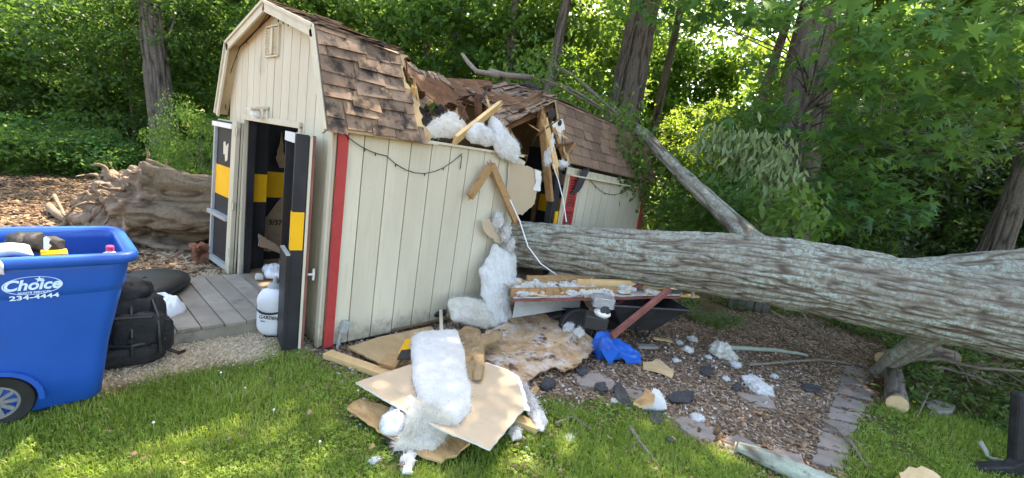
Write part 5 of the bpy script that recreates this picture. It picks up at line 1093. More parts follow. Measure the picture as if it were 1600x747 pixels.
for k, (px, py, r, lab) in enumerate(SMALL): 
    mb = MB(); Pn = blob(mb, G(px, py, r*.3), (r, r*1.25, r*.5), 70+k, .6, 3.5, nu=44, nv=28, fuzz=r*.22); fibres(mb, Pn, 160, .028, .0008, seed=k); tag(mb.build('insulation_tuft', 'insul', smooth=True), lab, 'insulation', 'insulation tufts scattered on the ground')
# splintered wood + insulation on the mulch
tag(warped('wood_scrap', [(990, 628, .10), (1012, 606, .14), (1022, 612, .13), (1022, 628, .10), (1000, 634, .06)], .02, ['oldwood', 'lumber', 'oldwood'], 'splintered brown wood scrap leaning on an insulation piece', 'wood scrap', 4), None, None)
mb = MB(); Pn = mound_mb(mb, [G(a, b, z) for a, b, z in ((1002, 640, .02), (1020, 607, .14), (1030, 612, .12), (1043, 640, .02), (1022, 645, .0))], .04, seed=3, namp=.5); fibres(mb, Pn, 160, .03); tag(mb.build('insulation_clump', 'insul', smooth=True), 'wedge of white insulation leaning on the splintered wood scrap', 'insulation')
SHP = [((1040, 620), (1058, 612), (1083, 612), (1085, 622), (1075, 630), (1050, 628), 'broad charcoal shingle piece on the mulch right of the wood scrap'), ((958, 606), (968, 598), (978, 612), (988, 634), (975, 636), (962, 622), 'jagged charcoal shingle on the lawn edge left of the wood scrap'), ((1014, 645), (1030, 643), (1038, 650), (1032, 664), (1018, 660), (1013, 652), 'charcoal shingle corner in the grass just below the wood scrap'), ((1254, 602), (1268, 600), (1283, 607), (1280, 613), (1265, 613), (1255, 608), 'black oval shingle piece alone on the mulch'), ((903, 576), (916, 573), (918, 584), (910, 588), (902, 584), (900, 580), 'small charcoal scrap on the bare soil below the stained plywood'), ((930, 600), (945, 598), (950, 610), (940, 613), (930, 608), (928, 604), 'small charcoal scrap by the kerb of the mulch bed'), ((1095, 575), (1110, 570), (1113, 583), (1105, 588), (1095, 583), (1093, 580), 'dark shingle scrap on the mulch below the large insulation chunk'), ((1145, 603), (1158, 600), (1160, 608), (1150, 611), (1143, 608), (1142, 605), 'dark shingle scrap left of the flat dark stone'), ((1040, 684), (1050, 681), (1056, 688), (1050, 692), (1042, 690), (1038, 686), 'small dark shingle scrap alone on the front lawn')]
for k, s in enumerate(SHP):
    mb = MB(); pl = ragged([G(*q, .012+.02*(i % 2)) for i, q in enumerate(s[:6])], .02, .008, k)
    mb.prism(pl, (0, 0, .009)); tag(mb.build('shingle_piece', 'charcoal'), s[6], 'shingle', 'charcoal shingle pieces scattered on the ground')
block((995, 541), (1026, 542), .02, .07, .03, 'conc', 'pale_plank', 'short pale grey plank on the mulch beside the tarp', 'plank')
block((1020, 528), (1050, 533), .015, .06, .012, 'lumber', 'wood_scrap', 'flat orange wood scrap on the mulch below the wheelbarrow legs', 'wood scrap')
tag(warped('wood_shavings', [(1005, 565, .02), (1030, 560, .03), (1055, 580, .02), (1050, 592, .015), (1025, 580, .03), (1005, 575, .02)], .01, ['cut', 'lumber', 'cut'], 'pale fresh wood splinter heap on the mulch below the tarp', 'wood splinters', 8), None, None)
# stones and border
def stone(pxs, H, label, seed, group=None):
    mb = MB(); pl = ragged([G(*q, -.01) for q in pxs], .04, .016, seed); mb.prism(pl, (0, 0, H), t=random.random()); o = mb.build('paving_stone', 'conc', bevel=.006); tag(o, label, 'paving stone', group); return o
st = [((1320, 574), (1358, 580), (1355, 592), (1316, 588), 'topmost grey stepping stone beside the leafy debris'), ((1315, 590), (1354, 594), (1352, 606), (1312, 602), 'second stepping stone from the top of the path'), ((1311, 604), (1360, 612), (1362, 628), (1308, 616), 'sunlit buff stepping stone in the path'), ((1305, 620), (1346, 630), (1350, 645), (1300, 636), 'stepping stone just below the sunlit buff one'), ((1299, 639), (1344, 650), (1340, 664), (1292, 655), 'fifth stepping stone of the path, crossed by a grey branch tip'), ((1291, 658), (1338, 668), (1330, 684), (1284, 675), 'stepping stone under the fallen twig near the lichen log'), ((1283, 678), (1330, 690), (1326, 712), (1276, 700), 'stepping stone with dark scrap close to the front lawn'), ((1275, 704), (1322, 716), (1316, 738), (1270, 726), 'nearest stepping stone, half hidden in grass')]
for k, s in enumerate(st): stone(s[:4], .022, s[4], k, 'stepping stones of the path')
bs = [((1052, 660), (1072, 655), (1116, 672), (1113, 692), (1080, 686), 'large rose grey border stone at the lawn edge'), ((1122, 690), (1150, 682), (1185, 700), (1176, 712), (1140, 712), 'rose grey border stone behind the end of the lichen log'), ((895, 588), (930, 586), (960, 600), (955, 612), (905, 604), 'half buried border stone below the stained plywood'), ((1205, 705), (1250, 715), (1262, 735), (1220, 728), 'half buried border stone behind the middle of the lichen log'), ((1150, 616), (1200, 622), (1212, 640), (1180, 638), 'flat dark stone lying on the mulch'), ((960, 612), (1000, 612), (1030, 640), (990, 640), 'half buried border stone under the wood scrap')]
for k, s in enumerate(bs): stone(s[:-1], .022, s[-1], 20+k)
# logs and sticks
p0, p1, p2 = G(1150, 697, .05), G(1215, 724, .05), G(1330, 772, .05)
cutlog([p0, p0.lerp(p1, .5), p1, p1.lerp(p2, .5), p2], [.028, .05, .056, .058, .06], 'lichenlog', 'mint green lichen covered log at the front of the mulch bed', 4)
p0, p1 = G(1402, 632, .07), G(1394, 566, .09); cutlog([p0, p0.lerp(p1, .3), p0.lerp(p1, .7), p1], [.085, .085, .08, .078], 'stick', 'short cut log standing end on beside the stepping stones', 7)
p0, p1, p2 = G(1378, 560, .16), G(1440, 548, .20), G(1488, 560, .14); cutlog([p0, p0.lerp(p1, .5), p1, p2], [.07, .085, .09, .09], 'stick', 'dark bent log lying behind the short cut log', 8)
stick([G(1130, 543, .03), G(1200, 546, .035), G(1245, 552, .03), G(1262, 556, .02)], .028, 'lichenlog', 'pale lichened branch lying on the mulch behind the insulation chunk', seed=2)
stick([G(1285, 655, .04), G(1310, 670, .05), G(1335, 700, .03), G(1355, 730, .02)], .016, 'stick', 'grey twig crossing the stepping stones', seed=3, twigs=4)
stick([G(1170, 570, .03), G(1280, 562, .04), G(1340, 570, .03), G(1370, 578, .02)], .014, 'stick', 'long thin brown twig across the mulch to the top stepping stone', seed=4, twigs=3)
stick([G(1388, 563, .15), G(1430, 560, .22), G(1470, 562, .26), G(1530, 575, .3), G(1600, 580, .32), G(1680, 560, .4)], .022, 'stick', 'long bent grey branch reaching right over the leafy debris', seed=5, twigs=9)
stick([G(1240, 470, .3), G(1262, 500, .18), G(1285, 525, .08), G(1290, 545, .02)], .016, 'stick', 'bare twig leaning down from beneath the trunk', seed=6, twigs=5)
stick([G(1205, 485, .3), G(1235, 505, .12), G(1262, 522, .02)], .012, 'stick', 'thin twig under the trunk beside the old pickets', seed=7, twigs=4)
stick([G(985, 668, .03), G(1000, 690, .03), G(1030, 728, .02)], .014, 'stick', 'short brown stick on the front lawn', seed=8, twigs=1)
stick([G(868, 662, .02), G(895, 650, .03), G(925, 672, .02)], .007, 'stick', 'thin dry twig on the grass right of the drywall', seed=9, twigs=3)
stick([G(75, 322, .10), G(125, 358, .06), G(165, 380, .03)], .05, 'root', 'grey broken root lying left of the root plate', seed=10, twigs=1)
stick([G(84, 305, .35), G(100, 335, .2), G(135, 375, .02)], .022, 'root', 'thin pale stick leaning up left of the root plate', seed=11, twigs=1)
q8 = random.Random(8)
for k, (a, b, r, tw, lab) in enumerate((((1420, 590), (1560, 612), .016, 8, 'grey twiggy branch lying in the leafy debris left of the black post'), ((1450, 530), (1530, 640), .014, 7, 'thin branch running down through the leafy debris'), ((1380, 520), (1500, 535), .018, 6, 'branch lying in the shade close under the trunk'), ((1500, 570), (1640, 640), .012, 8, 'thin twiggy branch just above the black post'), ((1330, 505), (1420, 545), .012, 6, 'thin twig above the dark bent log'), ((1465, 600), (1430, 660), .009, 5, 'small twig beside the grey rock'))):
    p, q = G(*a), G(*b); m1 = p.lerp(q, .4)+V((q8.uniform(-.08, .08), q8.uniform(-.08, .08), .14)); stick([p+V((0, 0, .08)), m1, p.lerp(q, .75)+V((0, 0, .12)), q+V((0, 0, .05))], r, 'stick', lab, seed=40+k, twigs=tw)
tag(warped('wood_chunk', [(1405, 738, .10), (1420, 728, .14), (1440, 726, .14), (1470, 745, .10), (1450, 765, .06), (1420, 765, .06)], .06, ['cut', 'oldwood', 'cut'], 'split orange wood chunk at the bottom edge of the lawn', 'wood chunk', 4), None, None)
stick([G(1530, 690, .10), G(1545, 715, .03), G(1575, 722, .02)], .018, 'lichenlog', 'curved pale bark strip beside the black steel post', 'bark strip', 'bark_strip', 12)
tag(stone(((1440, 640), (1465, 632), (1490, 645), (1480, 655), (1450, 655)), .07, 'small grey rock in the leaves left of the black post', 33), None, 'rock').name = 'grey_rock'
# red rotten chunk near the left door, threshold scraps
mb = MB(); blob(mb, G(322, 398, .07), (.13, .12, .11), 9, .75, 3.5, p=5, nu=40, nv=26); mb.splinter(G(310, 404, .05), G(330, 386, .14), .10, .06); tag(mb.build('rotten_chunk', 'redrot'), 'reddish rotten wood chunk beside the folded back door', 'wood chunk')
o = MB().box(G(365, 425, .02), (.20, .13, .03), Matrix.Rotation(.4, 3, 'Z')).build('wood_scrap', 'oldwood', bevel=.003); tag(o, 'flat orange wood scrap on the gravel at the door sill', 'wood scrap')
# black steel post at the right edge
BP = empty('steel_post', G(1592, 745), 'dark steel post with a flared foot at the right edge', 'post')
b0 = G(1592, 742); rt = V((CR[0], CR[1], 0)).normalized(); mb = MB(); bt = DEP(1594, 612, float((np.array(b0)-CC) @ CD)-.02); mb.beam(b0-V((0, 0, .1)), bt, .075, .075, rt); mb.build('upright', 'nylon', BP, bevel=.02)
mb = MB(); q = [(-.34, .0), (.3, 0), (.3, .03), (.06, .07), (.05, .12), (-.05, .12), (-.10, .08), (-.30, .04)]; fw = V((-CD[0], -CD[1], 0)).normalized(); mb.prism([b0-fw*.04+rt*a+V((0, 0, z)) for a, z in q], fw*.08); mb.build('foot', 'nylon', BP, bevel=.01)
mb = MB(); mb.beam(b0.lerp(bt, .12)+rt*.062+fw*.03, b0.lerp(bt, .98)+rt*.062+fw*.03, .06, .018, rt); mb.build('highlight_strip', 'metal', BP)  # grey strip and blue block put the post's silver-bluish highlight into colour
MB().box(b0.lerp(bt, .86)+rt*.10+fw*.04, (.06, .05, .10)).build('highlight_block', 'blue', BP, bevel=.005)
# old pickets and firewood behind the trunk
PF = empty('picket_fence', G(1170, 482), 'short run of old grey pickets seen under the trunk', 'fence')
for k, px in enumerate((1143, 1156, 1169, 1182, 1195)):
    p = G(px, 482+k*2); MB().beam(p+V((0, 0, -.02)), p+V((.04*(k % 2)-.02, 0, .55+.05*(k % 3))), .10, .022, (.6, -.8, 0)).build('picket', 'greypicket', PF)
MB().beam(G(1138, 470)+V((-.02, .04, .3)), G(1200, 482)+V((-.02, .04, .3)), .03, .07).build('rail', 'greypicket', PF)
for k in range(7):
    p = V((-.25+.16*(k % 4)+.08*(k//4), 5.25, .09+.15*(k//4))); cutlog([p+V((0, -.18, 0)), p, p+V((.05, .2, 0))], [.075, .077, .075], 'stick', 'split firewood log in the little stack behind the far shed corner', 20+k, 'firewood', 'firewood_log', 24)['group'] = 'firewood stacked behind the shed corner'
# ------------------------------------------------------------------ wooden ramp
RP = empty('wooden_ramp', (-1.15, -.7, 0), 'grey weathered plank ramp leading up to the shed doors', 'ramp')
ry = [-.07, -.222, -.37, -.52, -.67, -.82, -.97, -1.12, -1.27]
for k in range(8):
    a, b = ry[k]-.004, ry[k+1]+.004; j0 = random.uniform(-.015, .015)
    MB().prism([V((-1.78, b, .082)), V((-.545+j0, b, .082)), V((-.545+j0, a, .082)), V((-1.78, a, .082))], (0, 0, .028), t=random.random()).build('plank', 'deck', RP, bevel=.003)
for x in (-.565, -1.76): MB().box((x, -.67, .040), (.035, 1.19, .080)).build('side_board', 'deck', RP, bevel=.003)
# ------------------------------------------------------------------ wheeled bin
BN = empty('wheeled_bin', (-.1, -1.55, 0), 'big blue wheeled rubbish bin with a pale printed oval logo', 'rubbish bin')
def rrect(x0, x1, y0, y1, r, z, n=6):
    P = []
    for cx, cy, a0 in ((x1-r, y1-r, 0), (x0+r, y1-r, 90), (x0+r, y0+r, 180), (x1-r, y0+r, 270)):
        for k in range(n+1): a = math.radians(a0+90*k/n); P.append(V((cx+r*math.cos(a), cy+r*math.sin(a), z)))
    return P
def loft(mb, rings, capb=True, m=0):
    n = len(rings[0]); vs = [p for r in rings for p in r]
    fs = [(i*n+k, i*n+(k+1) % n, (i+1)*n+(k+1) % n, (i+1)*n+k) for i in range(len(rings)-1) for k in range(n)]
    if capb: fs.append(tuple(range(n))[::-1])
    mb.add(vs, fs, m); return mb
XB, YB = (-.42, .06), (-1.95, -1.275); XT, YT = (-.47, .135), (-2.02, -1.175)
def bx(t, e=0): return (XB[0]+(XT[0]-XB[0])*t-e, XB[1]+(XT[1]-XB[1])*t+e, YB[0]+(YT[0]-YB[0])*t-e, YB[1]+(YT[1]-YB[1])*t+e)
HBN = .90; rings = []
for t, e in ((0, -.02), (.02, 0), (.2, 0), (.5, .0), (.70, .0), (.735, .004), (.76, .022), (.80, .026), (.90, .026), (.985, .026)): rings.append(rrect(*bx(t, e), .07+.02*t, HBN*t+.03*(1-t)))
rings += [rrect(*bx(.985, .001), .085, HBN*.985)]+[rrect(*bx(t, -.006 if t < .7 else .016), .075, HBN*t+.02) for t in (.9, .76, .70, .3, .03)]
mb = MB(); loft(mb, rings, True); P_ = rings[-1]; mb.add(P_, [tuple(range(len(P_)))]); body = mb.build('body', 'blue', BN, smooth=False, bevel=0)
for f in body.data.polygons: f.use_smooth = True
mb = MB(); R1 = [rrect(*bx(1.0, e), .09, z) for e, z in ((.024, HBN-.065), (.050, HBN-.055), (.056, HBN-.03), (.052, HBN-.008), (.036, HBN), (.012, HBN-.004), (.006, HBN-.03), (.022, HBN-.064))]
loft(mb, R1+[R1[0]], False); rm = mb.build('rim', 'blue', BN, smooth=True)
fz = lambda z, e=.0: XB[1]+(XT[1]-XB[1])*(z/HBN)+(.026 if z > .68 else 0)+e
yl, yr = AX(2, 450, fz(.74)).y, AX(98, 441, fz(.75)).y; yc = (yl+yr)/2; w = yr-yl; zc = AX(50, 446, fz(.75)).z; tilt = V((.083, 0, 1)); dn = V((1, 0, -.083)).normalized()
def LP(y, z, e=.003): return V((fz(z), y, z))+dn*e
mb = MB(); ne = 48
for k in range(ne):
    a0, a1 = 2*math.pi*k/ne, 2*math.pi*(k+1)/ne; q = [LP(yc+w/2*s*math.cos(a), zc+.047*s*math.sin(a)) for s, a in ((1, a0), (1, a1), (.955, a1), (.955, a0))]; mb.prism(q, dn*.001)
mb.build('logo_oval', 'decal', BN)
text('lettering', 'Choice', .072, LP(yc-.004, zc+.002), (0, 1, 0), tilt, 'decal', BN, .0008, .0022, .25, sx=.92)
sp = LP(yc+.022, zc+.030, .004); sv = []
for k in range(10): a = math.pi/2+k*math.pi/5; r = .017 if k % 2 == 0 else .007; sv.append(sp+V((0, 1, 0))*r*math.cos(a)+tilt*r*math.sin(a))
MB().prism(sv, dn*.001).build('logo_star', 'decal', BN)
text('lettering', 'WASTE SERVICES', .013, LP(yc+.004, zc-.036), (0, 1, 0), tilt, 'decal', BN, .0006, .0004, sx=1.1)
text('lettering', '234-4444', .032, LP(yc+.004, zc-.060), (0, 1, 0), tilt, 'decal', BN, .0006, .0008, sx=1.36)
text('lettering', 'ChoiceWasteServices.com', .0125, LP(yc+.004, zc-.081), (0, 1, 0), tilt, 'decal', BN, .0006, .0003, sx=1.2)
wc = V((.055, -1.668, .135)); mb = MB(); mb.lathe([(.088, -.03), (.135, -.035), (.145, -.02), (.145, .02), (.135, .035), (.088, .03)], wc, 40, (1, 0, 0), ring=True); wh = mb.build('wheel', 'rubber', BN)
mb = MB(); mb.lathe([(.001, 0), (.03, .004), (.03, .026), (.012, .03)], wc, 20, (1, 0, 0))
for k in range(10): a = k*math.pi/5; d = V((0, math.cos(a), math.sin(a))); mb.beam(wc+d*.02+V((.015, 0, 0)), wc+d*.088+V((.018, 0, 0)), .018, .02, (1, 0, 0))
mb.lathe([(.078, .0), (.088, .0), (.088, .03), (.078, .03)], wc, 36, (1, 0, 0), ring=True); mb.build('rim', 'spoke', wh)
mb = MB()
for k in range(16):
    a0, a1 = math.radians(-5+k*12), math.radians(-5+(k+1)*12)
    if a1 > math.radians(190): break
    q = [wc+V((.035+.012*(1), math.cos(a)*r, math.sin(a)*r)) for r, a in ((.150, a0), (.150, a1), (.172, a1), (.172, a0))]; mb.prism(q, (-.06, 0, 0))
mb.build('wheel_arch', 'blue', BN)
mb = MB(); mb.lathe([(.149, 0), (.151, .002)], wc+V((-.004, 0, 0)), 40, (1, 0, 0)); mb.build('wheel_well', 'rubber', BN)
# contents
zb = HBN
soft_ = lambda name, pts, H, m, label, cat, seed, nrm=(0, 0, 1), **k: tag((lambda mb: (mound_mb(mb, pts, H, seed=seed, nrm=nrm, **k), mb.build(name, m, smooth=True))[1])(MB()), label, cat)
ax = lambda px, py, x: AX(px, py, x)
o = soft_('paper_bundle', [ax(-30, 402, -.02), ax(0, 402, .0), ax(58, 402, .0), ax(48, 382, -.06), ax(20, 380, -.10), ax(-30, 384, -.10)], .05, 'white', 'crumpled white paper bundle in the blue bin', 'paper', 3, nrm=(.8, -.2, .5), fold=.03)
cl = soft_('patterned_cushion', [ax(2, 382, -.22), ax(8, 364, -.25), ax(30, 358, -.26), ax(68, 363, -.26), ax(70, 395, -.22), ax(40, 400, -.2), ax(5, 400, -.2)], .05, 'nylon', 'black cushion sticking up at the left of the blue bin', 'cushion', 4, nrm=(.9, -.1, .3), fold=.03)
o = soft_('black_cloth', [ax(66, 366, -.16), ax(72, 368, -.17), ax(86, 367, -.18), ax(105, 375, -.18), ax(103, 398, -.14), ax(68, 398, -.14)], .03, 'nylon', 'black cloth with a white patch in the blue bin', 'cloth', 5, nrm=(.9, -.1, .3))
mb = MB(); mb.prism([ax(*q, -.10) for q in ((69, 372), (74, 370), (79, 374), (76, 380), (81, 384), (74, 392), (69, 390))], V((.03, -.003, .01))); mb.build('white_patch', 'white', o)
mb = MB(); mb.box(ax(85, 404, -.10), (.10, .10, .08)); tag(mb.build('yellow_box', 'yellow', bevel=.004), 'orange yellow box just above the rim of the blue bin', 'box')
BT = empty('plastic_bottle', ax(172, 402, -.05)-V((0, 0, .12)), 'white plastic bottle with a pink cap in the blue bin', 'bottle')
bc = ax(172, 402, -.05); mb = MB(); mb.lathe([(.038, -.12), (.042, -.10), (.042, .0), (.036, .02), (.016, .034), (.016, .04)], bc, 24); mb.build('body', 'white', BT, smooth=True)
mb = MB(); mb.lathe([(.018, .040), (.018, .062), (.015, .066)], bc, 20); mb.build('cap', 'pink', BT)
soft_('rubbish_bags', [V((-.38, -1.93, .66)), V((.05, -1.93, .66)), V((.06, -1.26, .66)), V((-.38, -1.26, .66))], .10, 'nylon', 'black rubbish bags filling the blue bin below its other contents', 'rubbish bags', 9, fold=.08)
soft_('white_rag', [ax(-12, 395, .19), ax(1, 412, .19), ax(6, 428, .18), ax(-4, 426, .18), ax(-14, 415, .19)], .02, 'white', 'white rag end hanging over the rim of the blue bin', 'rag', 7, nrm=(1, 0, 0))
# ------------------------------------------------------------------ bags, case, jug by the ramp
CS = empty('hard_case', G(235, 465), 'black oval hard shell case lying open behind the backpack', 'case')
c0 = G(226, 452, .14); Rz = Matrix.Rotation(-.6, 3, 'Z')
def oval(a, b, z, n=40, p=2.6): return [c0+Rz @ V((a*abs(math.cos(t))**(2/p)*math.copysign(1, math.cos(t)), b*abs(math.sin(t))**(2/p)*math.copysign(1, math.sin(t)), z)) for t in (2*math.pi*k/n for k in range(n))]
mb = MB(); loft(mb, [oval(.36, .20, -.14), oval(.40, .235, -.12), oval(.415, .245, -.01), oval(.40, .235, -.01), oval(.385, .22, -.08)], True); mb.build('base_shell', 'case', CS, smooth=True)
mb = MB(); loft(mb, [oval(.42, .25, .015), oval(.43, .255, .03), oval(.41, .245, .06), oval(.34, .20, .085), oval(.2, .11, .10), oval(.02, .012, .104)], True); lid = mb.build('lid', 'case', CS, smooth=True)
mb = MB(); loft(mb, [oval(.423, .252, .012), oval(.44, .262, .016), oval(.44, .262, .028), oval(.423, .252, .032)], False); mb.build('seam_band', 'rubber', CS)
BPK = empty('backpack', G(215, 562), 'bulky black backpack slumped in front of the ramp', 'backpack')
bp0 = G(206, 566); fwd = V((CC[0]-bp0.x, CC[1]-bp0.y, 0)).normalized(); rgt = V((-fwd.y, fwd.x, 0)); Rb = Matrix((rgt, fwd, V((0, 0, 1)))).transposed()
def bpt(a, b, z): return bp0+rgt*a+fwd*b+V((0, 0, z))
mb = MB(); blob(mb, bpt(-.02, -.12, .22), (.20, .15, .24), 3, .16, 2.5, Rb, p=3.2, nu=48, nv=30); mb.build('main_bag', 'nylon', BPK, smooth=True)
mb = MB(); blob(mb, bpt(-.07, -.14, .45), (.17, .13, .10), 5, .22, 2.2, Rb, p=2.4, nu=40, nv=24); mb.build('top_flap', 'nylon', BPK, smooth=True)
mb = MB(); blob(mb, bpt(.03, .03, .23), (.14, .07, .13), 6, .14, 3, Rb, p=3.6, nu=40, nv=24); mb.build('front_pocket', 'nylon', BPK, smooth=True)
mb = MB(); blob(mb, bpt(-.01, .02, .08), (.18, .09, .075), 7, .14, 3, Rb, p=3.2, nu=40, nv=20); mb.build('lower_pocket', 'nylon', BPK, smooth=True)
mb = MB(); blob(mb, bpt(.165, -.05, .16), (.06, .09, .12), 8, .2, 3, Rb, p=2.6, nu=30, nv=20); mb.build('side_pocket', 'nylon', BPK, smooth=True)
mb = MB()
for a in (-.13, .0, .13): mb.tube([bpt(a*.8, -.02, .42), bpt(a, .07, .34), bpt(a*1.05, .105, .22), bpt(a*1.1, .11, .09)], .010, 6)
mb.tube([bpt(-.18, .0, .33), bpt(-.1, .09, .35), bpt(.1, .09, .34), bpt(.18, 0, .31)], .008, 6); mb.tube([bpt(-.17, .05, .16), bpt(0, .115, .165), bpt(.17, .05, .16)], .012, 6); mb.build('strap', 'case', BPK)
for a, z in ((.0, .20), (.11, .15), (-.11, .27), (.18, .28), (.19, .20)): MB().box(bpt(a, .115 if abs(a) < .15 else .04, z), (.03, .016, .022), Rb).build('buckle', 'rubber', BPK)
mb = MB(); mb.tube([bpt(.19, 0, .06), bpt(.25, .02, .03), bpt(.28, .04, .05)], .012, 6); mb.build('strap_end', 'rubber', BPK)
# white shopping bag
SB = empty('shopping_bag', G(265, 500), 'white plastic shopping bag with loop handles by the backpack', 'shopping bag')
mb = MB(); mound_mb(mb, [G(a, b, z) for a, b, z in ((244, 498, .10), (252, 504, .10), (268, 498, .10), (285, 492, .10), (290, 486, .11), (278, 478, .13), (262, 474, .14), (248, 480, .13))], .10, seed=4, fold=.12, namp=.35); mb.build('body', 'white', SB, smooth=True)
mb = MB(); q = [G(247, 490, .14), G(243, 470, .19), G(246, 460, .23), G(256, 459, .24), G(266, 466, .22), G(270, 478, .17)]; mb.tube(q, [.03, .022, .016, .016, .02, .03], 10, wob=.3); mb.build('loop_handle', 'white', SB, smooth=True)
# white jug in straps
JG = empty('strapped_jug', G(424, 522), 'white jug bag with black straps standing before the ramp', 'jug')
j0 = G(424, 523); jx = V((CR[0], CR[1], 0)).normalized(); jy = V((-CD[0], -CD[1], 0)).normalized(); Rj = Matrix((jx, -jy, V((0, 0, 1)))).transposed()
if Rj.determinant() < 0: Rj = Matrix((jx, jy, V((0, 0, 1)))).transposed()
mb = MB(); blob(mb, j0+V((0, 0, .19)), (.105, .08, .19), 4, .06, 2, Rj, p=3.4, nu=44, nv=30); mb.build('jug_body', 'white', JG, smooth=True)
mb = MB(); blob(mb, j0+V((0, 0, .30))+jy*.018, (.10, .078, .10), 6, .08, 2, Rj, p=2.8, nu=44, nv=26); mb.build('upper_pouch', 'white', JG, smooth=True)
mb = MB(); mb.lathe([(.05, 0), (.055, .03), (.045, .05), (.02, .06), (.018, .10), (.012, .11)], j0+V((0, 0, .375))-jy*.02, 18); mb.build('cap', 'grey', JG)
mb = MB(); P = [j0+jx*(.108*math.cos(t))+jy*(.098*max(-.2, math.sin(t)))+V((0, 0, .245-.03*math.sin(t))) for t in [math.pi*k/12 for k in range(13)]]; mb.tube(P, .009, 6)
mb.tube([j0+jx*.108+V((0, 0, .25)), j0+jx*.09+V((0, 0, .33))+jy*.05, j0+jx*.05+V((0, 0, .39))], .008, 6); mb.tube([j0-jx*.108+V((0, 0, .25)), j0-jx*.112+V((0, 0, .34)), j0-jx*.06+V((0, 0, .385))], .007, 6)
mb.tube([j0+jx*.106+V((0, 0, .25)), j0+jx*.112+V((0, 0, .14)), j0+jx*.10+V((0, 0, .03)), j0+V((0, 0, .006))+jy*.07, j0-jx*.10+V((0, 0, .03)), j0-jx*.112+V((0, 0, .2))], .007, 6); mb.build('strap', 'rubber', JG)
text('lettering', 'GARDEN', .038, j0+V((.0, 0, .178))+jy*.0835+jx*.015, jx, V((0, 0, 1))+jx*-.1, 'black', JG, .002, 0, .1)
text('lettering', 'Lawn', .016, j0+V((.0, 0, .145))+jy*.0835-jx*.03, jx, V((0, 0, 1)), 'black', JG, .002)
# scraps on the shed floor in the doorway
soft_('blue_cloth', [V((-1.75, .35, .09)), V((-1.45, .25, .09)), V((-1.35, .7, .09)), V((-1.6, .9, .09)), V((-1.85, .7, .09))], .10, 'tarp', 'crumpled blue and white sheeting on the floor inside the shed door', 'sheeting', 3, fold=.12)
soft_('white_cloth', [V((-1.95, .2, .09)), V((-1.6, .12, .09)), V((-1.5, .32, .09)), V((-1.8, .45, .09))], .08, 'white', 'crumpled white plastic on the floor inside the shed door', 'plastic', 4, fold=.1)
soft_('insulation_clump', [V((-1.72, .06, .08)), V((-1.62, .03, .08)), V((-1.58, .1, .08)), V((-1.68, .14, .08))], .05, 'yinsul', 'small cream foam lump on the shed door sill', 'insulation', 5)
tag(MB().box((-1.9, 1.5, .35), (.5, .4, .5), Matrix.Rotation(.3, 3, 'Z')).build('cardboard_box', 'card', bevel=.004), 'brown cardboard box in the dark shed seen through the door', 'box')
tag(MB().box((-1.3, 3.15, .35), (.7, .4, .55), Matrix.Rotation(.2, 3, 'Z')).build('cardboard_box', 'card', bevel=.004), 'brown box in the dark shed seen through the breach', 'box')
# ------------------------------------------------------------------ woods
def crown_points(rx, ry, rz, ncl, per, cr, seed, flat=.45, shell=.55, low=-1):
    """leaf positions: clumps through an ellipsoid, denser to its outside"""
    g = np.random.default_rng(seed); D = unit(g.normal(0, 1, (ncl*2, 3))); D = D[D[:, 2] > low][:ncl]
    R = (shell+(1-shell)*g.random(len(D))**.6)*(.75+.5*fbm(D*2.2+seed, seed, 2))
    C = D*R[:, None]*np.array([rx, ry, rz]); n = len(C)
    s = cr*g.uniform(.6, 1.3, n); q = g.normal(0, 1, (n, per, 3)); q[..., 2] *= flat
    P = C[:, None]+q*s[:, None, None]*.55; tone = np.repeat(g.uniform(0, 1, n), per)
    return P.reshape(-1, 3), tone, C
def crown_data(name, mats, rx, ry, rz, ncl, per, cr, size, kind='oval', seed=0, wid=.55, droop=.3, up=.7, twig=True, **k):
    P0, tone, C = crown_points(rx, ry, rz, ncl, per, cr, seed, **k); g = np.random.default_rng(seed+99)
    P, F, nf = leaves(P0, 0, size, kind, seed+1, up=up, wid=wid, droop=droop)
    t = np.clip(tone*.55+g.random(len(P0))*.45, 0, 1)
    return data_np(name, P, F, mats, np.repeat(t, nf)), C
CROWN = {}
for i in range(3): CROWN['mid%d' % i] = crown_data('foliage_mid', 'leaf_d', 1.7, 1.7, 1.5, 150, 40, .42, .125, seed=200+i)
for i in range(2): CROWN['maple%d' % i] = crown_data('foliage_maple', 'leaf_m', 1.8, 1.8, 1.5, 120, 36, .46, .15, seed=210+i, wid=.8)
for i in range(2): CROWN['sun%d' % i] = crown_data('foliage_sunlit', 'leaf_y', 2.0, 2.0, 1.8, 105, 34, .5, .17, seed=220+i, wid=.7)
for i in range(2): CROWN['shrub%d' % i] = crown_data('foliage_shrub', 'leaf_m', .95, .95, .62, 150, 40, .24, .085, seed=230+i, wid=.7)
for i in range(2): CROWN['high%d' % i] = crown_data('foliage_high', 'leaf_d', 3.0, 3.0, 2.0, 115, 34, .75, .22, seed=240+i, wid=.6)
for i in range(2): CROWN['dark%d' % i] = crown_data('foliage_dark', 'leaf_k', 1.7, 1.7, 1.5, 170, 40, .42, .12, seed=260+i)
CROWN['fine'] = crown_data('foliage_fine', 'leaf_m', 1.3, 1.3, 1.6, 230, 40, .36, .09, kind='long', seed=250, wid=.35, droop=.9)
def put_crown(kind, parent, off, s=1.0, rz=None, name='crown', sz=None):
    o = bpy.data.objects.new(name, CROWN[kind][0]); COL.objects.link(o); o.parent = parent; o.location = off
    o.rotation_euler = (random.uniform(-.2, .2), random.uniform(-.2, .2), random.uniform(0, 6.28) if rz is None else rz); o.scale = (s, s, sz or s); ORG[o.name] = ORG[parent.name]
    return o
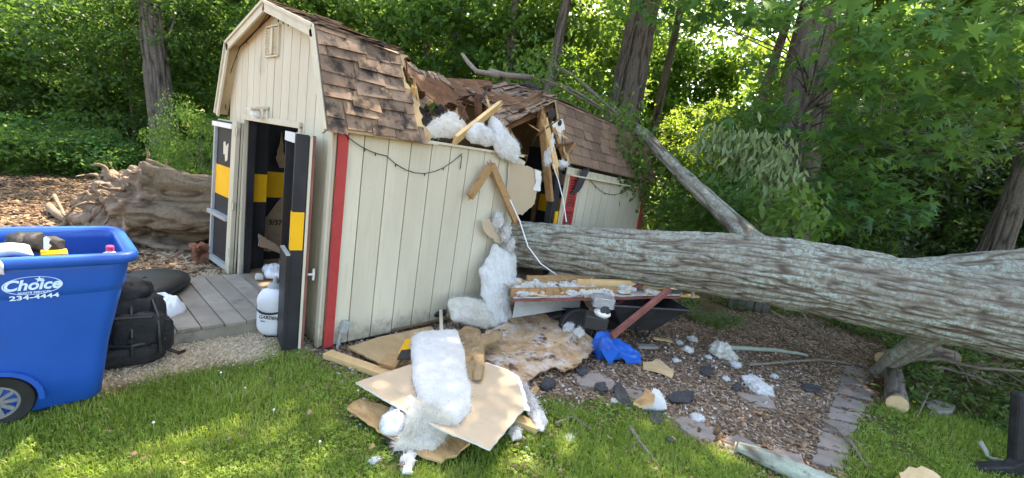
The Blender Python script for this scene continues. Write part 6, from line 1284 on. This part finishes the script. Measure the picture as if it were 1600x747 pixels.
def tree(name, base, label, r, h, lean=(0, 0), crowns=(), group=None, limbs=True, m='treebark', seed=0, seg=14, flare=1.35):
    base = V(base); root_ = empty(name, base, label, 'tree', group); q = random.Random(seed)
    if r > 0:
        n = max(6, int(h/.6)); P = []; R = []
        for k in range(n+1):
            t = k/n; P.append(base+V((lean[0]*t*h+.08*math.sin(t*5+seed), lean[1]*t*h+.08*math.cos(t*4+seed), t*h-.1))); R.append(r*((flare-1)*math.exp(-t*h*2.2)+1)*(1-.62*t))
        if r > .13:
            bark_tube('trunk', P, R, 110, .028, .04 if r > .2 else .026, m, root_, seed, 15, 1.6)
        else: mb = MB(); mb.tube(P, R, seg, wob=.15, seed=seed); mb.build('trunk', m, root_, smooth=True)
        if limbs and crowns:
            mb = MB()
            for kind, off, s in crowns:
                off = V(off)
                for j in range(3):
                    a = q.uniform(0, 6.28); e = base+off+V((math.cos(a)*.8*s, math.sin(a)*.8*s, q.uniform(-.2, .6)*s)); hz = max(.2*h, min(.92*h, off.z-.5*s-q.uniform(0, .5))); st_ = P[min(n, int(hz/h*n))]
                    rr = max(.018, r*.28*(1-hz/h*.5)); md = st_.lerp(e, .5)+V((0, 0, .12)); mb.tube([st_, md, e], [rr, rr*.65, rr*.2], 7, wob=.2, seed=j)
            mb.build('limb', m, root_, smooth=True)
    for kind, off, s in crowns: put_crown(kind, root_, off, s)
    return root_
def at(px, d, py=250): p = DEP(px, py, d); return V((p.x, p.y, -.05))
def top_at(px, py, d): return DEP(px, py, d)
# named big trunks
p0, p1 = at(262, 10.6), DEP(233, 60, 10.6); t_ = V((p1.x-p0.x, p1.y-p0.y))/p1.z
tree('oak_tree', p0, 'dark tall trunk rising behind the root plate at the left', .30, 9, (t_.x*.6, t_.y*.6), [('high0', (0, .8, 8.4), .9), ('mid0', (-1.5, .2, 3.6), .8)], seed=1)
p0, p1 = at(984, 11.3, 205), DEP(1016, 30, 11.3); t_ = V((p1.x-p0.x, p1.y-p0.y))/p1.z
tree('oak_tree', p0, 'thick grey trunk rising behind the far end of the shed roof', .34, 11, (t_.x*.5, t_.y*.5), [('high1', (0, .5, 9.8), 1.05), ('high0', (2.2, 2, 8.4), .9)], seed=2)
p0, p1 = at(1030, 13.5, 205), DEP(1052, 40, 13.5); t_ = V((p1.x-p0.x, p1.y-p0.y))/p1.z
tree('maple_tree', p0, 'slim dark trunk just right of the thick grey trunk', .17, 10, (t_.x*.6, t_.y*.6), [('high0', (.5, 1, 9.6), .8), ('sun0', (1.0, .6, 3.2), .55)], seed=3)
p0, p1 = at(1165, 12, 200), DEP(1222, 40, 12); t_ = V((p1.x-p0.x, p1.y-p0.y))/p1.z
tree('maple_tree', p0, 'leaning dark trunk left of the big sweetgum trunk', .17, 10, (t_.x, t_.y), [('high1', (1.8, 1.2, 9.6), .85)], seed=4)
p0, p1 = at(955, 12.5, 200), DEP(978, 30, 12.5); t_ = V((p1.x-p0.x, p1.y-p0.y))/p1.z
tree('maple_tree', p0, 'thin dark trunk left of the thick grey trunk', .11, 9, (t_.x*.6, t_.y*.6), [('sun1', (-.8, .8, 4.4), .6)], seed=5)
p0, p1 = at(1523, 9.0, 390), DEP(1602, 235, 9.0); t_ = V((p1.x-p0.x, p1.y-p0.y))/p1.z
tree('maple_tree', p0, 'leaning dark trunk at the right edge behind the fallen trunk', .15, 8, (t_.x*.9, t_.y*.9), [('high0', (2.0, 1.5, 7.6), .7)], seed=6)
tree('maple_tree', at(690, 15), 'dark trunk showing above the broken roof', .22, 11, (.02, 0), [('high0', (0, 0, 9.5), 1.0), ('sun0', (-1.2, .5, 5.2), .7)], seed=7)
# the sweetgum with star leaves
SGB = at(1247, 8.2, 300)
SG = empty('sweetgum_tree', SGB, 'big sweetgum with dark trunk and star shaped leaves at the right', 'tree')
top = DEP(1290, 0, 8.2)
tl_ = [SGB, SGB.lerp(V((top.x, top.y, top.z)), .35), SGB.lerp(V((top.x, top.y, top.z)), .7), V((top.x, top.y, top.z)), V((top.x+.4, top.y-.1, 9.5))]
bark_tube('trunk', tl_, [.52, .38, .36, .33, .2], 150, .025, .045, 'treebark', SG, 4, 14, 1.6)
mb = MB()
def limb(mb, a, b, r, sag=.2):
    a, b = V(a), V(b); mb.tube([a, a.lerp(b, .35)+V((0, 0, sag)), a.lerp(b, .7)+V((0, 0, sag*.7)), b], [r, r*.75, r*.5, r*.15], 8, wob=.2)
limb(mb, DEP(1262, 180, 8.0), DEP(1335, 20, 7.6), .07); limb(mb, DEP(1290, 140, 7.8), DEP(1342, -10, 7.6), .05)
SP = []   # (centre px, py, depth, radius, n)
for a in ((1300, 5, 4.2, .35, 45), (1215, 25, 4.8, .35, 45), (1340, 60, 4.4, .45, 80), (1380, 130, 4.8, .45, 80), (1330, 120, 5.2, .45, 80), (1420, 60, 4.4, .5, 90), (1480, 30, 4.4, .5, 90), (1550, 60, 4.6, .5, 100), (1590, 130, 5.0, .5, 90), (1500, 120, 5.2, .5, 90), (1440, 170, 5.5, .45, 80),
          (1360, 200, 5.8, .5, 100), (1300, 220, 6.2, .5, 110), (1290, 290, 6.4, .5, 110), (1350, 270, 6.2, .45, 90), (1200, 175, 6.8, .4, 70), (1205, 100, 6.8, .35, 45), (1170, 200, 7.2, .5, 110), (1150, 190, 8.0, .4, 40), (1400, 310, 6.0, .35, 70), (1430, 335, 5.8, .25, 45),
          (1060, 15, 6.0, .45, 70), (1120, 5, 5.6, .4, 70), (1000, 5, 6.5, .45, 60), (1200, 20, 5.4, .45, 90), (1450, 240, 6.6, .5, 90), (1540, 180, 6.4, .55, 100), (1270, 340, 6.2, .35, 80), (1220, 300, 6.6, .5, 120), (1190, 260, 7.0, .5, 120), (1320, 335, 6.6, .4, 90), (1600, 20, 5, .6, 110), (1500, 220, 7.2, .6, 110), (1590, 230, 7.5, .5, 60)): SP.append(a)
g = np.random.default_rng(3); CP_ = []; tn = []
for px, py, d, r, n in SP:
    c = np.array(DEP(px, py, d)); q = g.normal(0, 1, (n, 3)); q[:, 2] *= .5; CP_.append(c+q*r*.55); tn.append(np.clip(g.normal(.45+.25*(d < 5), .2, n), 0, 1))
    st_ = V(SGB).lerp(V(tl_[3]), min(1, max(.25, (c[2])/(tl_[3].z)))); limb(mb, st_, V(c), .016, .1)
    for k in range(5): e = c+g.normal(0, .5, 3)*r; mb.tube([V(c), V(e)], [.006, .002], 4)
mb.build('limb', 'treebark', SG, smooth=True)
CP_ = np.concatenate(CP_); tn = np.concatenate(tn)
P, F, nf = leaves(CP_, 0, .16, 'star', 5, up=.9, droop=.35)
mesh_np('crown', P, F, 'leaf_s', np.repeat(tn, nf), SG)
put_crown('high0', SG, (0.6, .4, 9.0), .95); put_crown('high1', SG, (1.6, -2.2, 8.2), .8)
# sprays of the fallen tree: pale drooping leaves, twigs on the roof, vine at the far corner
def spray(name, pts, r, n, size, kind, m, parent, seed, wid=.35, droop=1.2, up=.5, stems=True, tone=.5):
    g = np.random.default_rng(seed); Q = []; mb = MB()
    for p in pts:
        p = np.array(p); q = g.normal(0, 1, (n, 3))*r*.5; Q.append(p+q)
    Q = np.concatenate(Q); P, F, nf = leaves(Q, 0, size, kind, seed, up=up, wid=wid, droop=droop)
    t = np.clip(g.normal(tone, .22, len(Q)), 0, 1)
    return mesh_np(name, P, F, m, np.repeat(t, nf), parent)
pl = [DEP(px, py, d) for px, py, d in ((1130, 215, 5.9), (1150, 225, 5.8), (1170, 228, 5.8), (1185, 245, 5.7), (1205, 255, 5.7), (1220, 275, 5.7), (1235, 290, 5.7), (1165, 250, 5.8), (1190, 280, 5.7), (1110, 225, 6.0), (1210, 235, 5.8))]
spray('drooping_foliage', pl, .24, 110, .13, 'long', 'leaf_p', FT, 31, .30, 1.6, .2)
mb = MB(); 
mb.tube([DEP(1255, 330, 5.6), DEP(1225, 245, 5.7), DEP(1180, 215, 5.8), DEP(1120, 205, 6.0)], [.016, .012, .008, .003], 6)
for p in pl: mb.tube([DEP(1200, 222, 5.75).lerp(p, .3)+V((0, 0, .05)), p], [.005, .002], 4)
mb.build('twig', 'stick', FT, smooth=True)
pl = [DEP(px, py, d) for px, py, d in ((1215, 320, 4.9), (1230, 340, 4.7), (1250, 355, 4.6), (1265, 330, 4.8), (1240, 310, 5.0), (1255, 300, 5.1), (1275, 350, 4.6), (1210, 350, 4.8))]
spray('foliage', pl, .18, 42, .10, 'oval', 'leaf_m', FT, 32, .5, .6, .6, tone=.75)
pl = [DEP(px, py, d) for px, py, d in ((1080, 280, 6.0), (1050, 260, 6.4), (1100, 300, 5.9), (1120, 320, 5.7), (1150, 330, 5.5), (1060, 310, 6.2), (1090, 335, 6.0), (1130, 290, 5.9), (1040, 330, 6.5), (1170, 310, 5.4), (1180, 340, 5.3), (1140, 350, 5.6), (1170, 345, 5.6), (1110, 345, 5.8), (1075, 350, 6.2))]
spray('foliage', pl, .26, 95, .10, 'oval', 'leaf_d', FT, 33, .5, .5, .6, tone=.6)
pl = [DEP(px, py, d) for px, py, d in ((965, 185, 6.2), (930, 178, 6.6), (900, 172, 6.8), (880, 150, 6.8), (850, 130, 6.6), (820, 115, 6.4), (790, 110, 6.4), (985, 205, 6.1), (860, 100, 7.2), (900, 140, 7.2), (940, 160, 7.0), (830, 80, 7.2), (990, 185, 6.4))]
spray('foliage', pl, .34, 80, .095, 'long', 'leaf_m', FT, 34, .4, .8, .6, tone=.7)
mb = MB(); a = V((-.42, 4.78, 2.44))
for p in pl[3:]: mb.tube([a, V(a).lerp(p, .6)+V((0, 0, .1)), p], [.02, .012, .003], 5)
mb.tube([DEP(780, 118, 5.6), DEP(745, 112, 5.8), DEP(732, 98, 5.9), DEP(722, 84, 6.0)], [.035, .034, .03, .02], 8, wob=.3); mb.tube([DEP(830, 122, 6.2), DEP(790, 118, 5.7), DEP(776, 114, 5.7), DEP(764, 110, 5.7)], [.04, .04, .035, .03], 8, wob=.3); mb.build('twig', 'stick', FT, smooth=True)
VN = empty('climbing_vine', (.05, 4.9, 0), 'green vine hanging over the far corner of the shed roof', 'vine')
pl = [V((AX(px, py, x))) for px, py, x in ((970, 225, -.02), (985, 240, .04), (995, 255, .10), (1000, 275, .14), (1003, 295, .12), (1005, 315, .12), (990, 262, .12), (1012, 250, .1), (978, 290, .07), (1010, 280, .14), (1000, 240, .05), (1015, 300, .12), (1010, 340, .1))]
spray('leaves', pl, .16, 36, .075, 'oval', 'leaf_m', VN, 35, .6, .8, .3, tone=.45)
mb = MB(); mb.tube([V((.10, 4.95, 0)), V((.10, 4.97, .9)), *[pl[i] for i in (5, 4, 3, 2, 1, 0)]], .008, 5); mb.build('stem', 'stick', VN)
# leafy debris under and right of the trunk
def debris(name, polypx, n, size, m, label, seed, h=.16, kind='oval', wid=.4, stuff=True):
    pl = [G(*q) for q in polypx]; Q = scatter(pl, n, seed, .05); g = np.random.default_rng(seed)
    hh = h*np.clip(fbm(np.c_[Q*2.5, Q[:, :1]*0], seed)*1.8-.35, .05, 1); C = np.c_[Q, gheight(Q[:, 0], Q[:, 1])+g.random(len(Q))*hh+.01]
    P, F, nf = leaves(C, 0, size, kind, seed, up=.7, wid=wid, droop=.1); t = np.clip(fbm(C*3, seed)*.8+g.normal(0, .2, len(C)), 0, 1)
    o = mesh_np(name, P, F, m, np.repeat(t, nf)); tag(o, label, 'fallen leaves', kind='stuff')
debris('fallen_leaves', ((1400, 640), (1390, 560), (1360, 530), (1290, 512), (1330, 500), (1450, 510), (1600, 530), (1700, 570), (1720, 690), (1640, 700), (1560, 680), (1480, 645)), 22000, .075, 'leaf_f', 'wilting leafy tree debris heaped under and right of the trunk', 61, .26, 'long', .38)
debris('fallen_leaves', ((1160, 490), (1290, 500), (1380, 540), (1400, 500), (1300, 470), (1180, 455), (1100, 470)), 5000, .07, 'leaf_f', 'sparse wilting leaves on the ground in the shade under the trunk', 62, .12, 'long', .38)
def lily(px, py, label, n=70, s=.35, seed=0):
    b = G(px, py); g = np.random.default_rng(seed); root_ = empty('strap_plant', b, label, 'plant', 'strap leaved plants behind the mulch'); vs = []; fs = []
    for k in range(n):
        a = g.uniform(0, 6.28); d = np.array([math.cos(a), math.sin(a), 0]); o = np.array(b)+d*g.uniform(0, .12); L = s*g.uniform(.6, 1.2); w = np.array([-d[1], d[0], 0])*.007; i = len(vs)
        for t in (0, .35, .7, 1): p = o+d*L*t*.8+np.array([0, 0, 1])*L*(1.2*t-1.0*t*t); ww = w*(1-t*.9); vs += [p-ww, p+ww]
        fs += [(i+2*j, i+2*j+1, i+2*j+3, i+2*j+2) for j in range(3)]
    mesh_np('leaves', np.array(vs), np.array(fs), 'leaf_f', np.repeat(g.uniform(.3, 1, n), 3), root_)
for k, (px, py, lab) in enumerate(((1090, 500, 'strap leaved plant clump nearest the wheelbarrow legs'), (1115, 510, 'strap leaved plant clump at the front of the green bed behind the mulch'), (1080, 478, 'strap leaved plant clump right behind the wood strip end'), (1140, 505, 'strap leaved plant clump just left of the old pickets'), (1060, 490, 'strap leaved plant clump behind the wheelbarrow tray'))): lily(px, py, lab, seed=k)
mb = MB(); p = G(1428, 628, .06)
for k in range(10): a = k*.628; mb.beam(p, p+V((math.cos(a)*.014, math.sin(a)*.014, .004)), .005, .003)
mb.tube([p-V((0, 0, .07)), p], .002, 5); tag(mb.build('dandelion', 'dandelion'), 'single yellow dandelion flower right of the short cut log', 'flower')
for k, (px, py) in enumerate(((383, 606), (428, 640), (605, 608), (345, 582), (765, 655), (560, 610), (240, 660), (500, 690))):
    mb = MB(); p = G(px, py, .045); blob(mb, p, (.0065, .0065, .006), k, .3, 6, nu=10, nv=8); mb.tube([p-V((0, 0, .055)), p], .0012, 4); o = mb.build('clover_flower', 'petal'); tag(o, 'tiny round white clover blossom in the front lawn', 'flower', 'clover blossoms in the lawn')
# ---- understory and woods, placed around the yard
rr = random.Random(11)
def bush(px, d, kinds, z, s, label, group, name='understory_tree', r=.05, h=3.0, py=250):
    b = at(px, d, py); cs = []
    for i, zz in enumerate(z): cs.append((kinds[i % len(kinds)], (rr.uniform(-.4, .4), rr.uniform(-.4, .4), zz), s*rr.uniform(.85, 1.15)))
    return tree(name, b, label, r, h, (rr.uniform(-.04, .04), rr.uniform(-.04, .04)), cs, group, seed=rr.randrange(999))
gl = 'dark leafy understory trees in the left woods'
for px in range(-130, 345, 68):
    if 225 < px < 290: continue
    bush(px+rr.uniform(-15, 15), rr.uniform(11.5, 13.5), ['mid%d' % rr.randrange(3), 'mid%d' % rr.randrange(3)], [1.3, 3.2], .95, 'dark leafy understory tree in the woods left of the shed', gl)
gs = 'low bright shrubs along the left wood edge'
for px, d, k in ((-40, 9.6, 0), (10, 9.3, 1), (60, 9.1, 0), (105, 9.5, 1), (160, 9.7, 0), (300, 10.5, 0), (340, 10, 1), (25, 10.4, 0), (130, 10.5, 1)): bush(px, d, ['shrub%d' % k], [.42], .9, 'low bright green shrub at the edge of the left woods', gs, 'shrub', .02, .6)
fb_ = bush(318, 8.8, ['fine'], [1.0], .55, 'fine leaved green sapling between the left trunk and the shed', None, 'sapling', .02, 1.6)
gb = 'leafy trees behind the shed'
for px, d, k in ((380, 13, 'mid0'), (480, 13, 'maple0'), (570, 13.5, 'mid1'), (660, 12.5, 'maple1'), (760, 13.5, 'mid2'), (860, 13, 'maple0')): bush(px, d, [k, rr.choice(['maple0', 'mid1', 'sun0'])], [2.2, 4.6], .9, 'leafy green tree in the woods directly behind the shed', gb, 'leafy_tree', .08, 4.5)
gr = 'dark shady shrubs in the right woods'
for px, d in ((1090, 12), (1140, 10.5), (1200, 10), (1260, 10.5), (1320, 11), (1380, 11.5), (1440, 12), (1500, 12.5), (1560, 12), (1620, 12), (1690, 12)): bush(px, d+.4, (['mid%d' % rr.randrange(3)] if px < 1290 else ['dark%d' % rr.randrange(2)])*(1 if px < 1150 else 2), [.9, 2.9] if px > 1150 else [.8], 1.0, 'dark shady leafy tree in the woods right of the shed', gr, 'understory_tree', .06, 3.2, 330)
gr2 = 'tall leafy trees at the upper right'
for px, d in ((1330, 13.5), (1440, 14.5), (1570, 14.5), (1690, 14)): bush(px, d, ['maple%d' % rr.randrange(2), 'sun%d' % rr.randrange(2), 'maple0'], [3.0, 5.0, 7.0], 1.1, 'tall leafy tree at the upper right behind the sweetgum', gr2, 'leafy_tree', .10, 6.5, 330)
g3 = 'sunlit bright green trees deeper in the woods'
for px in range(-160, 1780, 92):
    if 1045 < px < 1165: continue
    d = rr.uniform(18, 24); bush(px+rr.uniform(-25, 25), d, ['sun%d' % rr.randrange(2), 'sun%d' % rr.randrange(2), 'maple%d' % rr.randrange(2), 'sun0'], [1.8, 4.2, 6.6, 8.6], 1.35, 'sunlit bright green tree deeper in the woods', g3, 'sunlit_tree', .16, 8.5)
for px, d in ((1085, 20), (1120, 22), (1140, 19)): bush(px, d, ['sun1', 'sun0'], [1.2, 3.2], 1.0, 'low bright sapling in the gap below the white sky', 'low bright saplings in the sky gap', 'sapling', .07, 3.0)
# high canopy above the yard's back edge (seen at the top of the frame and shading the yard)
gh = 'tall canopy trees around the yard'
for x, y, h, s in ((-6.0, 7.5, 9.0, 1.0), (-3.2, 8.8, 9.4, 1.1), (4.2, 10.2, 9.2, 1.1), (7.5, 7.5, 8.8, 1.1), (-.5, 12.8, 10.5, 1.1)):
    tree('canopy_tree', (x, y, -.05), 'canopy tree added to shade the debris pile, its crown out of view', .2, h+.5, (0, 0), [('high%d' % rr.randrange(2), (0, 0, h), s), ('high%d' % rr.randrange(2), (rr.uniform(-1.5, 1.5), -1.8, h-1.0), s*.7)], gh, seed=rr.randrange(99))
for x, y, cx, cy_, h, s in ((-3.4, 6.4, -1.2, 5.4, 9.0, .68),):  # added tree: crown out of view, placed to shade the debris pile
    tree('canopy_tree', (x, y, -.05), 'canopy tree added to shade the debris pile, its crown out of view', .16, h+.3, (0, 0), [('high%d' % rr.randrange(2), (cx-x, cy_-y, h), s)], gh, seed=rr.randrange(99))
GAPA = .335
# far woods as one mass
g = np.random.default_rng(8); n = 26000
a = g.uniform(-1.15, 1.25, n); dd = g.uniform(30, 46, n); fwd = np.array([CD[0], CD[1]]); fwd /= np.linalg.norm(fwd); rg = np.array([fwd[1], -fwd[0]])
X_ = CC[0]+fwd[0]*dd*np.cos(a)+rg[0]*dd*np.sin(a); Y_ = CC[1]+fwd[1]*dd*np.cos(a)+rg[1]*dd*np.sin(a)
env = 9+6*fbm(np.c_[a*5, dd*.1, a*0], 4, 3); gap = np.exp(-((a-GAPA)/.05)**2); env = env*(1-.74*gap)
C = np.c_[X_, Y_, env*g.random(n)**.8]; cl = fbm(C*.45, 6, 3); C = C[cl > .42]
P, F, nf = leaves(C, 0, .62, 'oval', 9, up=.6, wid=.7); t = np.clip(fbm(C*.3, 12)*1.3-.2+g.normal(0, .15, len(C)), 0, 1)
tag(mesh_np('far_woods', P, F, 'leaf_y', np.repeat(t, nf)), 'far leafy woods beyond the yard seen as one green mass', 'woods', kind='stuff')
